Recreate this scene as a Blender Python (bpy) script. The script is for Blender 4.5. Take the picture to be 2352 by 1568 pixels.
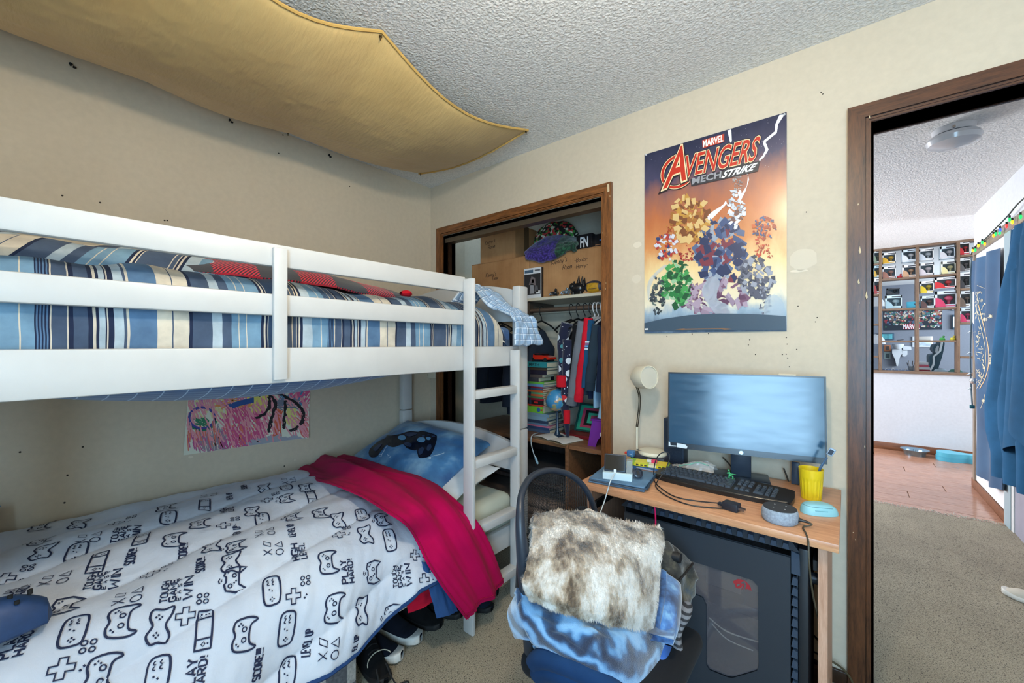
import bpy, bmesh, math, random
import numpy as np
from mathutils import Vector, Matrix, noise
from mathutils.bvhtree import BVHTree

for _o in list(bpy.data.objects):
    bpy.data.objects.remove(_o)
scn = bpy.context.scene
COL = scn.collection

# ------------------------------------------------------------------ camera
F, CX, CY = 939.0, 1176.0, 789.0            # pixels of a 2352 x 1568 frame
TH = math.atan2(769, F)
CAM = Vector((2.403, -1.976, 1.28))
_cd = bpy.data.cameras.new('camera')
_cd.sensor_width = 36.0
_cd.lens = F / 2352 * 36.0
_cd.shift_y = 5 / 2352
_cd.clip_start = 0.02
_co = bpy.data.objects.new('camera', _cd)
_co.location = CAM
_co.rotation_euler = (math.pi / 2, 0, TH)
COL.objects.link(_co)
scn.camera = _co

# ------------------------------------------------------------------ light
w = bpy.data.worlds.new('sky')
scn.world = w
w.use_nodes = True
_bg = w.node_tree.nodes['Background']
_bg.inputs[0].default_value = (0.62, 0.80, 1.0, 1)
_bg.inputs[1].default_value = 1.6

def area(name, loc, rot, sx, sy, power, col):
    d = bpy.data.lights.new(name, 'AREA')
    d.shape = 'RECTANGLE'
    d.size, d.size_y, d.energy, d.color = sx, sy, power, col
    o = bpy.data.objects.new(name, d)
    o.location = loc
    o.rotation_euler = rot
    COL.objects.link(o)
    return o

H90 = math.pi / 2
area('daylight_bedroom_window', (2.95, -2.98, 1.32), (H90, 0, 0), 0.9, 1.45, 54, (0.42, 0.72, 1.0))
area('daylight_living_window', (5.3, 4.15, 1.4), (H90, 0, H90), 1.0, 1.5, 42, (0.86, 0.94, 1.0))
area('added_hall_fill', (0.2, 3.3, 1.5), (H90, 0, -H90), 1.8, 1.6, 100, (0.96, 0.97, 1.0))  # unseen fill light, added from the left to brighten the hall
area('added_study_fill', (5.3, 7.2, 1.5), (H90, 0, H90), 2.4, 1.5, 95, (0.80, 0.91, 1.0))  # unseen fill light, added on the right to brighten the study

vs = scn.view_settings
vs.view_transform = 'Standard'
vs.look = 'None'
vs.exposure = 0.36
vs.gamma = 1.0
vs.use_curve_mapping = False

# ------------------------------------------------------------------ pixel helpers
_c, _s = math.cos(TH), math.sin(TH)

def ray(px, py):
    a = (px - CX) / F
    return Vector((a * _c - _s, a * _s + _c, (CY - py) / F))

def onx(px, py, x):
    d = ray(px, py)
    return CAM + d * ((x - CAM.x) / d.x)

def ony(px, py, y):
    d = ray(px, py)
    return CAM + d * ((y - CAM.y) / d.y)

def onz(px, py, z):
    d = ray(px, py)
    return CAM + d * ((z - CAM.z) / d.z)

# ------------------------------------------------------------------ mesh helpers
class MB:
    def __init__(s):
        s.V, s.F, s.U, s.I = [], [], [], []
        s.M = None

    def add(s, vs_, fs, uv=None, mi=0):
        b = len(s.V)
        if s.M is not None:
            vs_ = [s.M @ Vector(v) for v in vs_]
        s.V.extend([tuple(v) for v in vs_])
        for k, f in enumerate(fs):
            s.F.append(tuple(i + b for i in f))
            s.U.append([uv[i] for i in f] if uv is not None else [(0.0, 0.0)] * len(f))
            s.I.append(mi)
        return s

    def box(s, a, b, mi=0):
        x0, y0, z0 = [min(p, q) for p, q in zip(a, b)]
        x1, y1, z1 = [max(p, q) for p, q in zip(a, b)]
        v = [(x0, y0, z0), (x1, y0, z0), (x1, y1, z0), (x0, y1, z0), (x0, y0, z1), (x1, y0, z1), (x1, y1, z1), (x0, y1, z1)]
        f = [(0, 3, 2, 1), (4, 5, 6, 7), (0, 1, 5, 4), (1, 2, 6, 5), (2, 3, 7, 6), (3, 0, 4, 7)]
        return s.add(v, f, None, mi)

    def rbox(s, a, b, r=0.004, seg=2, mi=0):
        bm = bmesh.new()
        bmesh.ops.create_cube(bm, size=1.0)
        sz = [abs(q - p) for p, q in zip(a, b)]
        ce = [(q + p) / 2 for p, q in zip(a, b)]
        for v in bm.verts:
            v.co = Vector([v.co[i] * sz[i] + ce[i] for i in range(3)])
        r = min(r, min(sz) * 0.49)
        bmesh.ops.bevel(bm, geom=bm.edges[:], offset=r, segments=seg, profile=0.5, affect='EDGES')
        s.bm(bm, mi)
        return s

    def bm(s, bm, mi=0):
        bm.verts.index_update()
        s.add([v.co.copy() for v in bm.verts], [[v.index for v in f.verts] for f in bm.faces], None, mi)
        bm.free()

    def cyl(s, p, q, r0, r1=None, n=16, caps=True, mi=0):
        r1 = r0 if r1 is None else r1
        p, q = Vector(p), Vector(q)
        d = (q - p).normalized()
        u = d.orthogonal().normalized()
        w_ = d.cross(u)
        v = []
        for k in range(n):
            a = 2 * math.pi * k / n
            e = u * math.cos(a) + w_ * math.sin(a)
            v.append(p + e * r0)
            v.append(q + e * r1)
        f = [(2 * k, 2 * ((k + 1) % n), 2 * ((k + 1) % n) + 1, 2 * k + 1) for k in range(n)]
        if caps:
            f.append(tuple(2 * k for k in range(n))[::-1])
            f.append(tuple(2 * k + 1 for k in range(n)))
        return s.add(v, f, None, mi)

    def tube(s, pts, r, n=8, sm=0, closed=False, flat=1.0, mi=0):
        pts = [Vector(p) for p in pts]
        if sm:
            pts = catmull(pts, sm, closed)
        m = len(pts)
        rr = r if callable(r) else (lambda t: r)
        v = []
        u = None
        for i in range(m):
            if closed:
                d = pts[(i + 1) % m] - pts[i - 1]
            else:
                d = pts[min(i + 1, m - 1)] - pts[max(i - 1, 0)]
            if d.length < 1e-9:
                d = Vector((0, 0, 1))
            d.normalize()
            if u is None:
                u = d.orthogonal().normalized()
            u = (u - d * u.dot(d))
            if u.length < 1e-6:
                u = d.orthogonal()
            u.normalize()
            w_ = d.cross(u)
            R = rr(i / max(m - 1, 1))
            for k in range(n):
                a = 2 * math.pi * k / n
                v.append(pts[i] + u * (R * math.cos(a)) + w_ * (R * flat * math.sin(a)))
        f = []
        for i in range(m if closed else m - 1):
            j = (i + 1) % m
            for k in range(n):
                l = (k + 1) % n
                f.append((i * n + k, i * n + l, j * n + l, j * n + k))
        if not closed:
            f.append(tuple(range(n))[::-1])
            f.append(tuple(range((m - 1) * n, m * n)))
        return s.add(v, f, None, mi)

    def lathe(s, prof, n=24, o=(0, 0, 0), mi=0):
        v, f = [], []
        m = len(prof)
        for k in range(n):
            a = 2 * math.pi * k / n
            for r, z in prof:
                v.append((o[0] + r * math.cos(a), o[1] + r * math.sin(a), o[2] + z))
        for k in range(n):
            l = (k + 1) % n
            for i in range(m - 1):
                f.append((k * m + i, l * m + i, l * m + i + 1, k * m + i + 1))
        if prof[0][0] > 1e-6:
            f.append(tuple(k * m for k in range(n))[::-1])
        if prof[-1][0] > 1e-6:
            f.append(tuple(k * m + m - 1 for k in range(n)))
        return s.add(v, f, None, mi)

    def prism(s, poly, z0, z1, mi=0):
        n = len(poly)
        a = sum(poly[i][0] * poly[(i + 1) % n][1] - poly[(i + 1) % n][0] * poly[i][1] for i in range(n))
        if a < 0:
            poly = poly[::-1]
        v = [(p[0], p[1], z0) for p in poly] + [(p[0], p[1], z1) for p in poly]
        f = [tuple(range(n))[::-1], tuple(range(n, 2 * n))]
        f += [(i, (i + 1) % n, n + (i + 1) % n, n + i) for i in range(n)]
        return s.add(v, f, None, mi)

    def grid(s, fn, nu, nv, cu=False, cv=False, mi=0):
        v, uv, f = [], [], []
        for i in range(nu + 1):
            for j in range(nv + 1):
                u_, v_ = i / nu, j / nv
                v.append(fn(u_, v_))
                uv.append((u_, v_))
        W = nv + 1
        for i in range(nu):
            for j in range(nv):
                f.append((i * W + j, (i + 1) * W + j, (i + 1) * W + j + 1, i * W + j + 1))
        return s.add(v, f, uv, mi)

    def slab(s, fn, nu, nv, th, mi=0, flip=False):
        """closed cloth: grid fn plus a copy pushed th along minus normal"""
        P = [[Vector(fn(i / nu, j / nv)) for j in range(nv + 1)] for i in range(nu + 1)]
        v, uv = [], []
        B = []
        for i in range(nu + 1):
            for j in range(nv + 1):
                du = P[min(i + 1, nu)][j] - P[max(i - 1, 0)][j]
                dv = P[i][min(j + 1, nv)] - P[i][max(j - 1, 0)]
                n_ = du.cross(dv)
                n_ = n_.normalized() if n_.length > 1e-12 else Vector((0, 0, 1))
                if flip:
                    n_ = -n_
                e = min(i, nu - i, j, nv - j)
                k = 1.0 if e > 0 else 0.35
                v.append(P[i][j] - n_ * th * (0.0 if e else 0.32))
                B.append(P[i][j] - n_ * th * (1.0 if e else 0.68))
                uv.append((i / nu, j / nv))
        W = nv + 1
        N_ = len(v)
        f = []
        for i in range(nu):
            for j in range(nv):
                q = (i * W + j, (i + 1) * W + j, (i + 1) * W + j + 1, i * W + j + 1)
                f.append(q)
                f.append(tuple(x + N_ for x in q[::-1]))
        for i in range(nu):
            a, b = i * W, (i + 1) * W
            f.append((a, a + N_, b + N_, b))
            a, b = i * W + nv, (i + 1) * W + nv
            f.append((b, b + N_, a + N_, a))
        for j in range(nv):
            a, b = j, j + 1
            f.append((b, b + N_, a + N_, a))
            a, b = nu * W + j, nu * W + j + 1
            f.append((a, a + N_, b + N_, b))
        if flip:
            f = [t_[::-1] for t_ in f]
        return s.add(v + B, f, uv + uv, mi)

    def mesh(s, name, mats, sharp=38):
        me = bpy.data.meshes.new(name)
        me.from_pydata(s.V, [], s.F)
        for m in mats:
            me.materials.append(m)
        if len(mats) > 1:
            me.polygons.foreach_set('material_index', s.I)
        if any(u[0] != (0.0, 0.0) or u[-1] != (0.0, 0.0) for u in s.U):
            ul = me.uv_layers.new(name='UVMap')
            ul.data.foreach_set('uv', [c for f in s.U for p in f for c in p])
        me.polygons.foreach_set('use_smooth', [True] * len(me.polygons))
        me.update()
        me.set_sharp_from_angle(angle=math.radians(sharp))
        return me

def catmull(P, n, closed=False):
    m = len(P)
    out = []
    for i in range(m if closed else m - 1):
        if closed:
            a, b, c, d = P[i - 1], P[i], P[(i + 1) % m], P[(i + 2) % m]
        else:
            a, b, c, d = P[max(i - 1, 0)], P[i], P[i + 1], P[min(i + 2, m - 1)]
        for k in range(n):
            t = k / n
            out.append(0.5 * ((2 * b) + (c - a) * t + (2 * a - 5 * b + 4 * c - d) * t * t + (3 * b - a - 3 * c + d) * t * t * t))
    if not closed:
        out.append(P[-1])
    return out

def sm2(pts, n=6, closed=True):
    return [(v.x, v.y) for v in catmull([Vector((p[0], p[1], 0)) for p in pts], n, closed)]

def tag(o, label=None, cat=None, group=None, kind=None):
    if label:
        o['label'] = label
    if cat:
        o['category'] = cat
    if group:
        o['group'] = group
    if kind:
        o['kind'] = kind
    return o

def thing(name, label, cat, loc=(0, 0, 0), group=None):
    o = bpy.data.objects.new(name, None)
    o.empty_display_size = 0.05
    o.location = loc
    COL.objects.link(o)
    return tag(o, label, cat, group)

def link(me, name, parent=None):
    o = bpy.data.objects.new(name, me)
    COL.objects.link(o)
    if parent is not None:
        o.parent = parent
        base = Vector((0, 0, 0))
        p = parent
        while p is not None:
            base += p.location
            p = p.parent
        o.matrix_parent_inverse = Matrix.Translation(-base)
    return o

def obj(name, mb, mat, parent=None, sharp=38):
    mats = mat if isinstance(mat, (list, tuple)) else [mat]
    return link(mb.mesh(name, mats, sharp), name, parent)

def struct(name, mb, mat, parent=None):
    o = obj(name, mb, mat, parent)
    if parent is None:
        o['kind'] = 'structure'
    return o

def clones(src, n_positions, parent, name=None):
    """extra copies of a part (shared mesh) at offsets, children of parent"""
    for off in n_positions:
        c = src.copy()
        COL.objects.link(c)
        c.location = src.location + Vector(off)

def frame(o, ex, ey=None, ez=None):
    """matrix from origin and axes"""
    ex = Vector(ex).normalized()
    if ey is None:
        ez = Vector(ez).normalized()
        ey = ez.cross(ex).normalized()
        ez = ex.cross(ey)
    else:
        ey = Vector(ey)
        ey = (ey - ex * ey.dot(ex)).normalized()
        ez = ex.cross(ey)
    m = Matrix.Identity(4)
    for i in range(3):
        m[i][0], m[i][1], m[i][2], m[i][3] = ex[i], ey[i], ez[i], o[i]
    return m

def RZ(loc, deg):
    return Matrix.Translation(loc) @ Matrix.Rotation(math.radians(deg), 4, 'Z')

def ns(x, y, z=0.0, sc=1.0):
    return noise.noise(Vector((x * sc, y * sc, z * sc)))

# ------------------------------------------------------------------ materials
def lin(c):
    out = []
    for x in c[:3]:
        x = x / 255.0
        out.append(x / 12.92 if x <= 0.04045 else ((x + 0.055) / 1.055) ** 2.4)
    return (out[0], out[1], out[2], 1.0)

MC = {}

class NT:
    def __init__(s, name):
        s.m = bpy.data.materials.new(name)
        s.m.use_nodes = True
        s.t = s.m.node_tree
        s.b = s.t.nodes['Principled BSDF']

    def n(s, typ, props=None, **ins):
        nd = s.t.nodes.new('ShaderNode' + typ)
        for k, v in (props or {}).items():
            setattr(nd, k, v)
        for k, v in ins.items():
            k = k.replace('_', ' ')
            s.set(nd.inputs[int(k[1:]) if k[0] == 'i' and k[1:].isdigit() else k], v)
        return nd

    def set(s, sock, v):
        if isinstance(v, bpy.types.NodeSocket):
            s.t.links.new(v, sock)
        elif isinstance(v, bpy.types.Node):
            s.t.links.new(v.outputs[0], sock)
        else:
            sock.default_value = v

    def coord(s, kind='Object', scale=(1, 1, 1), rot=(0, 0, 0), loc=(0, 0, 0)):
        tc = s.n('TexCoord')
        mp = s.n('Mapping', Vector=tc.outputs[kind], Scale=scale, Rotation=rot, Location=loc)
        return mp.outputs[0]

    def noise(s, vec, scale, detail=3, rough=0.55):
        return s.n('TexNoise', Vector=vec, Scale=scale, Detail=detail, Roughness=rough).outputs[0]

    def ramp(s, fac, stops, interp='LINEAR'):
        r = s.n('ValToRGB', Fac=fac)
        r.color_ramp.interpolation = interp
        e = r.color_ramp.elements
        while len(e) > 1:
            e.remove(e[-1])
        for k, (p, c) in enumerate(stops):
            el = e[0] if k == 0 else e.new(p)
            el.position = p
            el.color = c if len(c) == 4 and max(c) <= 1.0 else lin(c)
        return r.outputs[0]

    def mix(s, fac, a, b, blend='MIX'):
        m = s.n('Mix', dict(data_type='RGBA', blend_type=blend))
        s.set(m.inputs[0], fac)
        s.set(m.inputs[6], a)
        s.set(m.inputs[7], b)
        return m.outputs[2]

    def math(s, op, a, b=0.0):
        m = s.n('Math', dict(operation=op))
        s.set(m.inputs[0], a)
        s.set(m.inputs[1], b)
        return m.outputs[0]

    def bump(s, h, strength=0.3, dist=0.01):
        b = s.n('Bump', Strength=strength, Distance=dist, Height=h)
        s.set(s.b.inputs['Normal'], b.outputs[0])

    def base(s, c):
        s.set(s.b.inputs['Base Color'], c)

    def p(s, **k):
        for a, v in k.items():
            s.set(s.b.inputs[a.replace('_', ' ')], v)
        return s

def plain(c, rough=0.5, metal=0.0, var=0.0, vs_=6.0, bump=0.0, bs=200.0, spec=None, em=None, coat=0, trans=0, alpha=None, name=None):
    key = (tuple(c), rough, metal, var, vs_, bump, bs, spec, em, coat, trans, alpha)
    if key in MC:
        return MC[key]
    k = NT(name or 'surface_%d_%d_%d' % tuple(int(x) for x in c[:3]))
    k.p(Roughness=rough, Metallic=metal)
    if var:
        v = k.coord()
        nz = k.noise(v, vs_, 5)
        d = [x * (1 - var) for x in c[:3]]
        u = [min(255, x * (1 + var * 0.7)) for x in c[:3]]
        k.base(k.ramp(nz, [(0.3, tuple(d)), (0.7, tuple(u))]))
    else:
        k.base(lin(c))
    if bump:
        k.bump(k.noise(k.coord(), bs, 3), bump, 0.003)
    if spec is not None:
        k.p(Specular_IOR_Level=spec)
    if em:
        k.p(Emission_Color=lin(c), Emission_Strength=em)
    if coat:
        k.p(Coat_Weight=coat)
    if trans:
        k.p(Transmission_Weight=trans)
    if alpha is not None:
        k.p(Alpha=alpha)
    MC[key] = k.m
    return k.m

def wood(name, dark, light, scale=(1, 12, 12), rough=0.45, grain=6.0, bump=0.05):
    k = NT(name)
    v = k.coord('Object', scale)
    n1 = k.noise(v, grain, 6, 0.65)
    n2 = k.noise(v, grain * 6, 3, 0.6)
    f = k.math('ADD', k.math('MULTIPLY', n1, 0.7), k.math('MULTIPLY', n2, 0.3))
    k.base(k.ramp(f, [(0.32, dark), (0.66, light)]))
    k.p(Roughness=rough)
    k.bump(f, bump, 0.002)
    return k.m

def fabric(c, var=0.10, rough=0.9, bs=900.0, name='cloth', vs_=5.0, bump=0.25):
    k = NT(name)
    v = k.coord()
    nz = k.noise(v, vs_, 5)
    k.base(k.ramp(nz, [(0.3, tuple(x * (1 - var) for x in c)), (0.7, tuple(min(255, x * (1 + var * .6)) for x in c))]))
    k.p(Roughness=rough, Sheen_Weight=0.03, Specular_IOR_Level=0.12)
    k.bump(k.noise(v, bs, 2), bump, 0.001)
    return k.m

M_WHITE = plain((198, 198, 197), 0.42, var=0.02, vs_=9, bump=0.03, bs=60, name='white_paint')
M_BLACK = plain((22, 23, 26), 0.45, name='black_plastic')
M_BLACKM = plain((16, 16, 18), 0.8, name='black_matte')
M_STEEL = plain((150, 152, 158), 0.3, 1.0, name='steel')
M_CREAM = plain((222, 212, 190), 0.4, name='cream_plastic')
M_NAVYPRINT = plain((22, 34, 66), 0.8, name='navy_print')
# ================================================================== SETTING
def wall_paint(name, c, rough=0.75):
    k = NT(name)
    v = k.coord()
    a = k.noise(v, 1.3, 4)
    b = k.noise(v, 40, 4)
    f = k.math('ADD', k.math('MULTIPLY', a, 0.6), k.math('MULTIPLY', b, 0.4))
    k.base(k.ramp(f, [(0.3, tuple(x * 0.95 for x in c)), (0.7, tuple(min(255, x * 1.03) for x in c))]))
    k.p(Roughness=rough, Specular_IOR_Level=0.3)
    k.bump(k.noise(v, 110, 4), 0.05, 0.003)
    return k.m

M_WALL = wall_paint('beige_wall_paint', (205, 192, 171))
M_HALLWALL = wall_paint('white_wall_paint', (204, 207, 212))
M_STUDYWALL = wall_paint('grey_wall_paint', (128, 134, 146))

def popcorn():
    k = NT('popcorn_ceiling')
    v = k.coord()
    vo = k.n('TexVoronoi', dict(feature='SMOOTH_F1'), Vector=v, Scale=92.0).outputs[0]
    nz = k.noise(v, 120, 5, 0.6)
    h = k.math('SUBTRACT', k.math('MULTIPLY', nz, 1.6), k.math('MULTIPLY', vo, 1.1))
    k.base(k.ramp(h, [(0.1, (232, 232, 231)), (0.6, (252, 251, 249))]))
    k.p(Roughness=0.95, Specular_IOR_Level=0.1)
    k.bump(h, 0.75, 0.010)
    return k.m

M_POP = popcorn()

def carpet():
    k = NT('speckled_carpet')
    v = k.coord('Object')
    big = k.noise(v, 2.2, 3)
    n1 = k.noise(v, 260, 3, 0.7)
    n2 = k.noise(v, 190, 2, 0.6)
    c1 = k.ramp(n1, [(0.30, (136, 126, 108)), (0.5, (184, 174, 154)), (0.7, (216, 208, 188))])
    c2 = k.ramp(big, [(0.3, (216, 212, 204)), (0.7, (250, 248, 240))])
    c3 = k.mix(1.0, c1, c2, 'MULTIPLY')
    fl = k.ramp(n2, [(0.36, (74, 64, 52)), (0.42, (255, 255, 255))])
    k.base(k.mix(1.0, c3, fl, 'MULTIPLY'))
    k.p(Roughness=1.0, Specular_IOR_Level=0.05, Sheen_Weight=0.2)
    k.bump(n1, 0.9, 0.008)
    return k.m

M_CARPET = carpet()
M_TRIM = wood('stained_trim_wood', (66, 38, 20), (148, 92, 48), (9, 9, 0.9), 0.36, 7.0, 0.04)
M_TRIMH = wood('stained_head_wood', (66, 38, 20), (148, 92, 48), (0.9, 9, 9), 0.36, 7.0, 0.04)
M_JAMB = wood('dark_jamb_wood', (26, 17, 13), (60, 36, 22), (9, 9, 0.9), 0.3, 7.0, 0.03)
M_CHIP = plain((205, 185, 150), 0.8, name='bare_wood_chip')

XR, YB = 3.45, -2.95          # right wall, back wall of the bedroom
CEIL = 2.44
WT = 0.12                     # wall thickness
CL = (0.14, 1.404, 2.045)     # closet opening x0, x1, top
DR = (2.470, 3.235, 2.088)    # doorway x0, x1, top

mb = MB()

def edge_y(x):
    return 2.45 + 0.035 * ns(x * 9, 3.1) + 0.02 * ns(x * 37, 1.7)

mb.grid(lambda u, v: (-0.4 + 3.9 * u, YB - 0.1 + v * (0.12 - YB + 0.1), 0.0), 4, 4)
xs = np.linspace(-0.4, 3.6, 110)
fv, ff = [], []
for x in xs:
    fv += [(x, 0.12, 0.0), (x, edge_y(x) - 0.02, 0.004), (x, edge_y(x), -0.006)]
for i in range(len(xs) - 1):
    for j in range(2):
        ff.append((3 * i + j, 3 * i + 3 + j, 3 * i + 4 + j, 3 * i + 1 + j))
mb.add(fv, ff)
floor = struct('floor', mb, M_CARPET)
fr = MB()
random.seed(5)
for x in np.linspace(2.35, 3.4, 260):
    y0 = edge_y(x)
    L = random.uniform(0.006, 0.03) * (2.2 if 3.0 < x < 3.12 else 1.0)
    a = random.uniform(0.3, 2.8)
    p = Vector((x, y0 - 0.006, 0.001))
    q = p + Vector((math.cos(a) * L, math.sin(a) * L, random.uniform(0.002, 0.012)))
    fr.tube([p, (p + q) / 2 + Vector((0, 0, 0.006)), q], 0.0014, 3)
fz = obj('frayed_edge', fr, plain((176, 172, 156), 0.9), floor)
fz['kind'] = 'stuff'

mb = MB()
mb.box((0.1, 2.36, -0.06), (5.45, 4.80, -0.014))
wf = struct('floor_wood', mb, plain((60, 40, 30), 0.8))

def plank_mat():
    k = NT('laminate_plank')
    oi = k.n('ObjectInfo')
    v = k.coord('Object', (2.0, 14, 14))
    n1 = k.noise(v, 5, 5, 0.6)
    c = k.ramp(n1, [(0.3, (146, 98, 74)), (0.7, (190, 140, 112))])
    hv = k.n('HueSaturation', Color=c)
    k.set(hv.inputs['Value'], k.math('ADD', k.math('MULTIPLY', oi.outputs['Random'], 0.14), 0.92))
    k.base(hv.outputs[0])
    k.p(Roughness=0.22, Coat_Weight=0.2)
    return k.m

M_PLANK = plank_mat()
pl = MB().rbox((0, 0, -0.014), (1.196, 0.188, 0.0), 0.0015, 1).mesh('plank', [M_PLANK])
row = 0
y = 2.37
while y < 4.62:
    x = 1.35 - (row * 0.47) % 1.2
    while x < 5.3:
        o = link(pl, 'plank', wf)
        o.location = (x, y, 0)
        x += 1.2
    y += 0.191
    row += 1
o = link(MB().rbox((1.0, y, -0.014), (5.3, 4.748, 0.0), 0.0015, 1).mesh('plank', [M_PLANK]), 'plank', wf)

struct('ceiling', MB().box((-0.45, YB - 0.1, CEIL), (XR + 0.12, 0.0, CEIL + 0.06)), M_POP)
struct('ceiling_hall', MB().box((0.0, 0.0, CEIL), (5.45, 4.80, CEIL + 0.06)), M_POP)
struct('ceiling_study', MB().box((0.6, 4.80, CEIL), (5.45, 9.3, CEIL + 0.06)), plain((236, 237, 238), 0.9))

wl = struct('wall_left', MB().box((-0.12, YB - 0.1, 0), (0, 0.12, CEIL)), M_WALL)

def wall_y(name, y0, y1, x0, x1, holes, m, ztop=CEIL):
    """wall slab across y with rectangular holes (hx0,hx1,hz0,hz1)"""
    b = MB()
    xs_ = sorted({x0, x1} | {h[0] for h in holes} | {h[1] for h in holes})
    for a, c in zip(xs_[:-1], xs_[1:]):
        hs = [h for h in holes if h[0] <= a + 1e-6 and h[1] >= c - 1e-6]
        if not hs:
            b.box((a, y0, 0), (c, y1, ztop))
        else:
            h = hs[0]
            if h[2] > 0.01:
                b.box((a, y0, 0), (c, y1, h[2]))
            if h[3] < ztop - 0.01:
                b.box((a, y0, h[3]), (c, y1, ztop))
    return struct(name, b, m)

wfront = wall_y('wall_front', 0.0, WT, 0.0, XR + 0.12, [(CL[0], CL[1], 0, CL[2]), (DR[0], DR[1], 0, DR[2])], M_WALL)
wall_y('wall_back', YB - 0.12, YB, -0.12, XR + 0.12, [(2.50, 3.40, 0.58, 2.06)], M_WALL)
struct('wall_right', MB().box((XR, YB - 0.1, 0), (XR + 0.12, 0.0, CEIL)), M_WALL)

wb = MB()
wb.rbox((2.50, YB - 0.10, 0.58), (2.54, YB - 0.05, 2.06), 0.004)
wb.rbox((3.36, YB - 0.10, 0.58), (3.40, YB - 0.05, 2.06), 0.004)
wb.rbox((2.54, YB - 0.10, 0.58), (3.36, YB - 0.05, 0.62), 0.004)
wb.rbox((2.54, YB - 0.10, 2.02), (3.36, YB - 0.05, 2.06), 0.004)
win = struct('window_1', wb, M_WHITE)
obj('window_sill', MB().rbox((2.46, YB - 0.02, 0.55), (3.44, YB + 0.05, 0.58), 0.006), M_WHITE, win)

M_CLOSET = wall_paint('closet_paint', (208, 202, 184))
cw = MB()
cw.box((-0.36, 0.70, 0), (1.72, 0.80, CEIL))
cw.box((-0.46, 0.12, 0), (-0.36, 0.80, CEIL))
cw.box((1.62, 0.12, 0), (1.72, 0.70, CEIL))
cw.box((-0.46, 0.02, 0), (-0.12, 0.12, CEIL))
struct('wall_closet', cw, M_CLOSET)

struct('wall_hall_right', MB().box((3.29, 0.12, 0), (3.45, 3.50, CEIL)), M_HALLWALL)
struct('wall_hall_left', MB().box((1.90, 0.12, 0), (2.06, 0.80, CEIL)).box((0.0, 0.80, 0), (2.06, 0.92, CEIL)), M_HALLWALL)  # unseen stretch kept short so the added hall light reaches the near floor
lw = MB()
lw.box((0.0, 0.92, 0), (0.1, 2.4, CEIL)).box((0.0, 4.2, 0), (0.1, 4.9, CEIL)).box((0.0, 2.4, 0), (0.1, 4.2, 0.7)).box((0.0, 2.4, 2.3), (0.1, 4.2, CEIL))
struct('wall_living_left', lw, M_HALLWALL)
lr = MB()
lr.box((5.35, 3.4, 0), (5.45, 3.65, CEIL)).box((5.35, 4.65, 0), (5.45, 4.9, CEIL)).box((5.35, 3.65, 0), (5.45, 4.65, 0.65)).box((5.35, 3.65, 2.15), (5.45, 4.65, CEIL))
lr.box((3.45, 3.38, 0), (5.45, 3.50, CEIL))
struct('wall_living_right', lr, M_HALLWALL)
YF = 4.752
wall_y('wall_divider', YF, YF + 0.12, 0.0, 5.45, [(1.70, 3.58, 0.925, CEIL)], M_HALLWALL)
sw = MB()
sw.box((0.9, 9.1, 0), (5.45, 9.2, CEIL)).box((0.8, 4.87, 0), (0.9, 9.2, CEIL))
sw.box((5.35, 4.87, 0), (5.45, 6.0, CEIL)).box((5.35, 8.4, 0), (5.45, 9.2, CEIL)).box((5.35, 6.0, 0), (5.45, 8.4, 0.75)).box((5.35, 6.0, 2.25), (5.45, 8.4, CEIL))
struct('wall_study', sw, M_STUDYWALL)
struct('floor_study', MB().box((0.8, 4.80, -0.05), (5.45, 9.2, 0.0)), plain((120, 108, 98), 0.8, var=0.1))

def casing(name, x0, x1, zt, wd, y, sgn, m_side, m_head, inner, label=None):
    """x0,x1,zt: outer edges; sgn -1 = stands proud towards -y"""
    root = bpy.data.objects.new(name, None)
    COL.objects.link(root)
    root.location = (x0, y, 0)
    root['kind'] = 'structure'
    th = 0.018
    prof = [(0.0, wd * 0.74, th), (wd * 0.74, wd * 0.80, th * 0.45), (wd * 0.80, wd * 0.90, th * 0.85), (wd * 0.90, wd, th * 0.6)]

    def strip(kind):
        b = MB()
        for a, c, t in prof:
            if kind == 'L':
                q = [(x0 + a, 0), (x0 + c, 0), (x0 + c, zt - c), (x0 + a, zt - a)]
            elif kind == 'R':
                q = [(x1 - a, 0), (x1 - c, 0), (x1 - c, zt - c), (x1 - a, zt - a)]
            else:
                q = [(x0 + a, zt - a), (x1 - a, zt - a), (x1 - c, zt - c), (x0 + c, zt - c)]
            n = len(q)
            v = [(p[0], y, p[1]) for p in q] + [(p[0], y + sgn * t, p[1]) for p in q]
            f = [(0, 1, 2, 3), (7, 6, 5, 4)] + [(i, 4 + i, 4 + (i + 1) % 4, (i + 1) % 4) for i in range(4)]
            if sgn > 0:
                f = [t_[::-1] for t_ in f]
            b.add(v, f)
        bm_ = b
        return bm_
    obj('casing_side', strip('L'), m_side, root)
    obj('casing_side', strip('R'), m_side, root)
    obj('casing_head', strip('H'), m_head, root)
    j = MB()
    i0, i1, it = inner
    j.box((i0 - 0.012, 0.0, 0), (i0, WT, it)).box((i1, 0.0, 0), (i1 + 0.012, WT, it)).box((i0 - 0.012, 0.0, it), (i1 + 0.012, WT, it + 0.012))
    obj('jamb', j, M_JAMB, root)
    st = MB()
    st.box((i0, 0.045, 0), (i0 + 0.01, 0.075, it)).box((i1 - 0.01, 0.045, 0), (i1, 0.075, it)).box((i0, 0.045, it - 0.01), (i1, 0.075, it))
    obj('door_stop', st, M_JAMB, root)
    return root

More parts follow.
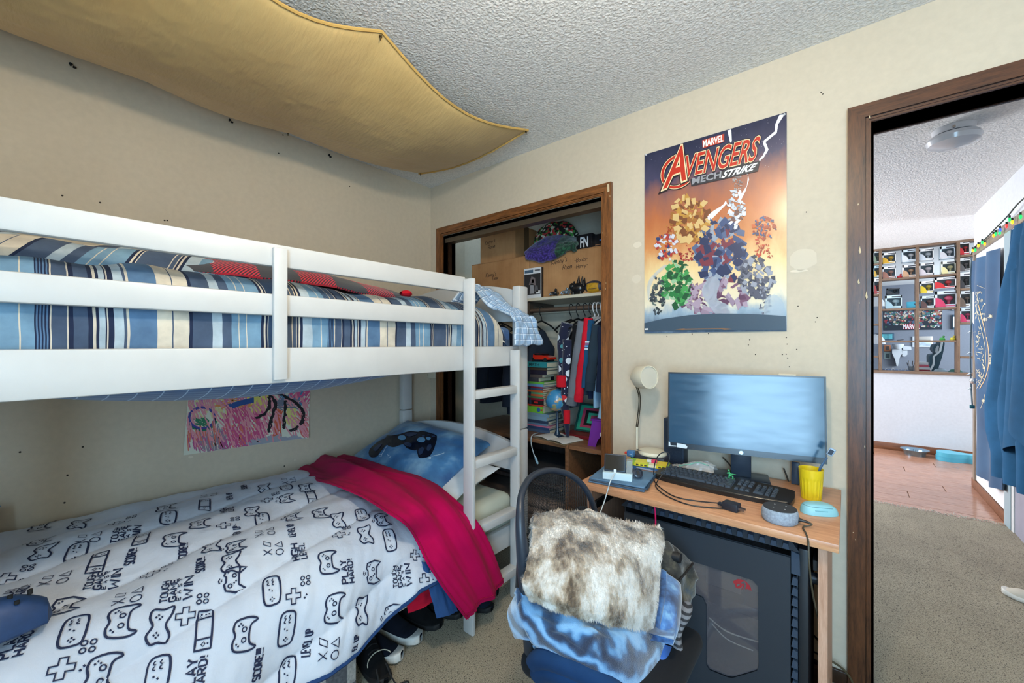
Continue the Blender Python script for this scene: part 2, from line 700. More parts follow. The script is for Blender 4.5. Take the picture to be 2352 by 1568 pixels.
t1 = casing('trim_1', 0.084, 1.461, 2.118, 0.06, 0.0, -1, M_TRIM, M_TRIMH, CL)
M_TRIMD = wood('dark_stained_trim', (40, 24, 17), (104, 64, 38), (9, 9, 0.9), 0.34, 7.0, 0.04)
M_TRIMDH = wood('dark_stained_head', (40, 24, 17), (104, 64, 38), (0.9, 9, 9), 0.34, 7.0, 0.04)
t2 = casing('trim_2', 2.405, 3.300, 2.150, 0.066, 0.0, -1, M_TRIMD, M_TRIMDH, DR)
casing('trim_3', 2.405, 3.289, 2.150, 0.066, WT, 1, M_JAMB, M_JAMB, DR)
obj('door_track', MB().box((CL[0], 0.02, CL[2] - 0.028), (CL[1], 0.09, CL[2])).box((CL[0], 0.016, CL[2] - 0.034), (CL[1], 0.02, CL[2] - 0.004)), plain((96, 84, 70), 0.4, 0.5), t1)
random.seed(11)
for par, x0, x1, zs in ((t1, 1.408, 1.455, (0.9, 2.08)), (t2, 2.410, 2.466, (0.1, 2.1))):
    for i in range(6):
        x = random.uniform(x0, x1)
        z = random.uniform(*zs)
        h = random.uniform(0.004, 0.014)
        wd_ = random.uniform(0.001, 0.003)
        pts = [(x, z), (x + wd_, z + h * 0.3), (x + wd_ * 0.3, z + h), (x - wd_ * 0.5, z + h * 0.5)]
        b = MB()
        b.add([(p[0], -0.0184, p[1]) for p in pts], [(0, 1, 2, 3)])
        obj('bare_chip', b, M_CHIP, par)
for px, py, h in ((1975, 565, 0.028), (1990, 668, 0.03), (1972, 640, 0.02)):
    p = ony(px, py, -0.0184)
    obj('bare_chip', MB().add([(p.x, p.y, p.z), (p.x + 0.004, p.y, p.z - h * .8), (p.x, p.y, p.z - h), (p.x - 0.003, p.y, p.z - h * .6)], [(0, 1, 2, 3)]), M_CHIP, t2)
b = MB().add([(1.440, -0.0184, 2.108), (1.450, -0.0184, 2.11), (1.452, -0.0184, 2.07), (1.441, -0.0184, 2.066)], [(0, 1, 2, 3)])
obj('bare_chip', b, M_CHIP, t1)

bb = MB()
bb.rbox((1.461, -0.014, 0), (2.405, 0, 0.055), 0.004).rbox((0.0, -0.014, 0), (0.084, 0, 0.055), 0.004)
struct('baseboard_front', bb, M_JAMB)
struct('baseboard_left', MB().rbox((0, YB, 0), (0.014, 0, 0.055), 0.004), M_JAMB)
M_BASEW = wood('brown_baseboard', (84, 50, 30), (138, 88, 56), (1, 9, 9), 0.4, 6, 0.03)
struct('baseboard_divider', MB().rbox((0.1, YF - 0.016, 0), (5.3, YF, 0.085), 0.004), M_BASEW)
struct('baseboard_hall', MB().rbox((3.274, 2.50, 0), (3.29, 3.50, 0.075), 0.004).rbox((3.274, 3.50, 0), (3.45, 3.516, 0.075), 0.004), M_BASEW)

random.seed(21)

def patch(par, P, ax, w_, h_, m, off):
    n = 14
    pts = []
    for k in range(n):
        a = 2 * math.pi * k / n
        r = 1 + 0.28 * ns(math.cos(a) * 2 + P.x * 7, math.sin(a) * 2 + P.z * 5)
        du, dz = math.cos(a) * w_ * r, math.sin(a) * h_ * r
        pts.append((P.x + du, P.y + off, P.z + dz) if ax == 'x' else (P.x + off, P.y + du, P.z + dz))
    obj('paint_patch', MB().add(pts, [tuple(range(n))]), m, par)

M_PATCH = plain((211, 199, 179), 0.85, name='filler_patch')
M_PATCH2 = plain((219, 207, 187), 0.85, name='filler_patch_pale')
for px, py, w_, h_, m in ((1464, 562, .022, .015, M_PATCH2), (1462, 640, .026, .022, M_PATCH), (1844, 596, .045, .042, M_PATCH), (1834, 622, .03, .006, M_PATCH2)):
    patch(wfront, ony(px, py, 0), 'x', w_, h_, m, -0.0008)
for px, py, w_, h_ in ((438, 1049, .009, .006), (677, 1056, .005, .003), (676, 1121, .003, .002)):
    patch(wl, onx(px, py, 0), 'y', w_, h_, M_PATCH2, 0.0008)
M_HOLE = plain((52, 44, 36), 0.9, name='nail_hole')
hole = MB().cyl((0, 0, 0), (0, -0.0012, 0), 0.0022, n=8).mesh('nail_hole', [M_HOLE])
for px, py in ((1852, 487), (1722, 780), (1719, 792), (1735, 814), (1797, 814), (1806, 813), (1809, 822), (1813, 842), (1830, 802), (1808, 790), (1806, 775), (1877, 729), (1873, 739), (1833, 703), (1590, 767), (1627, 766), (1532, 772), (1890, 216), (1886, 212)):
    p = ony(px, py, 0)
    o = link(hole, 'nail_hole', wfront)
    o.location = (p.x, 0, p.z)
hole2 = MB().cyl((0, 0, 0), (0.0012, 0, 0), 0.0035, n=8).mesh('nail_hole', [M_HOLE])
for px, py in ((148, 1154), (653, 1070), (46, 1038), (190, 1026), (155, 1091), (143, 449), (230, 465), (378, 506), (384, 506), (803, 428), (640, 352), (650, 310)):
    p = onx(px, py, 0)
    o = link(hole2, 'nail_hole', wl)
    o.location = (0, p.y, p.z)
nail = MB().cyl((0, 0, 0), (0.012, 0.0, 0.002), 0.0025, n=8).cyl((0.012, 0, 0.002), (0.013, 0, 0.002), 0.006, n=10).rbox((0.0, 0.006, -0.006), (0.01, 0.016, 0.0), 0.001)
nm = nail.mesh('wall_nail', [M_BLACKM])
for px, py in ((162, 151), (526, 278), (754, 358)):
    p = onx(px, py, 0)
    o = link(nm, 'wall_hook')
    o.location = (0.0005, p.y, p.z)
    tag(o, 'tiny black hook nailed high on the beige wall beside the canopy', 'hook', 'small hooks on the left wall')
# ================================================================== BUNK BED
XF = 1.08                       # front face of the rails
Y1, Y0 = -0.225, -2.30          # far end, near end
bunk = thing('bunk_bed', 'white painted wooden bunk bed with ladder standing along the beige wall', 'bunk bed', (0.55, -1.25, 0))

def bpart(name, b, parent=bunk, m=M_WHITE):
    return obj(name, b, m, parent)

def screw(parent, P, n, r=0.007):
    n = Vector(n)
    a = bpart('screw', MB().cyl(P, P + n * 0.002, r * 1.35, n=14), parent, plain((205, 205, 205), 0.5))
    b = MB().cyl(P + n * 0.002, P + n * 0.003, r, n=14)
    bpart('screw_head', b, parent, plain((92, 86, 74), 0.35, 0.8))

for (x0, x1) in ((0.03, 0.08), (1.03, 1.08)):
    for (ya, yb) in ((Y1 - 0.075, Y1), (Y0, Y0 + 0.075)):
        lo = bpart('post', MB().rbox((x0, ya, 0), (x1, yb, 0.826), 0.006))
        up = bpart('post', MB().rbox((x0, ya, 0.829), (x1, yb, 1.585), 0.008))
        if x0 > 0.5 and yb == Y1:
            for z, p in ((1.535, up), (1.225, up), (0.735, lo)):
                screw(p, Vector((XF, Y1 - 0.033, z)), (1, 0, 0), 0.006)

def headboard(y0, y1, zb, zs, rise):
    b = MB()
    n = 24
    pts = [(0.08, zb), (1.03, zb)]
    for k in range(n + 1):
        t = k / n
        x = 1.03 - 0.95 * t
        pts.append((x, zs + rise * math.sin(math.pi * t) ** 0.8))
    v = [(p[0], y0, p[1]) for p in pts] + [(p[0], y1, p[1]) for p in pts]
    m = len(pts)
    f = [tuple(range(m)), tuple(range(2 * m - 1, m - 1, -1))] + [(i, m + i, m + (i + 1) % m, (i + 1) % m) for i in range(m)]
    return b.add(v, f)

for (ya, yb) in ((Y1 - 0.05, Y1 - 0.025), (Y0 + 0.025, Y0 + 0.05)):
    bpart('headboard', headboard(ya, yb, 1.40, 1.565, 0.06))
    bpart('headboard', headboard(ya, yb, 0.60, 0.735, 0.065))
    bpart('end_rail', MB().rbox((0.08, ya, 1.161), (1.03, yb, 1.268), 0.004))
    bpart('end_rail', MB().rbox((0.08, ya, 0.25), (1.03, yb, 0.355), 0.004))

YE = -0.688                      # where the guard rails stop at the ladder
for z0, z1 in ((1.511, 1.579), (1.364, 1.429)):
    bpart('guard_rail', MB().rbox((XF - 0.024, Y0 + 0.02, z0), (XF, YE, z1), 0.006))
    bpart('guard_rail', MB().rbox((0.03, Y0 + 0.05, z0), (0.05, Y1 - 0.06, z1), 0.006))
bpart('side_rail', MB().rbox((XF - 0.026, Y0 + 0.02, 1.161), (XF, YE, 1.268), 0.005))
bpart('side_rail', MB().rbox((XF - 0.026, YE - 0.01, 1.168), (XF - 0.002, Y1 - 0.07, 1.266), 0.005))
bpart('side_rail', MB().rbox((0.03, Y0 + 0.05, 1.161), (0.056, Y1 - 0.06, 1.268), 0.005))
bpart('side_rail', MB().rbox((XF - 0.03, Y0 + 0.05, 0.25), (XF - 0.004, Y1 - 0.07, 0.357), 0.005))
bpart('side_rail', MB().rbox((0.03, Y0 + 0.05, 0.25), (0.056, Y1 - 0.06, 0.357), 0.005))

ua, ub = -1.488, -1.450
up = bpart('guard_upright', MB().rbox((XF, ua, 1.172), (XF + 0.018, ub, 1.566), 0.003))
for z in (1.545, 1.404, 1.224):
    screw(up, Vector((XF + 0.018, (ua + ub) / 2, z)), (1, 0, 0), 0.0052)
bpart('sticker', MB().add([(XF + 0.0186, ua + 0.010, 1.181), (XF + 0.0186, ub - 0.003, 1.180), (XF + 0.0186, ub - 0.004, 1.191), (XF + 0.0186, ua + 0.016, 1.193), (XF + 0.0186, ua + 0.010, 1.188)], [(0, 1, 2, 3, 4)]), up, plain((200, 208, 222), 0.3))

sl = bpart('ladder_stile', MB().rbox((XF, -0.706, 0.0), (XF + 0.062, -0.686, 1.568), 0.006))
sr = bpart('ladder_stile', MB().rbox((XF + 0.002, -0.381, 0.0), (XF + 0.058, -0.360, 1.250), 0.006))
for zr in (1.070, 0.762, 0.460, 0.168):
    bpart('ladder_rung', MB().rbox((XF + 0.003, -0.686, zr - 0.038), (XF + 0.052, -0.360, zr), 0.004))
    screw(sl, Vector((XF + 0.045, -0.706, zr - 0.020)), (0, -1, 0), 0.0045)

def stripes_mat(name, stops, period, phase, wig=0.012):
    """stripes across the bed length; stops = (metres, colour) within one repeat"""
    k = NT(name)
    tc = k.n('TexCoord')
    sp = k.n('SeparateXYZ', Vector=tc.outputs['UV'])
    nz = k.noise(k.coord(), 7, 2)
    f = k.math('ADD', k.math('SUBTRACT', sp.outputs[0], phase), k.math('MULTIPLY', k.math('SUBTRACT', nz, 0.5), wig))
    f = k.math('FRACT', k.math('ADD', k.math('DIVIDE', f, period), 4.0))
    mid = len(stops) // 2
    cut = stops[mid][0] / period
    st = [(p / period, c) for p, c in stops]
    lo = k.ramp(f, st[:mid], 'CONSTANT')
    hi = k.ramp(f, st[mid:], 'CONSTANT')
    c = k.mix(k.math('GREATER_THAN', f, cut), lo, hi)
    n2 = k.noise(k.coord(), 16, 4)
    c = k.mix(1.0, c, k.ramp(n2, [(0.3, (206, 208, 212)), (0.7, (255, 255, 255))]), 'MULTIPLY')
    k.base(c)
    k.p(Roughness=0.85, Sheen_Weight=0.03, Specular_IOR_Level=0.15)
    k.bump(k.noise(k.coord(), 700, 2), 0.15, 0.001)
    return k.m

SC = dict(NVY=(38, 48, 74), SLT=(76, 92, 116), BLU=(92, 124, 158), TEA=(120, 156, 182), PAL=(182, 198, 208), CRM=(218, 208, 190))
STOPS = [(0.0, 'NVY'), (0.0024, 'BLU'), (0.0045, 'NVY'), (0.0071, 'BLU'), (0.0092, 'NVY'), (0.0119, 'BLU'), (0.0139, 'NVY'), (0.0164, 'BLU'), (0.0189, 'NVY'), (0.0217, 'CRM'), (0.0238, 'SLT'), (0.0474, 'CRM'), (0.0496, 'NVY'), (0.0552, 'CRM'), (0.0574, 'SLT'), (0.0778, 'TEA'), (0.0797, 'NVY'), (0.0871, 'CRM'), (0.0907, 'NVY'), (0.0954, 'PAL'), (0.1062, 'NVY'), (0.1098, 'CRM'), (0.1125, 'NVY'), (0.1209, 'PAL'), (0.1385, 'SLT'), (0.1436, 'CRM'), (0.1487, 'BLU'), (0.2026, 'CRM'), (0.2328, 'SLT'), (0.2357, 'CRM'), (0.2674, 'NVY'), (0.2736, 'SLT'), (0.317, 'PAL'), (0.3388, 'SLT'), (0.363, 'TEA'), (0.3808, 'CRM'), (0.383, 'TEA'), (0.3991, 'CRM'), (0.4013, 'TEA'), (0.4408, 'NVY'), (0.4467, 'CRM'), (0.4526, 'NVY'), (0.4565, 'CRM'), (0.4613, 'SLT'), (0.5287, 'CRM'), (0.5315, 'SLT'), (0.5405, 'CRM'), (0.5441, 'NVY'), (0.5489, 'CRM'), (0.5532, 'NVY'), (0.5606, 'PAL'), (0.5907, 'TEA'), (0.618, 'CRM'), (0.6219, 'TEA')]
M_STRIPE = stripes_mat('striped_cotton', [(p, SC[c]) for p, c in STOPS], 0.642, 0.2743)

def check_mat(name, base, line, period, lw, dark=None):
    k = NT(name)
    tc = k.n('TexCoord')
    sp = k.n('SeparateXYZ', Vector=tc.outputs['UV'])
    a = k.math('FRACT', k.math('DIVIDE', sp.outputs[0], period))
    b = k.math('FRACT', k.math('DIVIDE', sp.outputs[1], period))
    m = k.math('MAXIMUM', k.math('LESS_THAN', a, lw), k.math('LESS_THAN', b, lw))
    nz = k.noise(k.coord(), 14, 4)
    c0 = k.ramp(nz, [(0.3, tuple(x * 0.9 for x in base)), (0.7, tuple(min(255, x * 1.06) for x in base))])
    c = k.mix(m, c0, lin(line))
    if dark:
        a2 = k.math('FRACT', k.math('ADD', k.math('DIVIDE', sp.outputs[0], period), 0.13))
        b2 = k.math('FRACT', k.math('ADD', k.math('DIVIDE', sp.outputs[1], period), 0.13))
        m2 = k.math('MAXIMUM', k.math('LESS_THAN', a2, lw * 0.7), k.math('LESS_THAN', b2, lw * 0.7))
        c = k.mix(m2, c, lin(dark))
    k.base(c)
    k.p(Roughness=0.85, Sheen_Weight=0.15)
    k.bump(k.noise(k.coord(), 800, 2), 0.15, 0.001)
    return k.m

M_CHECKBLUE = check_mat('blue_windowpane_check', (58, 92, 138), (150, 180, 212), 0.052, 0.06)
M_CHECKPALE = check_mat('pale_blue_check', (138, 166, 196), (206, 218, 230), 0.034, 0.10, (92, 116, 150))

def buffalo():
    k = NT('buffalo_plaid')
    tc = k.n('TexCoord')
    sp = k.n('SeparateXYZ', Vector=tc.outputs['UV'])
    a = k.math('LESS_THAN', k.math('FRACT', k.math('DIVIDE', sp.outputs[0], 0.26)), 0.5)
    b = k.math('LESS_THAN', k.math('FRACT', k.math('DIVIDE', sp.outputs[1], 0.26)), 0.5)
    s_ = k.math('MULTIPLY', k.math('ADD', a, b), 0.5)
    tw = k.math('LESS_THAN', k.math('FRACT', k.math('MULTIPLY', k.math('ADD', sp.outputs[0], sp.outputs[1]), 95.0)), 0.5)
    half = k.mix(tw, lin((190, 28, 50)), lin((44, 18, 28)))
    c = k.ramp(s_, [(0.0, (200, 26, 48)), (0.25, (120, 20, 36)), (0.75, (48, 48, 54))], 'CONSTANT')
    isM = k.math('COMPARE', s_, 0.5)
    k.t.nodes[-1].inputs[2].default_value = 0.1
    k.base(k.mix(isM, c, half))
    k.p(Roughness=0.95, Sheen_Weight=0.3)
    k.bump(k.noise(k.coord(), 500, 2), 0.3, 0.002)
    return k.m

M_BUFF = buffalo()

def upmat(u, v):
    y = -2.24 + u * 1.92
    a = v * 2 * math.pi
    cx, cz = 0.56, 1.275
    hx, hz = 0.470, 0.100
    ca, sa = math.cos(a), math.sin(a)
    x = cx + hx * math.copysign(abs(ca) ** 0.25, ca)
    z = cz + hz * math.copysign(abs(sa) ** 0.25, sa)
    if sa < -0.2:
        g = math.sin(math.pi * min(max((y + 2.05) / 1.25, 0), 1)) ** 0.7
        z -= 0.10 * g * max(0.0, math.cos((x - cx) / 0.485 * math.pi / 2)) ** 0.6
    return (x, y, z)

b = MB()
b.grid(upmat, 60, 64)
nW = 65
b.F.append(tuple(range(nW - 1)))
b.U.append([(0.001, 0)] * (nW - 1))
b.I.append(0)
b.F.append(tuple(60 * nW + k for k in range(nW - 1))[::-1])
b.U.append([(0.001, 0)] * (nW - 1))
b.I.append(0)
b.U = [[(p[0] * 1.92, p[1] * 2.4) for p in f] for f in b.U]
um = obj('mattress', b, M_CHECKBLUE)
tag(um, 'blue checked mattress on the upper bunk sagging below the white side rail', 'mattress')

def updu_path():
    P = [(0.07, 1.40), (0.2, 1.455), (0.45, 1.485), (0.72, 1.495), (0.90, 1.485), (1.005, 1.445), (1.043, 1.38), (1.048, 1.30), (1.046, 1.20)]
    return catmull([Vector((p[0], 0, p[1])) for p in P], 8)

UP = updu_path()

def updu(u, v):
    y = -2.22 + u * 1.87
    k = v * (len(UP) - 1)
    i = min(int(k), len(UP) - 2)
    p = UP[i].lerp(UP[i + 1], k - i)
    x, z = p.x, p.z
    end = 1 - min(max((u - 0.93) / 0.07, 0), 1) ** 2 * 0.5
    top = max(0.0, 1 - v / 0.8)
    z = 1.18 + (z - 1.18) * (end if z > 1.3 else 1)
    if z > 1.40:
        g = ns(y * 3.1, x * 2.0, 4.2) * 0.03 + ns(y * 9, x * 5, 1.0) * 0.013
        z += g - 0.035 * max(0, (y + 0.9)) + 0.015 * max(0, -y - 1.6)
    x += 0.006 * ns(y * 14, z * 9, 7.0) * (1 if v > 0.55 else 0.3)
    x = min(x, 1.0525)
    return (x, y, z)

b = MB()
b.slab(updu, 150, 56, 0.012, flip=True)
b.U = [[(p[0] * 1.87, p[1] * 1.3) for p in f] for f in b.U]
sd = obj('duvet', b, M_STRIPE, None, 60)
tag(sd, 'navy and cream striped duvet pressed against the white rails of the upper bunk', 'duvet')

def flap(u, v):
    y = -2.18 + u * 0.92
    x = 0.40 + v * 0.56
    z = 1.512 + 0.055 * math.sin(math.pi * min(v * 1.05, 1)) ** 0.7 * (1 - 0.75 * u ** 2) + 0.018 * ns(y * 6, x * 6, 2.2) + 0.012 * math.sin(x * 26 + y * 5)
    z -= 0.05 * max(0, v - 0.82) / 0.18
    return (x, y, z)

b = MB()
b.slab(flap, 60, 30, 0.014, flip=True)
b.U = [[(p[0] * 0.92 + p[1] * 0.35, p[1] * 0.6) for p in f] for f in b.U]
o = obj('bed_sheet', b, M_STRIPE, None, 60)
tag(o, 'loose striped sheet crumpled over the duvet on the upper bunk', 'sheet')

def buf(u, v):
    y = -1.72 + u * 0.86
    x = 0.42 + v * 0.50
    z = 1.515 + 0.075 * math.sin(math.pi * min(v * 1.02, 1)) ** 0.6 - 0.055 * u + 0.012 * ns(y * 7, x * 7, 9.1)
    z += 0.02 * math.sin(math.pi * u) - 0.03 * (1 - u) ** 4
    return (x, y, z)

b = MB()
b.slab(buf, 50, 26, 0.02, flip=True)
b.U = [[(p[0] * 0.86, p[1] * 0.6 + 0.05) for p in f] for f in b.U]
o = obj('blanket', b, M_BUFF, None, 60)
tag(o, 'red and black buffalo plaid blanket lying on the striped duvet of the upper bunk', 'blanket')
b = MB()
b.grid(lambda u, v: (0.90 + 0.03 * math.cos(v * 6.283) * math.sin(math.pi * (0.12 + 0.88 * u)), -0.905 + 0.06 * u, 1.500 + 0.016 * math.sin(v * 6.283) * math.sin(math.pi * (0.12 + 0.88 * u) * 0.98)), 10, 14)
obj('rolled_corner', b, fabric((196, 24, 40), 0.05), o)

def pcase(u, v):
    path = catmull([Vector(p) for p in ((0.80, -0.47, 1.50), (0.87, -0.43, 1.585), (0.94, -0.40, 1.575), (1.00, -0.375, 1.512), (1.055, -0.355, 1.475), (1.108, -0.335, 1.452), (1.142, -0.322, 1.40), (1.156, -0.315, 1.33), (1.158, -0.31, 1.272))], 8)
    k = u * (len(path) - 1)
    i = min(int(k), len(path) - 2)
    p = path[i].lerp(path[i + 1], k - i)
    wd = 0.052 + 0.03 * math.sin(math.pi * min(1, u * 1.2 + 0.3)) + 0.055 * max(0, u - 0.55) / 0.45
    e = v - 0.5
    q = p + Vector((0.02 * e, 2 * wd * e, -0.02 * abs(e) * 2 * (1 if u < 0.7 else 0)))
    q += Vector((0.014 * ns(u * 9, v * 7, 3), 0, 0.016 * ns(u * 11, v * 8, 8) * (1 - u)))
    q.x = max(q.x, 1.10) if u > 0.72 else q.x
    return q

b = MB()
b.slab(pcase, 60, 22, 0.022)
b.U = [[(p[0] * 0.62, p[1] * 0.26) for p in f] for f in b.U]
o = obj('pillowcase', b, M_CHECKPALE, None, 60)
tag(o, 'pale blue checked pillowcase hanging over the corner post of the upper bunk', 'pillowcase')

# ================================================================== LOWER BED
M_SHEET = fabric((196, 200, 184), 0.05, name='pale_sheet')
b = MB()
b.rbox((0.066, -2.24, 0.30), (1.044, -0.295, 0.50), 0.05, 4)
b.V = [(x, y, z + (0.012 * ns(x * 6, y * 6, 1) if z > 0.42 else 0)) for x, y, z in b.V]
o = obj('mattress', b, M_SHEET, None, 60)
tag(o, 'mattress with a pale green fitted sheet on the lower bunk', 'mattress')
b = MB()
b.rbox((0.07, -2.235, 0.262), (1.040, -0.30, 0.30), 0.012, 2)
obj('base', b, plain((92, 104, 62), 0.9, var=0.2), o)

# game print comforter ------------------------------------------------
PRO = catmull([Vector((p[0], 0, p[1])) for p in ((0.045, 0.585), (0.12, 0.605), (0.35, 0.622), (0.62, 0.618), (0.84, 0.602), (0.97, 0.566), (1.06, 0.500), (1.11, 0.42), (1.138, 0.345), (1.150, 0.28), (1.158, 0.20))], 10)
PA = [0.0]
for i in range(1, len(PRO)):
    PA.append(PA[-1] + (PRO[i] - PRO[i - 1]).length)
PHI = math.radians(15)
SEAM = 0.27

def prof_at(a):
    a = min(max(a, 0), PA[-1])
    lo, hi = 0, len(PA) - 1
    while hi - lo > 1:
        m = (lo + hi) // 2
        if PA[m] <= a:
            lo = m
        else:
            hi = m
    t = (a - PA[lo]) / max(PA[hi] - PA[lo], 1e-9)
    p = PRO[lo].lerp(PRO[hi], t)
    d = (PRO[hi] - PRO[lo]).normalized()
    return p, Vector((-d.z, 0, d.x))

def comf(a, y):
    p, n = prof_at(a)
    q = (a * math.cos(PHI) + y * math.sin(PHI))
    f = (q / SEAM) % 1.0
    puff = 0.026 * (math.sin(math.pi * f) ** 0.5) - 0.020
    wr = 0.014 * ns(a * 4, y * 3.2, 2.0) + 0.008 * ns(a * 11, y * 8, 5.0) + 0.006 * abs(ns(a * 9 + y * 14, y * 6 - a * 5, 11.0))
    hang = min(max((a - 0.95) / 0.3, 0), 1)
    fold = 0.012 * hang * math.sin(y * 19 + a * 6) + 0.010 * hang * ns(y * 11, a * 2.5, 3.3)
    fine = 0.006 * abs(ns(y * 26 + a * 10, a * 6, 8.2)) * (0.35 + hang)
    q3 = p + n * (puff + wr + fold + fine)
    sink = min(max((y + 1.03) / 0.10, 0), 1)
    return Vector((max(q3.x, 0.012), y, q3.z - 0.035 * sink * (1 - hang)))

def hem(y):
    """arc length where the comforter ends at this y"""
    return PA[-1] - (0.145 if y > -1.0 else 0.145 - min(1, (-1.0 - y) / 0.25) * 0.085)

CY0, CY1 = -2.32, -0.90

def comf_uv(u, v):
    y = CY0 + u * (CY1 - CY0)
    return comf(v * hem(y), y)

def comf_mat():
    k = NT('white_game_comforter')
    v = k.coord()
    n1 = k.noise(v, 3.2, 4)
    k.base(k.ramp(n1, [(0.3, (188, 198, 214)), (0.7, (212, 218, 228))]))
    k.p(Roughness=0.75, Sheen_Weight=0.2)
    k.bump(k.noise(v, 26, 5, 0.65), 0.25, 0.012)
    return k.m

b = MB()
b.slab(comf_uv, 170, 150, 0.014, flip=True)
cf = obj('comforter', b, comf_mat(), None, 70)
tag(cf, 'white comforter printed with navy gamepads and gaming words on the lower bunk', 'comforter')
b = MB()
hp = []
for i in range(90):
    y = CY0 + i / 89 * (CY1 - CY0)
    hp.append(comf(hem(y), y) + Vector((-0.010, 0, -0.004)))
b.tube(hp, 0.011, 6)
obj('navy_lining', b, fabric((38, 66, 112), 0.1), cf)

bvh_c = BVHTree.FromPolygons([Vector(v) for v in cf.data.vertices[:] and [x.co for x in cf.data.vertices]], [p.vertices[:] for p in cf.data.polygons])

def ribbon(pts, w_, closed=False, step=0.06):
    P = [Vector((p[0], p[1])) for p in pts]
    Q = []
    n = len(P)
    for i in range(n if closed else n - 1):
        a, c = P[i], P[(i + 1) % n]
        k = max(1, int((c - a).length / step))
        for j in range(k):
            Q.append(a.lerp(c, j / k))
    if not closed:
        Q.append(P[-1])
    m = len(Q)
    V_, F_ = [], []
    for i in range(m):
        if closed:
            d = Q[(i + 1) % m] - Q[i - 1]
        else:
            d = Q[min(i + 1, m - 1)] - Q[max(i - 1, 0)]
        if d.length < 1e-9:
            d = Vector((1, 0))
        d.normalize()
        nn = Vector((-d.y, d.x)) * w_ / 2
        V_ += [Q[i] + nn, Q[i] - nn]
    for i in range(m if closed else m - 1):
        j = (i + 1) % m
        F_.append((2 * i, 2 * i + 1, 2 * j + 1, 2 * j))
    return V_, F_

GL = {
    'A': [[(0, 0), (.3, 1), (.6, 0)], [(.1, .35), (.5, .35)]], 'B': [[(0, 0), (0, 1), (.4, 1), (.55, .75), (.4, .53), (0, .53)], [(.4, .53), (.6, .27), (.4, 0), (0, 0)]],
    'C': [[(.58, .85), (.45, 1), (.15, 1), (0, .85), (0, .15), (.15, 0), (.45, 0), (.58, .15)]], 'D': [[(0, 0), (0, 1), (.35, 1), (.58, .75), (.58, .25), (.35, 0), (0, 0)]],
    'E': [[(.55, 1), (0, 1), (0, 0), (.55, 0)], [(0, .5), (.45, .5)]], 'F': [[(.55, 1), (0, 1), (0, 0)], [(0, .5), (.45, .5)]],
    'G': [[(.58, .85), (.45, 1), (.15, 1), (0, .85), (0, .15), (.15, 0), (.45, 0), (.58, .15), (.58, .45), (.3, .45)]], 'H': [[(0, 0), (0, 1)], [(.58, 0), (.58, 1)], [(0, .5), (.58, .5)]],
    'I': [[(.1, 0), (.1, 1)]], 'L': [[(0, 1), (0, 0), (.5, 0)]], 'M': [[(0, 0), (0, 1), (.35, .4), (.7, 1), (.7, 0)]], 'N': [[(0, 0), (0, 1), (.58, 0), (.58, 1)]],
    'O': [[(.15, 1), (0, .85), (0, .15), (.15, 0), (.43, 0), (.58, .15), (.58, .85), (.43, 1), (.15, 1)]], 'P': [[(0, 0), (0, 1), (.4, 1), (.57, .8), (.4, .5), (0, .5)]],
    'R': [[(0, 0), (0, 1), (.4, 1), (.57, .8), (.4, .5), (0, .5)], [(.3, .5), (.58, 0)]], 'S': [[(.55, .87), (.42, 1), (.15, 1), (0, .85), (0, .65), (.15, .52), (.42, .48), (.57, .35), (.57, .15), (.42, 0), (.15, 0), (0, .13)]],
    'T': [[(0, 1), (.6, 1)], [(.3, 1), (.3, 0)]], 'U': [[(0, 1), (0, .15), (.15, 0), (.43, 0), (.58, .15), (.58, 1)]], 'V': [[(0, 1), (.3, 0), (.6, 1)]],
    'W': [[(0, 1), (.18, 0), (.38, .7), (.58, 0), (.76, 1)]], 'Y': [[(0, 1), (.3, .5), (.6, 1)], [(.3, .5), (.3, 0)]], '!': [[(.1, 1), (.1, .32)], [(.1, .1), (.1, 0)]], "'": [[(.1, 1), (.06, .78)]], '-': [[(0, .45), (.4, .45)]],
    'K': [[(0, 0), (0, 1)], [(.55, 1), (0, .45), (.58, 0)]], 'e': [[(.02, .3), (.42, .32), (.38, .52), (.2, .58), (.02, .4), (.05, .12), (.22, 0), (.44, .1)]], 'n': [[(0, 0), (.03, .55)], [(.03, .4), (.2, .56), (.36, .45), (.38, 0)]],
    'y': [[(0, .55), (.18, .05)], [(.4, .55), (.05, -.4)]], 's': [[(.32, .5), (.12, .56), (.05, .42), (.3, .22), (.22, .02), (0, .06)]], 'o': [[(.2, .56), (.03, .4), (.04, .12), (.2, 0), (.38, .14), (.38, .42), (.2, .56)]],
    'm': [[(0, 0), (.03, .55)], [(.03, .4), (.16, .56), (.26, .45), (.27, 0)], [(.27, .4), (.4, .56), (.5, .45), (.52, 0)]], 'k': [[(0, 1), (0, 0)], [(.35, .55), (0, .25), (.38, 0)]], 'r': [[(0, 0), (.03, .55)], [(.03, .35), (.16, .54), (.3, .52)]],
    'a': [[(.36, .52), (.15, .56), (.02, .35), (.06, .05), (.2, 0), (.34, .2), (.36, .52), (.4, 0)]], ' ': [],
}

def text_strokes(txt, h, wt, slant=0.0, track=0.2, x0=0.0, y0=0.0, sx=1.0):
    """-> list of (pts, width); starts at x0"""
    out = []
    x = x0
    for ch in txt:
        st = GL.get(ch, [])
        wmax = max([p[0] for s_ in st for p in s_], default=0.35)
        for s_ in st:
            out.append(([(x + (p[0] + slant * p[1]) * h * sx, y0 + p[1] * h) for p in s_], wt))
        x += (wmax + track) * h * sx
    return out, x - x0

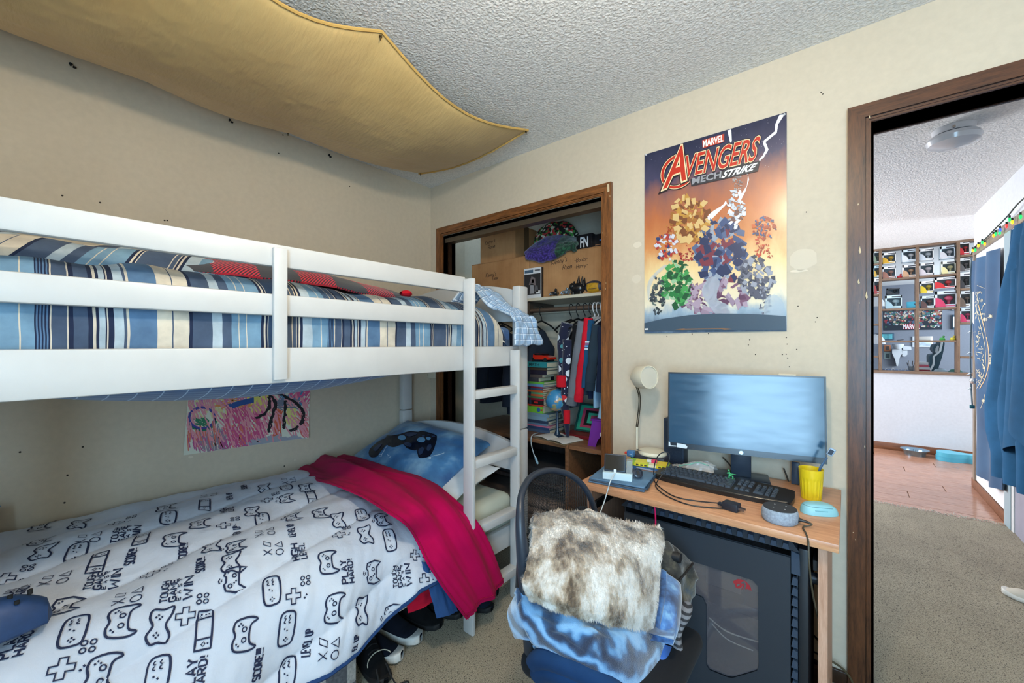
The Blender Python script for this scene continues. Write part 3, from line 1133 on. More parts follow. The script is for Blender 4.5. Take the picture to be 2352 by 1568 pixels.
def block(lines):
    """lines: list of (text, height, weight); returns strokes centred, justified"""
    out = []
    W_ = 0.30
    y = 0.0
    for t, h, wt in lines:
        _, w1 = text_strokes(t, h, wt)
        sx = W_ / (w1 - 0.2 * h) if len(t) > 1 else 1.0
        y -= h + wt * 0.9
        o_, w2 = text_strokes(t, h, wt, x0=-W_ / 2, y0=y, sx=sx)
        out += o_
    return [([(p[0], p[1] - y / 2) for p in s_[0]], s_[1]) for s_ in out]

def circ(cx, cy, r, n=14):
    return [(cx + r * math.cos(2 * math.pi * k / n), cy + r * math.sin(2 * math.pi * k / n)) for k in range(n)]

SW = 0.020

def dots(pts, w_=0.018):
    return [([(x - w_ / 2, y - w_ * .4), (x + w_ / 2, y + w_ * .4)], w_, False) for x, y in pts]

def icon(kind):
    S = []
    if kind == 'pad':
        o_ = sm2([(-.16, -.05), (-.14, .08), (-.07, .11), (.0, .09), (.07, .11), (.14, .08), (.16, -.05), (.13, -.13), (.08, -.06), (-.08, -.06), (-.13, -.13)], 4)
        S.append((o_, SW, True))
        S += [(circ(-.05, .0, .022), .012, True), (circ(.05, .0, .022), .012, True)] + dots([(-.10, .05), (-.08, .07), (.09, .06), (.11, .04), (.09, .02)], .014)
    elif kind == 'box':
        o_ = [(-.14, -.02), (-.12, .08), (-.05, .10), (-.03, .08), (.03, .08), (.05, .10), (.12, .08), (.15, -.03), (.13, -.13), (.06, -.05), (-.06, -.05), (-.11, -.13)]
        S.append((o_, SW, True))
        S += [(circ(-.07, .04, .02), .012, True), (circ(.04, .0, .02), .012, True)] + dots([(.08, .06), (.10, .04), (-.04, .0), (-.02, -.02)], .014)
        S += [([(-.03, .14), (.0, .155), (.03, .14)], .013, False), ([(-.015, .12), (.0, .127), (.015, .12)], .011, False)]
    elif kind == 'bone':
        o_ = sm2([(-.15, .06), (-.08, .10), (.0, .06), (.08, .09), (.16, .07), (.15, -.02), (.17, -.10), (.09, -.09), (.0, -.05), (-.09, -.09), (-.17, -.08), (-.14, -.01)], 4)
        S.append((o_, SW, True))
        S += dots([(-.10, .02), (-.08, .04), (-.08, .0), (-.06, .02), (.08, .04), (.10, .02), (.06, .01), (.08, -.01)], .014)
    elif kind == 'remote':
        o_ = sm2([(-.16, -.06), (-.17, .05), (-.12, .085), (.0, .09), (.12, .085), (.17, .04), (.16, -.06), (.10, -.085), (.0, -.09), (-.1, -.085)], 4)
        S.append((o_, SW, True))
        S += [(circ(.07, .03, .016, 9)[:6], .011, False), (circ(.115, .03, .016, 9)[:6], .011, False), (circ(.07, -.02, .016, 9)[:6], .011, False), (circ(.115, -.02, .016, 9)[:6], .011, False)]
        S += dots([(-.11, .02), (-.09, .0), (-.13, .0), (-.11, -.02), (-.02, .0), (.0, .03)], .014)
    elif kind == 'handheld':
        S.append(([(-.20, -.07), (-.20, .07), (.20, .07), (.20, -.07)], SW, True))
        S += [([(-.10, -.07), (-.10, .07)], SW * .8, False), ([(.11, -.07), (.11, .07)], SW * .8, False)]
        S += [([(-.17, .0), (-.15, .02), (-.13, .0), (-.15, -.02)], .009, True), (circ(.145, .03, .018, 9)[:6], .011, False)] + dots([(.15, -.01), (.15, -.035), (-.15, -.04)], .012)
    elif kind == 'plus':
        a = .028
        b_ = .085
        o_ = [(-a, a), (-a, b_), (a, b_), (a, a), (b_, a), (b_, -a), (a, -a), (a, -b_), (-a, -b_), (-a, -a), (-b_, -a), (-b_, a)]
        S.append(([(x - .06, y + .05) for x, y in o_], SW * .8, True))
        S += [(circ(.06 + dx, -.06 + dy, .022, 12), .012, True) for dx, dy in ((0, 0), (.065, 0), (0, -.065), (.065, -.065))] + dots([(-.10, -.08), (-.07, -.10)], .016)
    elif kind == 'shapes':
        S += [([(-.10, .03), (-.02, .13)], .011, False), ([(-.10, .13), (-.02, .03)], .011, False), (circ(-.07, -.06, .045, 16), .011, True), ([(.02, .04), (.06, .12), (.12, .12), (.08, .04)], .011, True), ([(.0, -.10), (.05, -.01), (.10, -.10)], .011, True)]
    elif kind == 'tough':
        S += [(p, w_, False) for p, w_ in block([('TOUGH', .062, .013), ('GAME', .062, .017), ('E A S Y', .034, .009), ('WIN', .085, .024)])]
    elif kind == 'score':
        S += [(p, w_, False) for p, w_ in block([('SCORE!!!', .085, .020)])]
    elif kind == 'level':
        S += [(p, w_, False) for p, w_ in block([('LEVEL UP', .085, .019)])]
    elif kind == 'play':
        S += [(p, w_, False) for p, w_ in block([('PLAY', .085, .021), ('HARD!', .072, .018)])]
    elif kind == 'high':
        S += [(p, w_, False) for p, w_ in block([('HIGH', .085, .021), ('LEVEL', .072, .018)])]
    return S

KINDS = ['pad', 'box', 'bone', 'remote', 'handheld', 'plus', 'shapes', 'tough', 'score', 'level', 'play', 'high']
ICON = {k: icon(k) for k in KINDS}
MOT = '''92,1245 box;98,1264 bone;176,1264 remote;290,1230 tough;300,1282 score;225,1293 handheld;236,1333 tough;297,1368 shapes;406,1355 tough;149,1397 box;170,1442 remote;279,1424 pad;366,1435 bone;469,1440 handheld;560,1460 pad;659,1446 remote;538,1333 box;623,1351 remote;684,1358 plus;418,1268 score;457,1297 score;359,1312 plus;531,1292 bone;630,1261 shapes;543,1225 level;487,1257 bone;538,1255 box;596,1250 handheld;399,1241 pad;495,1228 remote;609,1221 shapes;667,1217 level;457,1203 pad;522,1201 plus;388,1190 remote;518,1172 high;576,1174 bone;616,1174 play;670,1188 box;605,1197 remote;326,1239 handheld;380,1167 pad;415,1163 remote;482,1138 shapes;525,1141 level;471,1159 handheld;279,1197 plus;181,1205 bone;94,1212 pad;205,1232 shapes;29,1315 plus;29,1362 play;33,1478 play;51,1522 remote;163,1512 plus;232,1551 pad;362,1551 remote;446,1547 play;507,1554 plus;590,1530 score;659,1543 remote;754,1294 pad;796,1312 play;856,1314 box;922,1324 tough;978,1318 plus;768,1397 pad;830,1405 bone;894,1413 box;704,1473 level;758,1489 shapes;812,1487 level;686,1560 box;682,1270 high;896,1242 remote;928,1256 score;956,1262 plus;840,1230 bone;784,1222 plus;750,1216 handheld;876,1192 box;832,1188 remote;778,1196 bone;738,1182 pad;756,1164 tough;716,1140 handheld;658,1146 box;622,1146 plus;702,1120 pad;660,1120 remote;662,1102 shapes;608,1120 bone;698,1218 high;560,1120 score;340,1280 bone;130,1330 shapes;60,1420 tough;440,1400 plus;590,1400 score;500,1370 pad;120,1300 remote'''
mv, mf = [], []
SEEN = []
TXT = ('tough', 'score', 'level', 'play', 'high')
for it in MOT.split(';'):
    pos, kd = it.split()
    px, py = [float(x) for x in pos.split(',')]
    d = ray(px, py).normalized()
    hit = bvh_c.ray_cast(CAM, d)
    if hit[0] is None:
        continue
    P = hit[0]
    best = min(range(len(PRO)), key=lambda i: (PRO[i].x - P.x) ** 2 + (PRO[i].z - P.z) ** 2)
    a0, y0 = PA[best], P.y
    if any((a0 - q_[0]) ** 2 + (y0 - q_[1]) ** 2 < (0.060 if (kd in TXT) == q_[2] else 0.066) ** 2 for q_ in SEEN):
        continue
    SEEN.append((a0, y0, kd in TXT))
    sc = 0.24 if kd in ('tough', 'score', 'level', 'play', 'high') else 0.25
    for pts, wt, cl in [(s_ if len(s_) == 3 else (s_[0], s_[1], False)) for s_ in ICON[kd]]:
        V_, F_ = ribbon(pts, wt, cl, 0.05)
        base = len(mv)
        ok = []
        for v in V_:
            tx, ty = v.x * sc, v.y * sc
            da = -(tx * math.cos(PHI)) + ty * math.sin(PHI) * -1
            dy = tx * math.sin(PHI) - ty * math.cos(PHI)
            a, y = a0 + da, y0 + dy
            ok.append(0.03 < a < hem(y) - 0.012 and CY0 + .03 < y < CY1 - 0.01)
            c0 = comf(a, y)
            t1 = comf(a + 0.004, y) - c0
            t2 = comf(a, y + 0.004) - c0
            n = t1.cross(t2)
            n = n.normalized() if n.length > 0 else Vector((0, 0, 1))
            if n.z + n.x < 0:
                n = -n
            mv.append(c0 + n * 0.0032)
        for f in F_:
            if all(ok[i] for i in f):
                mf.append(tuple(base + i for i in f))
b = MB()
b.add(mv, mf)
o = obj('printed_motifs', b, M_NAVYPRINT, cf)
o['label'] = 'navy print of gamepads, symbols and gaming words'

def resample(P, n):
    P = catmull([Vector(p) for p in P], 10)
    L = [0.0]
    for i in range(1, len(P)):
        L.append(L[-1] + (P[i] - P[i - 1]).length)
    out = []
    j = 0
    for k in range(n + 1):
        d = L[-1] * k / n
        while j < len(L) - 2 and L[j + 1] < d:
            j += 1
        t = (d - L[j]) / max(L[j + 1] - L[j], 1e-9)
        out.append(P[j].lerp(P[j + 1], min(t, 1)))
    return out

cl_ = [onx(676, 1084, 0.05), onz(756, 1110, 0.658), onz(824, 1140, 0.655), onz(888, 1180, 0.638), onz(922, 1202, 0.606), onx(952, 1240, 1.085), onx(980, 1296, 1.150), onx(1024, 1364, 1.180), onx(1067, 1421, 1.200)]
cr_ = [onx(790, 1048, 0.05), onz(860, 1064, 0.630), onz(920, 1084, 0.612), onz(992, 1104, 0.588), onz(1046, 1148, 0.552), onx(1090, 1192, 1.118), onx(1125, 1252, 1.155), onx(1159, 1336, 1.180)]
NR = 70
RL, RR = resample(cl_, NR), resample(cr_, NR)

def crim(u, v):
    k = u * NR
    i = min(int(k), NR - 1)
    a = RL[i].lerp(RL[i + 1], k - i)
    c = RR[i].lerp(RR[i + 1], k - i)
    p = a.lerp(c, v)
    bul = 0.030 * math.sin(math.pi * v) * (1 - 0.5 * u)
    wv = 0.018 * ns(v * 4.5 + u * 1.5, u * 2.2, 6.0) + 0.013 * math.sin(v * 13 + u * 6 + 1.0) * math.sin(math.pi * v) * (0.5 + 0.6 * u) + 0.010 * abs(ns(v * 11 - u * 3, u * 4, 2.0))
    up_ = 1 - min(max((u - 0.55) / 0.25, 0), 1)
    n = Vector((1 - up_, 0, up_ + 0.05)).normalized()
    q = p + n * (bul + wv + 0.004)
    q.x = max(q.x, 0.02)
    return q

M_CRIM = fabric((172, 2, 72), 0.08, name='crimson_cotton')
b = MB()
b.slab(crim, 110, 44, 0.008)
o = obj('blanket', b, M_CRIM, None, 70)
tag(o, 'crimson cotton blanket folded across the lower bunk and hanging past its side rail', 'blanket')
b = MB()
b.tube([Vector(crim(i / 60, 0.025)) + Vector((0.002, -0.001, 0.002)) for i in range(61)], 0.0022, 5)
b.tube([Vector(crim(0.985, i / 30)) + Vector((0.003, 0, 0.001)) for i in range(31)], 0.0022, 5)
obj('hem_seam', b, fabric((150, 12, 56), 0.08), o)

def strip4(A, B, C, D, bend, seed):
    A, B, C, D = Vector(A), Vector(B), Vector(C), Vector(D)

    def fn(u, v):
        p = A.lerp(B, v).lerp(D.lerp(C, v), u)
        return p + Vector((bend * math.sin(math.pi * v) + 0.008 * ns(u * 4, v * 5, seed), 0, 0))
    return fn

b = MB().slab(strip4(onx(968, 1290, 1.128), onx(1000, 1290, 1.130), onx(1052, 1404, 1.165), onx(1004, 1420, 1.155), 0.006, 4), 24, 12, 0.006)
tag(obj('bed_sheet', b, fabric((44, 78, 128), 0.1), None, 60), 'navy sheet hanging between the comforter and the crimson blanket', 'sheet')
b = MB().slab(strip4(onx(930, 1330, 1.075), onx(1000, 1320, 1.075), onx(1000, 1378, 1.105), onx(938, 1408, 1.105), 0.01, 7), 16, 10, 0.006)
tag(obj('bed_sheet', b, fabric((186, 22, 50), 0.1), None, 60), 'red sheet edge peeking out below the navy sheet', 'sheet')

def pillow(b, M, hw, hh, T, p=3.0, seed=0.0, wr=0.012, nu=44, nv=34):
    for sg in (1, -1):
        def fn(u, v):
            U, V_ = 2 * u - 1, 2 * v - 1
            e = max(0.0, (1 - abs(U) ** p)) ** 0.55 * max(0.0, (1 - abs(V_) ** p)) ** 0.55
            pin = 1 - 0.07 * (1 - (abs(U * V_)) ** 1.5)
            x = U * hw * (pin + 0.0)
            y = V_ * hh * (pin + 0.0)
            z = sg * T * e + wr * ns(U * 2.5 + seed, V_ * 2.5, seed) * e + 0.4 * wr * ns(U * 7 + seed, V_ * 7, seed + 3)
            q = M @ Vector((x, y, z))
            return q
        g = MB()
        g.grid(fn, nu, nv)
        if sg < 0:
            g.F = [f[::-1] for f in g.F]
            g.U = [u_[::-1] for u_ in g.U]
        b.add(g.V, g.F)
        b.U[-len(g.F):] = g.U
    return b

def sky_pillow():
    k = NT('blue_cloud_pillowcase')
    v = k.coord()
    n1 = k.noise(v, 5.5, 4)
    k.base(k.ramp(n1, [(0.32, (36, 84, 136)), (0.50, (62, 120, 170)), (0.68, (136, 178, 206))]))
    k.p(Roughness=0.65, Sheen_Weight=0.15)
    k.bump(k.noise(v, 24, 4), 0.2, 0.01)
    return k.m

b = MB()
MPW = frame((0.56, -0.535, 0.548), (1, 0.02, 0.0), (0.0, 0.9, 0.25))
pillow(b, MPW, 0.40, 0.23, 0.06, 3.2, 4.0)
o = obj('pillow', b, fabric((214, 222, 228), 0.05), None, 70)
tag(o, 'plain white pillow lying beneath the blue printed pillow on the lower bunk', 'pillow')
b = MB()
MPB = frame((0.475, -0.480, 0.650), (1.0, 0.03, -0.05), (0.06, 0.90, 0.36))
pillow(b, MPB, 0.385, 0.235, 0.085, 3.0, 1.0)
pb = obj('pillow', b, sky_pillow(), None, 70)
tag(pb, 'blue pillow printed with a black gamepad leaning on the lower headboard', 'pillow')
bv_p = BVHTree.FromPolygons([x.co for x in pb.data.vertices], [p.vertices[:] for p in pb.data.polygons])

def decal_px(bvh, poly, off=0.003, sub=4, smooth=True, fix=None):
    """polygon in photo pixels, pressed onto the surface it lies on"""
    if smooth:
        poly = sm2(poly, 5)
    bm = bmesh.new()
    vs_ = [bm.verts.new((p[0], p[1], 0)) for p in poly]
    bm.faces.new(vs_)
    bmesh.ops.triangulate(bm, faces=bm.faces[:])
    for _ in range(sub):
        long = [e for e in bm.edges if e.calc_length() > 9]
        if not long:
            break
        bmesh.ops.subdivide_edges(bm, edges=long, cuts=1)
        bmesh.ops.triangulate(bm, faces=bm.faces[:])
    b = MB()
    bm.verts.index_update()
    V_, keep = [], []
    for v in bm.verts:
        d = ray(v.co.x, v.co.y).normalized()
        h = bvh.ray_cast(CAM, d)
        if h[0] is None:
            V_.append(Vector((0, 0, 0)))
            keep.append(False)
        else:
            n = h[1] if h[1].dot(d) < 0 else -h[1]
            V_.append(h[0] + n * off)
            keep.append(True)
    fs = []
    for f in bm.faces:
        ids = [v.index for v in f.verts]
        if all(keep[i] for i in ids):
            a, c, e = V_[ids[0]], V_[ids[1]], V_[ids[2]]
            if (c - a).cross(e - a).dot(ray(CX, CY)) > 0:
                ids = ids[::-1]
            fs.append(tuple(ids))
    b.add(V_, fs)
    bm.free()
    return b

K8 = lambda P: [(820 + x * 360 / 2352, 960 + y * 360 / 2352) for x, y in P]
M_GP = plain((16, 22, 40), 0.25, name='gamepad_print')
M_GP2 = plain((38, 58, 92), 0.4, name='gamepad_print_mid')
M_GP3 = plain((104, 160, 200), 0.4, name='gamepad_print_light')
gp = obj('gamepad_print', decal_px(bv_p, K8([(190, 480), (230, 430), (330, 350), (430, 300), (450, 265), (520, 265), (640, 245), (700, 225), (800, 200), (920, 210), (960, 195), (1040, 210), (1180, 255), (1200, 300), (1180, 400), (1120, 540), (1060, 590), (940, 600), (910, 540), (900, 480), (860, 490), (760, 460), (720, 420), (680, 400), (560, 440), (480, 425), (440, 410), (350, 520), (300, 580), (220, 590), (180, 540)]), 0.003), M_GP, pb)
for poly, m, off in (
        ([(620, 290), (650, 268), (710, 270), (735, 300), (720, 330), (660, 335), (625, 315)], M_GP3, .0045), ([(905, 325), (940, 298), (1000, 298), (1025, 325), (1015, 360), (960, 372), (915, 355)], M_GP3, .0045),
        ([(1040, 300), (1080, 290), (1110, 310), (1090, 335), (1050, 330)], M_GP3, .0045), ([(975, 270), (1010, 262), (1025, 280), (990, 290)], M_GP2, .0045), ([(1120, 275), (1160, 268), (1180, 285), (1140, 295)], M_GP2, .0045), ([(1060, 255), (1095, 252), (1095, 268), (1065, 270)], M_GP2, .0045),
        ([(930, 480), (980, 440), (1010, 470), (980, 540), (940, 560), (925, 530)], M_GP2, .0045), ([(1060, 420), (1110, 400), (1120, 450), (1080, 500), (1050, 480)], M_GP2, .0045),
        ([(250, 470), (330, 400), (380, 390), (350, 440), (290, 500)], M_GP2, .0045), ([(700, 390), (760, 370), (820, 400), (800, 440), (740, 420)], M_GP2, .0045), ([(720, 250), (800, 222), (900, 232), (880, 260), (780, 285)], M_GP2, .0045)):
    obj('print_detail', decal_px(bv_p, K8(poly), off), m, gp)
wl_ = [[(360, 560), (400, 500), (430, 440), (480, 400), (500, 370)], [(210, 470), (230, 450), (240, 475), (210, 470)], [(330, 545), (375, 540), (370, 570), (335, 572), (330, 545)], [(1080, 585), (1110, 585), (1105, 605), (1078, 605), (1080, 585)], [(450, 545), (510, 575), (480, 595)], [(1120, 570), (1240, 545), (1310, 520)], [(295, 430), (330, 450), (345, 430)]]
for ln in wl_:
    V_, F_ = ribbon(K8(ln), 1.1, False, 4)
    dd = MB()
    vv = []
    for v in V_:
        d = ray(v.x, v.y).normalized()
        h = bv_p.ray_cast(CAM, d)
        vv.append((h[0] - d * 0.004) if h[0] is not None else Vector((0, 0, 0)))
    if all(v.length > 0 for v in vv):
        dd.add(vv, F_)
        obj('print_line', dd, plain((200, 220, 232), 0.5), gp)

b = MB()
pillow(b, frame((0.16, -2.20, 0.655), (0.2, 1, 0), (-1, 0.2, 0.5)), 0.18, 0.12, 0.05, 3.0, 9.0, nu=20, nv=16)
tag(obj('pillow', b, fabric((96, 146, 186), 0.1), None, 70), 'light blue pillow at the foot end of the lower bunk by the wall', 'pillow')
clog = thing('clog', 'navy blue foam clog lying on the white comforter', 'shoe', (0.92, -2.06, 0.60))
b = MB()

def clogf(u, v):
    L = 0.25
    y = -2.165 + u * L
    wdt = 0.052 * (math.sin(math.pi * min(1, 0.12 + 0.80 * u)) ** 0.45) * (1 if u < 0.97 else max(0.05, (1 - u) / 0.03))
    ht = 0.03 + 0.045 * math.sin(math.pi * min(max((u - 0.30) / 0.7, 0), 1)) ** 0.8
    a = v * 2 * math.pi
    z = 0.628 + (ht if math.sin(a) > 0 else 0.012) * math.copysign(abs(math.sin(a)) ** 0.8, math.sin(a)) * (1 if u < 0.97 else max(0.1, (1 - u) / 0.03))
    return (0.935 + wdt * math.copysign(abs(math.cos(a)) ** 0.8, math.cos(a)) - 0.02 * u, y, z)

b.grid(clogf, 30, 24)
obj('upper', b, plain((34, 62, 104), 0.55, var=0.1, vs_=30), clog)
for dx, dy in ((0.018, -2.06), (0.0, -2.03), (-0.02, -2.06), (0.022, -2.02), (-0.012, -2.0)):
    obj('vent_hole', MB().cyl((0.925 + dx, dy + .05, 0.690), (0.925 + dx, dy + .05, 0.706 - abs(dx) * 0.4), 0.0045, n=10), M_BLACKM, clog)
# ================================================================== LAMP, CANOPY, WALL ART
lamp = thing('ceiling_light', 'round frosted glass dome light on the popcorn ceiling of the bedroom', 'ceiling light', (2.15, -1.50, 2.44))
obj('canopy_plate', MB().lathe([(0.0, 2.44), (0.13, 2.44), (0.13, 2.425), (0.12, 2.415), (0.0, 2.415)], 28, (2.15, -1.50, 0)), M_STEEL, lamp)
dome = MB().lathe([(0.125, 2.415), (0.128, 2.39), (0.115, 2.36), (0.08, 2.335), (0.03, 2.322), (0.0, 2.32)], 28, (2.15, -1.50, 0))
obj('glass_dome', dome, plain((255, 226, 176), 0.4, em=6.0), lamp)
ld = bpy.data.lights.new('ceiling_bulb', 'POINT')
ld.energy = 31
ld.color = (1.0, 0.86, 0.66)
ld.shadow_soft_size = 0.06
lo_ = bpy.data.objects.new('ceiling_bulb', ld)
COL.objects.link(lo_)
lo_.parent = lamp
lo_.location = (0, 0, -0.22)

def canopy():
    Rr = [onz(1213, 297, 2.434), onz(877, 70, 2.434), Vector((1.06, -1.75, 2.43)), Vector((1.02, -2.55, 2.43))]
    Ll = [onz(962, 398, 2.425), onz(660, 300, 2.405), onz(330, 180, 2.405), Vector((0.16, -2.55, 2.42))]
    ts = [0.0, 0.30, 0.62, 1.0]

    def lerp(L, t):
        for k in range(len(ts) - 1):
            if t <= ts[k + 1] + 1e-9:
                f = (t - ts[k]) / (ts[k + 1] - ts[k])
                return L[k].lerp(L[k + 1], f), f
        return L[-1], 1.0

    def fn(u, v):
        r_, fr_ = lerp(Rr, u)
        l_, fl_ = lerp(Ll, u)
        p = l_.lerp(r_, v)
        er = 0.075 * math.sin(math.pi * fr_) * v ** 3
        el = 0.030 * math.sin(math.pi * fl_) * (1 - v) ** 3
        endd = min(1.0, u / 0.16)
        belly = 0.135 * math.sin(math.pi * v) ** 0.75 * endd ** 0.8 + 0.05 * math.sin(math.pi * v) * (1 - endd)
        wr = 0.006 * ns(u * 16 + v * 9, v * 22 - u * 6, 3.0) * math.sin(math.pi * v) + 0.003 * ns(u * 40 + v * 30, v * 60, 1.0)
        p.z -= er + el + belly + abs(wr)
        p.x -= 0.05 * math.sin(math.pi * fr_) * v ** 4 if fr_ > 0 else 0
        p.z = min(p.z, 2.432)
        return p
    return fn

def canopy_mat():
    k = NT('mustard_cotton')
    v = k.coord()
    n1 = k.noise(v, 2.0, 4)
    k.base(k.ramp(n1, [(0.3, (188, 156, 98)), (0.7, (214, 184, 124))]))
    k.p(Roughness=0.7, Sheen_Weight=0.2)
    w_ = k.n('TexNoise', Vector=k.coord('Object', (7, 26, 7), (0, 0, 0.5)), Scale=3.0, Detail=4.0)
    k.bump(w_.outputs[0], 0.2, 0.014)
    return k.m

b = MB()
cfn = canopy()
b.slab(cfn, 110, 60, 0.004, flip=True)
can = obj('canopy', b, canopy_mat(), None, 80)
tag(can, 'mustard yellow cloth canopy pinned under the popcorn ceiling above the bunk bed', 'canopy')
b = MB()
b.tube([Vector(cfn(i / 110, 1.0)) + Vector((0, 0, -0.003)) for i in range(111)], 0.006, 6)
b.tube([Vector(cfn(0, i / 40)) + Vector((0, 0, -0.003)) for i in range(41)], 0.005, 6)
obj('hem', b, fabric((206, 168, 98), 0.1), can)
for u, v in ((0.0, 0.985), (0.30, 0.99), (0.0, 0.02), (0.30, 0.01), (0.62, 0.99)):
    p = Vector(cfn(u, v))
    b = MB().cyl(p + Vector((0, 0, -0.004)), p + Vector((0, 0, -0.009)), 0.006, n=10).cyl(p + Vector((0, 0, -0.009)), p + Vector((0, 0, -0.02)), 0.0022, n=8)
    obj('push_pin', b, plain((92, 74, 44), 0.4, 0.4), can)

def glyphs(txt, off=0.0, shear=0.0):
    """-> (verts2d, faces) of the text fitted to its box"""
    cu = bpy.data.curves.new('lettering', 'FONT')
    cu.body = txt
    cu.offset = off
    cu.shear = shear
    cu.resolution_u = 3
    o = bpy.data.objects.new('lettering', cu)
    COL.objects.link(o)
    dg = bpy.context.evaluated_depsgraph_get()
    me = bpy.data.meshes.new_from_object(o.evaluated_get(dg))
    V_ = [(v.co.x, v.co.y) for v in me.vertices]
    F_ = [tuple(p.vertices) for p in me.polygons]
    bpy.data.objects.remove(o)
    bpy.data.curves.remove(cu)
    bpy.data.meshes.remove(me)
    return V_, F_

def text_quad(txt, quad, fn, off=0.0, shear=0.0, ref=None):
    """text box mapped into a quad (TL, TR, BR, BL) of 2d points, then fn(x, y) -> 3d"""
    V0, _ = glyphs(txt, 0.0, shear)
    x0, x1 = min(v[0] for v in V0), max(v[0] for v in V0)
    y0, y1 = min(v[1] for v in V0), max(v[1] for v in V0)
    V_, F_ = glyphs(txt, off, shear) if off else (V0, _)
    TL, TR, BR, BL = [Vector(q) for q in quad]
    out = []
    for v in V_:
        s_ = (v[0] - x0) / (x1 - x0)
        t_ = (v[1] - y0) / max(y1 - y0, 1e-6)
        p = (BL + (BR - BL) * s_) * (1 - t_) + (TL + (TR - TL) * s_) * t_
        out.append(fn(p.x, p.y))
    return out, F_

PX0, PX1, PZ0, PZ1 = 1.632, 2.216, 1.331, 2.211

def ps(s, t):
    y = -0.004 - 0.004 * math.exp(-((t - 0.02) / 0.05) ** 2) * (0.6 + 0.4 * math.sin(s * 11)) - 0.0006 * math.sin(s * 5 + t * 3) ** 2
    return Vector((PX0 + s * (PX1 - PX0), y, PZ0 + t * (PZ1 - PZ0)))

def pcrop(x, y, off=0.0014):
    p = ony(1440 + x * 420 / 1220, 240 + y * 420 / 1220, -0.006)
    s, t = (p.x - PX0) / (PX1 - PX0), (p.z - PZ0) / (PZ1 - PZ0)
    s, t = min(max(s, 0.004), 0.996), min(max(t, 0.004), 0.996)
    q = ps(s, t)
    q.y -= off
    return q

def poster_mat():
    k = NT('poster_print')
    tc = k.n('TexCoord')
    sp = k.n('SeparateXYZ', Vector=tc.outputs['UV'])
    n1 = k.noise(k.coord('UV', (5, 3, 1)), 1.6, 4)
    f = k.math('ADD', sp.outputs[1], k.math('MULTIPLY', k.math('SUBTRACT', n1, 0.5), 0.22))
    k.base(k.ramp(f, [(0.0, (70, 92, 118)), (0.10, (150, 172, 190)), (0.16, (232, 222, 196)), (0.33, (236, 206, 150)), (0.46, (208, 138, 84)), (0.62, (186, 108, 66)), (0.74, (150, 96, 82)), (0.84, (64, 62, 92)), (1.0, (30, 36, 66))]))
    k.p(Roughness=0.28, Specular_IOR_Level=0.5, Coat_Weight=0.25, Coat_Roughness=0.2)
    return k.m

b = MB()
b.grid(ps, 30, 40)
poster = obj('poster', b, poster_mat(), None, 80)
tag(poster, 'glossy film poster in navy and orange with red lettering pinned on the beige wall', 'poster')

def pmat(c):
    return plain(c, 0.35, name='poster_ink')

def pshape(name, polys, c, off):
    b = MB()
    for i_, poly in enumerate(polys):
        b.add([pcrop(x, y, off + i_ * 3e-6) for x, y in poly], [tuple(range(len(poly)))])
    return obj(name, b, pmat(c), poster, 80)

random.seed(3)
pshape('printed_star', [[(x - 1.4, y), (x, y - 1.6), (x + 1.4, y), (x, y + 1.6)] for x, y in [(random.uniform(150, 1050), random.uniform(90, 420)) for _ in range(70)] if y > 330 - 0.25 * x], (226, 228, 236), 0.0012)
for _pl in ([[(1018, 66), (1052, 66), (1010, 130), (1000, 190), (925, 250), (945, 300), (915, 350), (885, 378), (880, 366), (905, 340), (925, 300), (908, 262), (912, 240), (985, 180), (990, 130)], [(670, 152), (696, 148), (700, 245), (688, 255)], [(515, 775), (560, 720), (640, 670), (660, 640), (668, 660), (600, 730), (540, 790)], [(735, 640), (800, 540), (808, 470), (770, 440), (790, 430), (815, 500), (790, 580), (760, 640)]]):
    pshape('printed_lightning', [_pl], (238, 238, 240), 0.0014)
CLUST = [
    (620, 980, 160, 210, [(58, 78, 120), (84, 100, 134), (40, 52, 88), (150, 160, 176), (120, 52, 66)], 46),
    (580, 1290, 210, 120, [(120, 84, 108), (96, 62, 88), (150, 130, 150), (170, 150, 168)], 34),
    (330, 1200, 95, 150, [(40, 120, 64), (70, 152, 82), (30, 84, 52), (150, 190, 150)], 34),
    (210, 1270, 50, 120, [(66, 74, 82), (96, 110, 104), (48, 56, 62)], 16),
    (865, 1150, 110, 130, [(116, 118, 132), (150, 154, 168), (84, 86, 102), (60, 64, 80)], 34),
    (920, 1300, 40, 90, [(116, 118, 132), (84, 86, 102)], 10),
    (420, 760, 120, 150, [(160, 104, 48), (190, 140, 62), (120, 70, 40), (214, 180, 120)], 36),
    (300, 820, 50, 40, [(160, 70, 40), (190, 140, 62)], 8),
    (730, 690, 55, 120, [(200, 204, 212), (150, 154, 164), (110, 80, 78), (224, 224, 228)], 24),
    (740, 520, 32, 50, [(128, 118, 118), (168, 160, 158)], 10),
    (915, 820, 75, 70, [(40, 84, 132), (196, 92, 44), (150, 60, 36), (30, 60, 104)], 20),
    (890, 960, 30, 80, [(190, 70, 44), (160, 54, 40)], 8), (950, 980, 24, 60, [(190, 70, 44), (160, 54, 40)], 6),
    (270, 950, 80, 80, [(176, 56, 48), (206, 206, 216), (52, 66, 110)], 20),
    (405, 1000, 48, 55, [(140, 40, 40), (170, 60, 54)], 8)]
byc = {}
random.seed(17)
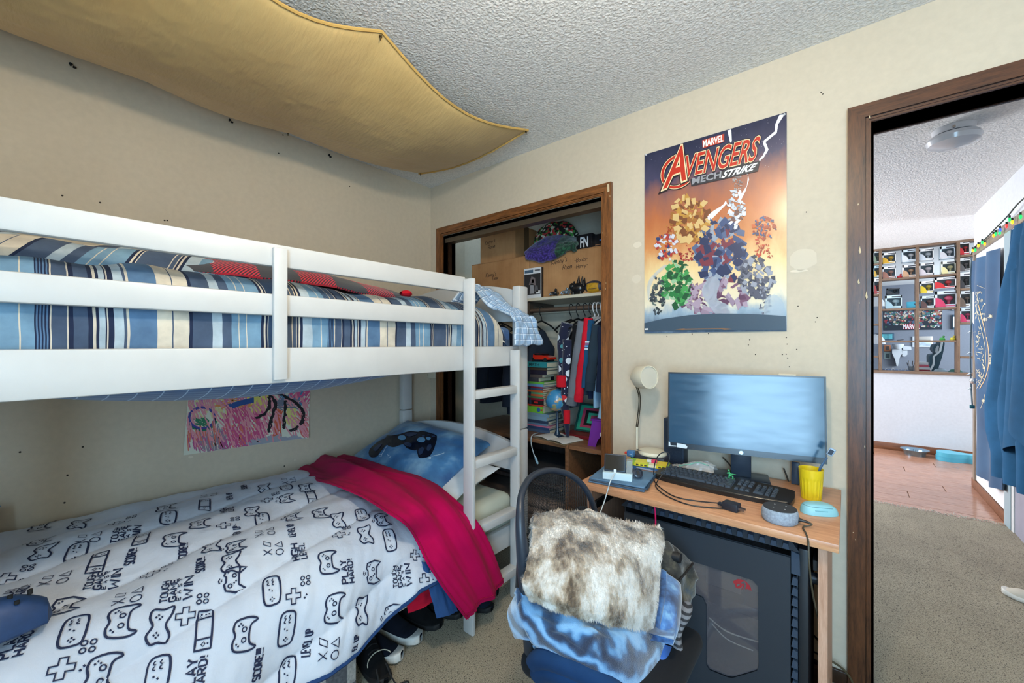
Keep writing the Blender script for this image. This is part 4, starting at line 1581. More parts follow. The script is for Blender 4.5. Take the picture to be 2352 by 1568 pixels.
for cx, cy, rx, ry, cols, n in CLUST:
    rx, ry, n = rx * 1.25, ry * 1.25, int(n * 3.2)
    for _ in range(n):
        a = random.uniform(0, 6.283)
        r_ = math.sqrt(random.random()) * 0.85
        x, y = cx + math.cos(a) * rx * r_, cy + math.sin(a) * ry * r_
        w_, h_ = random.uniform(0.05, 0.18) * rx, random.uniform(0.04, 0.16) * ry
        th = random.uniform(0, 3.14)
        ct, st = math.cos(th), math.sin(th)
        q = [(-w_, -h_ * random.uniform(.3, 1)), (w_ * random.uniform(.4, 1), -h_), (w_, h_ * random.uniform(.3, 1)), (-w_ * random.uniform(.4, 1), h_)]
        byc.setdefault(random.choice(cols), []).append([(x + p[0] * ct - p[1] * st, y + p[0] * st + p[1] * ct) for p in q])
for i, (c, polys) in enumerate(byc.items()):
    _o = pshape('printed_shape', polys, c, 0.0014 + 0.00006 * i)
    _o['kind'] = 'stuff'
for _pl in ([sm2([(500, 1240), (560, 1150), (620, 1180), (600, 1290), (680, 1340), (740, 1400), (720, 1490), (640, 1440), (560, 1360)], 4), sm2([(930, 1290), (1000, 1270), (1050, 1340), (1040, 1420), (950, 1450), (915, 1400)], 4), sm2([(140, 1190), (190, 1120), (250, 1070), (262, 1080), (200, 1140), (160, 1210), (150, 1300), (140, 1290)], 4)]):
    _o = pshape('printed_smoke', [_pl], (196, 212, 226), 0.0034)
    _o.data.materials[0] = plain((206, 220, 232), 0.35, alpha=0.45)
pshape('printed_ground', [[(116, 1458), (240, 1430), (420, 1404), (620, 1394), (800, 1396), (960, 1404), (1066, 1412), (1068, 1505), (700, 1505), (350, 1508), (116, 1510)]], (60, 80, 98), 0.0066)
pshape('printed_ground', [sm2([(330, 1498), (520, 1488), (700, 1496), (620, 1504), (420, 1505)], 4)], (150, 104, 62), 0.0070)

def ptext(txt, quad, c, off, bold=0.0, shear=0.0):
    V_, F_ = text_quad(txt, quad, lambda x, y: pcrop(x, y, off), bold, shear)
    return obj('printed_lettering', MB().add(V_, F_), pmat(c), poster, 80)

RED, INK, CRE = (196, 44, 22), (34, 22, 26), (240, 214, 170)
pshape('printed_box', [[(502, 240), (650, 196), (650, 250), (506, 294)]], (190, 66, 44), 0.0040)
ptext('MARVEL', [(508, 243), (644, 203), (642, 246), (510, 286)], (240, 236, 230), 0.0044, 0.03)
for wd_, c, off in ((34, INK, .0040), (24, CRE, .0042), (16, RED, .0044)):
    ring = [(345 + 108 * math.cos(a), 445 + 104 * math.sin(a) + 0.28 * -108 * math.cos(a)) for a in np.linspace(0.9, 5.1, 40)]
    V_, F_ = ribbon(ring, wd_, False, 12)
    obj('printed_ring', MB().add([pcrop(v.x, v.y, off) for v in V_], F_), pmat(c), poster, 80)
qA = [(318, 292), (396, 272), (392, 500), (246, 560)]
qV = [(396, 346), (892, 212), (862, 372), (392, 486)]
for b_, c, off in ((0.075, INK, .0046), (0.045, CRE, .0048), (0.012, RED, .0050)):
    ptext('A', qA, c, off, b_, 0.12)
    ptext('VENGERS', qV, c, off, b_ * 0.8, 0.18)
pshape('printed_box', [[(424, 500), (640, 444), (700, 404), (888, 378), (872, 446), (650, 498), (430, 546)]], (44, 44, 52), 0.0040)
ptext('MECH', [(440, 492), (630, 444), (626, 488), (436, 534)], (150, 150, 156), 0.0044, 0.03)
ptext('STRIKE', [(645, 446), (872, 390), (852, 436), (632, 492)], (242, 242, 244), 0.0044, 0.035, 0.35)
pshape('printed_mark', [[(124, 1494), (146, 1492), (146, 1503), (124, 1504)]], (230, 230, 230), 0.0074)
for x, y in ((128, 330), (1050, 66), (124, 1500), (1046, 1486)):
    p = pcrop(x, y, 0.002)
    obj('push_pin', MB().cyl(p, p + Vector((0, -0.004, 0)), 0.005, 0.003, n=10), plain((214, 214, 216), 0.15, coat=.5), poster)

def K6(x, y):
    return (400 + x * 660 / 2352, 840 + y * 660 / 2352)

D_TL, D_TR, D_BR, D_BL = [onx(*K6(*q), 0.0) for q in ((118, 150), (1120, 60), (1086, 585), (72, 730))]

def dsurf(s, t):
    a = D_TL.lerp(D_TR, s)
    c = D_BL.lerp(D_BR, s)
    p = c.lerp(a, t)
    curl = 0.045 * max(0, s - 0.8) ** 1.5 / 0.09 * max(0, 0.45 - t) + 0.004
    return Vector((0.003 + curl, p.y, p.z))

def dproj(x, y, off=0.001):
    """crop point -> on the sheet"""
    p = onx(*K6(x, y), 0.004)
    s, t = 0.5, 0.5
    for _ in range(12):
        q = dsurf(s, t)
        e1 = D_BR - D_BL
        e2 = D_TL - D_BL
        dy, dz = p.y - q.y, p.z - q.z
        det = e1.y * e2.z - e1.z * e2.y
        s += (dy * e2.z - dz * e2.y) / det * 0.9
        t += (e1.y * dz - e1.z * dy) / det * 0.9
    s, t = min(max(s, 0.003), 0.997), min(max(t, 0.003), 0.997)
    q = dsurf(s, t)
    q.x += off
    return q

draw = obj('crayon_drawing', MB().grid(lambda u, v: dsurf(u, v), 24, 14), plain((222, 222, 204), 0.85, var=0.05), None, 80)
tag(draw, "crayon drawing in pink and purple with a black arch taped below the upper bunk", 'drawing')

def scrib(lines, c, wd_, off):
    b = MB()
    for i_, ln in enumerate(lines):
        V_, F_ = ribbon(ln, wd_, False, 40)
        b.add([dproj(v.x, v.y, off + i_ * 4e-6) for v in V_], F_)
    obj('crayon_stroke', b, plain(c, 0.7, name='crayon'), draw, 80)

random.seed(9)

def hatch(x0, y0, x1, y1, n, L, ang, sp_=0.35, sl=0.0):
    out = []
    for _ in range(n):
        x, y = random.uniform(x0, x1), random.uniform(y0, y1) + sl
        a = math.radians(ang + random.uniform(-1, 1) * 57 * sp_)
        l = L * random.uniform(0.5, 1.2)
        out.append([(x - math.cos(a) * l / 2, y - math.sin(a) * l / 2), (x, y), (x + math.cos(a) * l / 2, y + math.sin(a) * l / 2)])
    return out

scrib(hatch(100, 250, 1100, 640, 260, 120, 66), (226, 150, 160), 12, .0006)
scrib(hatch(120, 240, 760, 420, 70, 100, 60), (222, 212, 150), 12, .0007)
scrib(hatch(110, 560, 640, 690, 90, 110, 70), (190, 84, 140), 9, .0008)
scrib(hatch(420, 360, 740, 620, 120, 140, 62), (208, 84, 132), 9, .0009)
scrib(hatch(120, 200, 640, 330, 60, 100, 65), (206, 116, 172), 9, .0009)
scrib(hatch(110, 460, 700, 660, 70, 100, 78), (222, 116, 96), 8, .0010)
scrib(hatch(200, 540, 430, 690, 50, 130, 84), (150, 132, 146), 8, .0010)
scrib(hatch(640, 590, 1040, 660, 110, 130, 170), (160, 162, 174), 16, .0011)
scrib(hatch(600, 230, 760, 380, 70, 70, 120), (226, 218, 110), 13, .0008)
scrib(hatch(920, 360, 1000, 480, 50, 70, 95), (224, 216, 132), 13, .0008)
scrib(hatch(820, 370, 870, 550, 40, 110, 95), (218, 100, 74), 10, .0009)
scrib(hatch(960, 110, 1110, 300, 70, 70, 130), (214, 92, 140), 9, .0009)
scrib(hatch(860, 170, 1070, 320, 70, 60, 130), (78, 136, 176), 9, .0009)
scrib(hatch(1020, 380, 1085, 570, 50, 80, 60), (216, 104, 104), 9, .0009)
scrib(hatch(360, 230, 640, 330, 40, 120, 165), (226, 150, 84), 10, .0009)
scrib([[(420 + i * 3, 325 + i * 4), (530, 290 + i * 4), (650, 262 + i * 4)] for i in range(9)], (44, 84, 150), 12, .0012)
scrib([[(225 + (110 - i * 6) * math.cos(a), 425 + (92 - i * 6) * math.sin(a)) for a in np.linspace(0, 6.6, 30)] for i in range(3)], (70, 70, 150), 8, .0012)
scrib([[(225 + (114 + i * 5) * math.cos(a), 430 + (92 + i * 4) * math.sin(a)) for a in np.linspace(0.2, 3.0, 24)] for i in range(3)], (40, 120, 96), 8, .0012)
scrib(hatch(180, 430, 270, 490, 30, 50, 20), (50, 128, 92), 9, .0012)
BK = [[(690, 245), (760, 218), (860, 232), (980, 290), (1046, 370), (1048, 440), (1004, 500), (945, 530)], [(770, 230), (826, 300), (800, 420), (770, 540)], [(912, 280), (905, 400), (890, 512)], [(770, 250), (780, 300), (755, 380), (668, 430)]]
for k in range(6):
    scrib([[(x + random.uniform(-14, 14), y + random.uniform(-9, 9)) for x, y in sm2(l, 4, False)] for l in BK], (28, 28, 32), 10, .0014 + k * .0001)
scrib(hatch(830, 270, 1000, 350, 30, 90, 15), (120, 124, 140), 8, .0012)

wp = thing('chime_box', 'small cream plastic box with slots on the wall under the upper bunk corner', 'chime box', (0.02, -0.001, 1.2))
cA, cB = ony(976, 800, 0.0), ony(1008, 869, 0.0)
obj('cover', MB().rbox((cA.x, -0.030, cB.z), (0.078, -0.001, 1.29), 0.006, 3), M_CREAM, wp)
for k in range(2):
    for i in range(9):
        x = cA.x + 0.014 + i * 0.007
        z = cB.z + 0.020 + k * 0.018
        obj('slot', MB().box((x, -0.0306, z), (x + 0.004, -0.0296, z + 0.009)), plain((60, 54, 44), 0.8), wp)
q = ony(1828, 862, 0)
wp = thing('wall_outlet', 'cream outlet plate on the beige wall half hidden by the monitor', 'wall plate', (q.x, 0, q.z))
obj('plate', MB().rbox((q.x - 0.058, -0.006, q.z - 0.11), (q.x + 0.002, -0.0005, q.z + 0.005), 0.003), M_CREAM, wp)
for dz in (-0.035, -0.075):
    obj('socket', MB().rbox((q.x - 0.043, -0.0075, q.z + dz - 0.014), (q.x - 0.013, -0.005, q.z + dz + 0.014), 0.004), plain((206, 196, 174), 0.4), wp)
# ================================================================== CLOSET
M_SHELF = plain((214, 206, 186), 0.5, var=0.03)
SZ = 1.600                                  # closet shelf top
SY = 0.335                                  # its front edge
sh = struct('shelf_closet', MB().rbox((-0.355, SY, SZ - 0.020), (1.615, 0.695, SZ), 0.002, 1), M_SHELF)
tag(sh, 'cream painted shelf across the top of the closet', 'shelf')
obj('shelf_cleat', MB().box((-0.355, 0.675, SZ - 0.085), (1.615, 0.698, SZ - 0.021)), M_SHELF, sh)
rod = thing('clothes_rail', 'brown metal clothes rail below the closet shelf', 'rail', (0.6, 0.40, 1.52))
RY, RZ_ = 0.385, 1.515
obj('rail_tube', MB().cyl((-0.355, RY, RZ_), (1.615, RY, RZ_), 0.016, n=16), plain((122, 104, 92), 0.35, 0.6), rod)
obj('rail_bracket', MB().box((0.62, RY - 0.02, RZ_ - 0.02), (0.65, RY + 0.02, SZ - 0.021)).box((0.62, RY + 0.02, SZ - 0.05), (0.65, 0.674, SZ - 0.021)), plain((90, 80, 72), 0.4, 0.5), rod)

def cardmat():
    k = NT('cardboard')
    v = k.coord('Object', (1, 1, 1))
    n1 = k.noise(v, 7, 5)
    st = k.noise(k.coord('Object', (160, 160, 3)), 1.0, 2)
    f = k.math('ADD', k.math('MULTIPLY', n1, 0.75), k.math('MULTIPLY', st, 0.25))
    k.base(k.ramp(f, [(0.3, (164, 116, 72)), (0.7, (194, 146, 98))]))
    k.p(Roughness=0.85)
    return k.m

M_CARD = cardmat()
M_INK = plain((50, 34, 30), 0.8, name='marker_ink')

def write(parent, txt, O, ux, uz, h, wt, slant=0.15, n=(0, -1, 0)):
    O, ux, uz, n = Vector(O), Vector(ux), Vector(uz), Vector(n)
    st, _ = text_strokes(txt, h, wt, slant, 0.16)
    b = MB()
    for pts, w_ in st:
        pts = sm2(pts, 3, False) if len(pts) > 2 else pts
        V_, F_ = ribbon(pts, w_, False, 0.01)
        b.add([O + ux * v.x + uz * v.y + n * 0.0008 for v in V_], F_)
    obj('handwriting', b, M_INK, parent, 80)

def carton(label, x0, x1, y0, y1, z0, z1, group='cardboard boxes in the closet'):
    t = thing('cardboard_box', label, 'box', ((x0 + x1) / 2, (y0 + y1) / 2, z0), group)
    obj('carton', MB().rbox((x0, y0, z0), (x1, y1, z1 - 0.004), 0.003, 1), M_CARD, t)
    m = (y0 + y1) / 2
    obj('flap', MB().rbox((x0 + .001, y0 + .001, z1 - 0.004), (x1 - .001, m - 0.0015, z1), 0.001, 1), M_CARD, t)
    obj('flap', MB().rbox((x0 + .001, m + 0.0015, z1 - 0.004), (x1 - .001, y1 - .001, z1), 0.001, 1), M_CARD, t)
    return t

BY = 0.375
zb1 = ony(1180, 592, BY).z
xa, xb, xc = ony(1083, 600, BY).x, ony(1216, 600, BY).x, ony(1384, 600, BY).x
c1 = carton('cardboard box with marker writing standing on the closet shelf beneath the taped box', xa, xb - 0.002, BY, 0.69, SZ + 0.0005, zb1)
p = ony(1116, 637, BY)
write(c1, "Kenny's", p, (1, 0, 0.05), (0, 0, 1), 0.030, 0.0032)
write(c1, 'Bear', p + Vector((0.07, 0, -0.028)), (1, 0, 0.05), (0, 0, 1), 0.026, 0.0032)
c2 = carton('cardboard box with a handwritten room note behind the toy box and football', xb + 0.002, 1.60, BY, 0.69, SZ + 0.0005, ony(1300, 577, BY).z)
p = ony(1267, 608, BY)
write(c2, "Kenny's", p, (1, 0, 0.06), (0, 0, 1), 0.034, 0.0034)
write(c2, 'Room', p + Vector((0.09, 0, -0.045)), (1, 0, 0.06), (0, 0, 1), 0.030, 0.0034)
p = ony(1319, 603, BY)
write(c2, '-Books-', p, (1, 0, 0.05), (0, 0, 1), 0.026, 0.0028)
write(c2, '-Henry-', p + Vector((0, 0, -0.042)), (1, 0, 0.05), (0, 0, 1), 0.026, 0.0028)
y3 = 0.40
x3a, x3b = ony(1103, 560, y3).x, ony(1183, 560, y3).x
c3 = carton('taped cardboard box stacked on top of the other boxes near the closet ceiling', x3a, x3b, y3, 0.68, zb1 + 0.0005, ony(1150, 520, y3).z)
p = ony(1114, 563, y3)
write(c3, "Kenny's", p, (1, 0, 0.1), (0, 0, 1), 0.03, 0.003)
write(c3, 'Room', p + Vector((0.035, 0, -0.04)), (1, 0, 0.1), (0, 0, 1), 0.03, 0.003)
obj('tape', MB().box((x3b + 0.0002, y3 + 0.11, zb1 + 0.001), (x3b + 0.0012, y3 + 0.17, ony(1150, 520, y3).z)), plain((112, 84, 56), 0.35), c3)

yy = 0.40

def crochet():
    k = NT('purple_crochet')
    tc = k.n('TexCoord')
    sp = k.n('SeparateXYZ', Vector=tc.outputs['UV'])
    vo = k.n('TexVoronoi', Vector=k.coord('UV', (30, 26, 1)), Scale=1.0).outputs[0]
    bd = k.math('GREATER_THAN', sp.outputs[0], 0.68)
    c = k.mix(bd, k.ramp(vo, [(0.1, (84, 60, 170)), (0.7, (34, 22, 90))]), k.ramp(vo, [(0.1, (44, 104, 72)), (0.7, (14, 44, 34))]))
    k.base(c)
    k.p(Roughness=0.95, Sheen_Weight=0.4)
    k.bump(vo, -0.9, 0.012)
    return k.m

zt = ony(1300, 577, BY).z
A = [ony(px, py, yy) for px, py in ((1212, 582), (1222, 556), (1246, 538), (1272, 534), (1300, 546), (1326, 560))]

def croc(u, v):
    k = u * (len(A) - 1)
    i = min(int(k), len(A) - 2)
    top = A[i].lerp(A[i + 1], k - i)
    bot = Vector((top.x + 0.02, 0.362, zt + 0.004 - 0.055 * math.sin(math.pi * u) ** 2 * (1 if u < .8 else .3)))
    p = bot.lerp(top, v)
    p.y = 0.368 + 0.13 * v ** 1.6 - 0.02 * math.sin(math.pi * v)
    p += Vector((0, -0.010 * ns(u * 6, v * 5, 2), 0.006 * ns(u * 9, v * 7, 6)))
    return p

b = MB().slab(croc, 44, 22, 0.03, flip=True)
tag(obj('crochet_blanket', b, crochet(), None, 70), 'purple crochet blanket with a green border heaped on the closet boxes', 'blanket')

def tote_mat():
    k = NT('patterned_tote')
    vo = k.n('TexVoronoi', Vector=k.coord('Object'), Scale=58.0)
    k.base(k.ramp(k.n('SeparateColor', Color=vo.outputs['Color']).outputs[0], [(0.0, (28, 30, 28)), (0.3, (70, 140, 60)), (0.5, (214, 214, 196)), (0.65, (190, 60, 60)), (0.8, (30, 32, 30))], 'CONSTANT'))
    k.p(Roughness=0.8)
    return k.m

T1 = [ony(px, py, 0.50) for px, py in ((1236, 545), (1246, 524), (1266, 512), (1288, 510), (1305, 520), (1314, 540))]

def tote(u, v):
    k = u * (len(T1) - 1)
    i = min(int(k), len(T1) - 2)
    top = T1[i].lerp(T1[i + 1], k - i)
    p = Vector((top.x, 0.50, zt + 0.004)).lerp(top, v)
    p.y = 0.50 - 0.03 * math.sin(math.pi * v) + 0.05 * v + 0.008 * ns(u * 6, v * 5, 1)
    return p

tag(obj('tote_bag', MB().slab(tote, 26, 14, 0.05, flip=True), tote_mat(), None, 70), 'colourful patterned cloth bag behind the crochet blanket on the closet boxes', 'bag')

M_BOXBLK = plain((24, 24, 28), 0.35, name='black_carton')
for nm, (pa, pb, pt, pbm), yb_, lab, wr_ in (('game_box', (1324, 1360, 530, 559), 0.395, 'black game box with white lettering on the closet boxes', True), ('game_box', (1361, 1384, 531, 552), 0.43, 'small black box beside the lettered game box near the closet casing', False)):
    a, c = ony(pa, pbm, yb_), ony(pb, pt + 4, yb_)
    t = thing(nm, lab, 'box', ((a.x + c.x) / 2, yb_, zt))
    obj('carton', MB().rbox((a.x, yb_, zt + 0.001), (c.x + (0.1 if not wr_ else 0), yb_ + 0.14, c.z), 0.002, 1), M_BOXBLK, t)
    if wr_:
        V_, F_ = text_quad('FN', [(a.x + 0.03, c.z - 0.02), (c.x - 0.03, c.z - 0.02), (c.x - 0.03, zt + 0.015), (a.x + 0.03, zt + 0.015)], lambda x, z: (x, yb_ - 0.001, z), 0.03)
        obj('lettering', MB().add(V_, F_), plain((226, 226, 228), 0.6), t)
    else:
        obj('printed_mark', MB().box((a.x + 0.02, yb_ - 0.001, zt + 0.02), (a.x + 0.06, yb_ - 0.0002, zt + 0.026)), plain((150, 110, 80), 0.6), t)
        obj('printed_mark', MB().box((a.x + 0.05, yb_ - 0.001, zt + 0.045), (a.x + 0.07, yb_ - 0.0002, zt + 0.055)), plain((60, 110, 180), 0.6), t)

ty = 0.345
a, c = ony(1203, 678, ty), ony(1243, 612, ty)
t = thing('toy_box', 'white and black boxed toy set standing on the closet shelf edge', 'toy box', ((a.x + c.x) / 2, ty, SZ))
obj('carton', MB().rbox((a.x, ty, SZ + 0.0005), (c.x, ty + 0.028, c.z), 0.0015, 1), plain((222, 224, 228), 0.35), t)
w_, h_ = c.x - a.x, c.z - SZ

def tb(x, z, d):
    return (a.x + x * w_, ty - d, SZ + z * h_)

def tquad(name, x0, z0, x1, z1, m, d, parent=t):
    return obj(name, MB().add([tb(x0, z0, d), tb(x1, z0, d), tb(x1, z1, d), tb(x0, z1, d)], [(0, 1, 2, 3)]), m, parent)

tquad('printed_panel', 0.03, 0.12, 0.97, 0.80, plain((38, 38, 44), 0.4), .0006)
tquad('printed_logo', 0.06, 0.84, 0.55, 0.94, plain((70, 96, 120), 0.4), .0006)
tquad('printed_mark', 0.64, 0.88, 0.95, 0.93, plain((96, 96, 102), 0.5), .0008)
for poly, cc in (([(0.35, .15), (.6, .15), (.58, .45), (.40, .48)], (150, 150, 156)), ([(.3, .45), (.7, .42), (.66, .66), (.45, .72), (.3, .6)], (120, 108, 110)), ([(.45, .5), (.6, .5), (.58, .62), (.48, .62)], (190, 70, 70)), ([(.62, .2), (.85, .2), (.8, .4), (.66, .42)], (92, 92, 98))):
    obj('printed_shape', MB().add([tb(x, z, .0010) for x, z in poly], [tuple(range(4))]), plain(cc, 0.4), t)
tquad('printed_panel', 0.72, 0.14, 0.94, 0.24, plain((226, 226, 228), 0.4), .0010)
x1_ = c.x + 0.0006
obj('side_print', MB().add([(x1_, ty + .001, SZ + .002), (x1_, ty + .027, SZ + .002), (x1_, ty + .027, c.z - .002), (x1_, ty + .001, c.z - .002)], [(0, 1, 2, 3)]), M_BOXBLK, t)

def blobs(name, label, cat, parts_, group=None):
    """parts_: (part name, [(centre, radii)], mat)"""
    c0 = Vector(parts_[0][1][0][0])
    t = thing(name, label, cat, c0, group)
    for pn, bl, m in parts_:
        b = MB()
        for ce, r in bl:
            r = r if isinstance(r, (tuple, list)) else (r, r, r)
            b.grid(lambda u, v: (ce[0] + r[0] * math.sin(math.pi * u) * math.cos(2 * math.pi * v), ce[1] + r[1] * math.sin(math.pi * u) * math.sin(2 * math.pi * v), ce[2] + r[2] * math.cos(math.pi * u)), 10, 14)
        obj(pn, b, m, t, 60)
    return t

M_GUN = plain((70, 72, 78), 0.3, 0.7, name='gunmetal')
fy = 0.355

def fp(px, py, y=fy):
    return ony(px, py, y)

for pxs, lab in (((1274, 668), 'tiny grey robot figurine lying on the closet shelf beside the toy box'), ((1300, 668), 'tiny pale grey robot figurine between the dark one and the black creature')):
    q = fp(*pxs)
    z0 = SZ + 0.001
    m = M_GUN if pxs[0] < 1290 else plain((120, 134, 146), 0.35, 0.4)
    t = blobs('toy_robot', lab, 'figurine', [('body', [((q.x, fy, z0 + 0.022), (0.016, 0.012, 0.014))], m), ('head', [((q.x + 0.012, fy - 0.004, z0 + 0.042), 0.010)], m)])
    for sx_ in (-1, 1):
        obj('leg', MB().tube([(q.x + sx_ * 0.008, fy, z0 + 0.018), (q.x + sx_ * 0.022, fy - 0.008, z0 + 0.014), (q.x + sx_ * 0.026, fy - 0.012, z0 + 0.003)], 0.0045, 8), m, t)
        obj('arm', MB().tube([(q.x + sx_ * 0.012, fy, z0 + 0.030), (q.x + sx_ * 0.03, fy - 0.004, z0 + 0.028), (q.x + sx_ * 0.036, fy - 0.008, z0 + 0.012)], 0.004, 8), m, t)
q = fp(1326, 660)
M_GLB = plain((26, 27, 30), 0.25, name='gloss_black')
t = blobs('toy_creature', 'glossy black toy creature with upright spikes on the closet shelf beside the football', 'figurine', [('body', [((q.x, fy + 0.01, SZ + 0.040), (0.052, 0.035, 0.038))], M_GLB), ('head', [((q.x - 0.038, fy - 0.002, SZ + 0.055), (0.020, 0.018, 0.024))], M_GLB)])
for dx, hh in ((-0.035, 0.05), (0.0, 0.095), (0.026, 0.085), (0.042, 0.07)):
    obj('spike', MB().cyl((q.x + dx, fy + 0.01, SZ + 0.055), (q.x + dx + 0.008, fy + 0.008, SZ + 0.055 + hh * 0.72), 0.016, 0.003, n=10), M_GLB, t)
for dx in (-0.03, 0.025):
    obj('foot', MB().cyl((q.x + dx, fy, SZ + 0.001), (q.x + dx, fy, SZ + 0.02), 0.014, n=10), M_GLB, t)

def football_mat():
    k = NT('football_leather')
    v = k.coord()
    n = k.noise(v, 16, 4)
    k.base(k.ramp(n, [(0.35, (34, 38, 58)), (0.55, (60, 66, 84)), (0.7, (110, 84, 56))]))
    k.p(Roughness=0.5)
    k.bump(k.noise(v, 300, 2), 0.4, 0.002)
    return k.m

q = ony(1362, 654, 0.37)
fb = thing('football', 'worn navy and yellow football lying on the closet shelf', 'football', (q.x, 0.40, SZ))
fcz = SZ + 0.045

def fball(u, v, s=1.0, lx=0.088):
    t_ = -1 + 2 * u
    r = 0.044 * max(0.0, 1 - abs(t_) ** 2.0) ** 0.75 * s
    return (q.x + t_ * lx, 0.395 + r * math.cos(2 * math.pi * v), fcz + r * math.sin(2 * math.pi * v))

obj('ball', MB().grid(fball, 24, 24), football_mat(), fb)
obj('yellow_panel', MB().grid(lambda u, v: fball(0.28 + 0.46 * u, 0.42 + 0.26 * v, 1.012), 14, 8), plain((196, 148, 30), 0.6, var=0.15, vs_=60), fb)
V_, F_ = ribbon([(0.34 + 0.02 * k, 0.54 + (0.008 if k % 2 else -0.008)) for k in range(18)], 0.012, False, 0.01)
obj('worn_mark', MB().add([fball(v.x, 1.10 - v.y, 1.03) for v in V_], F_), plain((40, 36, 50), 0.7), fb)
q = ony(1190, 656, 0.36)
t = thing('headset', 'small dark headset resting on the closet shelf behind the white headboard', 'headset', (q.x, 0.37, SZ))
obj('band', MB().tube([(q.x + 0.05 * math.cos(a_), 0.37, SZ + 0.012 + 0.036 * math.sin(a_)) for a_ in np.linspace(0, math.pi, 14)], 0.006, 8), M_GLB, t)
for s_ in (-1, 1):
    obj('ear_pad', MB().cyl((q.x + s_ * 0.05, 0.36, SZ + 0.013), (q.x + s_ * 0.05, 0.385, SZ + 0.013), 0.012, n=12), M_GLB, t)

M_HOOKB, M_HOOKW = M_BLACK, plain((220, 222, 226), 0.4, name='white_plastic')

def hanger(parent, x, m, zs):
    hk = [(x, RY - 0.026, RZ_ - 0.005)] + [(x, RY + 0.026 * -math.cos(a_), RZ_ + 0.002 + 0.026 * math.sin(a_)) for a_ in np.linspace(0, math.pi * 0.98, 10)]
    hk = hk[::-1]
    hk2 = hk + [(x, RY - 0.02, RZ_ - 0.03), (x, RY, zs + 0.02), (x, RY, zs)]
    obj('hanger_hook', MB().tube(hk2, 0.0032, 6, 2), m, parent)
    obj('hanger_arm', MB().tube([(x, RY, zs), (x, RY - 0.11, zs - 0.03), (x, RY - 0.20, zs - 0.075)], 0.006, 6, 4), m, parent)
    obj('hanger_arm', MB().tube([(x, RY, zs), (x, RY + 0.11, zs - 0.03), (x, RY + 0.20, zs - 0.075)], 0.006, 6, 4), m, parent)

def garment(name, label, cat, x, zs, ztop, zbot, m, hook, sleeves, thick=0.022, half=0.21, seed=0.0, lean=0.0, m_cuff=None, torso_bot_half=None):
    t = thing(name, label, cat, (x, RY, zbot), 'clothes hanging in the closet')
    hanger(t, x, hook, zs)

    def torso(u, v):
        a_ = u * 2 * math.pi
        z = ztop - v * (ztop - zbot)
        hw = half * min(1.0, 0.30 + 3.2 * v) if v < 0.22 else half
        if torso_bot_half:
            hw = hw + (torso_bot_half - half) * max(0, v - 0.22) / 0.78
        tk = thick * (0.25 + 0.75 * min(1, v * 5))
        ca, sa = math.cos(a_), math.sin(a_)
        yy_ = RY + hw * ca
        zdrop = 0.085 * min(1.0, abs(ca) * hw / 0.21) * max(0, 1 - v * 3)
        xx = x + lean * v + tk * math.copysign(abs(sa) ** 0.7, sa) + 0.012 * ns(yy_ * 9, z * 4, seed) * min(1, v * 4)
        return (xx, yy_, z - zdrop)
    b = MB().grid(torso, 36, 26)
    obj('torso', b, m, t, 70)
    for k, sl_ in enumerate(sleeves):
        P = [Vector(p) for p, r in sl_]
        R = [r for p, r in sl_]

        def rad(tt, R=R):
            kk = tt * (len(R) - 1)
            i = min(int(kk), len(R) - 2)
            return R[i] + (R[i + 1] - R[i]) * (kk - i)
        b = MB()
        b.tube(P, rad, 14, 6, flat=0.72)
        b.V = [(vx + 0.006 * ns(vx * 30, vz * 14, seed), vy + 0.006 * ns(vy * 30, vz * 16, seed + 2), vz) for vx, vy, vz in b.V]
        obj('sleeve', b, m, t, 70)
        if m_cuff:
            e = P[-1]
            d = (P[-1] - P[-2]).normalized()
            obj('cuff', MB().tube([e - d * 0.045, e - d * 0.02, e + d * 0.005], R[-1] * 1.04, 14, 3, flat=0.75), m_cuff, t)
    return t

def sl(y, *pp):
    """sleeve along photo pixels at depth y: (px, py, half width in px)"""
    out = []
    for px, py, hw in pp:
        P = ony(px, py, y)
        dep = (P - CAM).dot(Vector((-_s, _c, 0)))
        out.append((P, hw * dep / F))
    return out

def spots_mat():
    k = NT('navy_space_fleece')
    vo = k.n('TexVoronoi', Vector=k.coord('Object'), Scale=15.0)
    sp = k.n('SeparateColor', Color=vo.outputs['Color'])
    big = k.ramp(vo.outputs[0], [(0.0, (255, 255, 255)), (0.30, (0, 0, 0))], 'CONSTANT')
    col = k.ramp(sp.outputs[0], [(0.0, (216, 222, 228)), (0.30, (20, 26, 56)), (0.5, (70, 140, 150)), (0.62, (20, 26, 56)), (0.75, (200, 44, 50)), (0.86, (214, 216, 222))], 'CONSTANT')
    v2 = k.n('TexVoronoi', Vector=k.coord('Object'), Scale=46.0)
    st = k.ramp(v2.outputs[0], [(0.0, (255, 255, 255)), (0.16, (0, 0, 0))], 'CONSTANT')
    c = k.mix(st, lin((18, 24, 54)), lin((214, 218, 226)))
    k.base(k.mix(big, c, col))
    k.p(Roughness=0.95, Sheen_Weight=0.4)
    return k.m

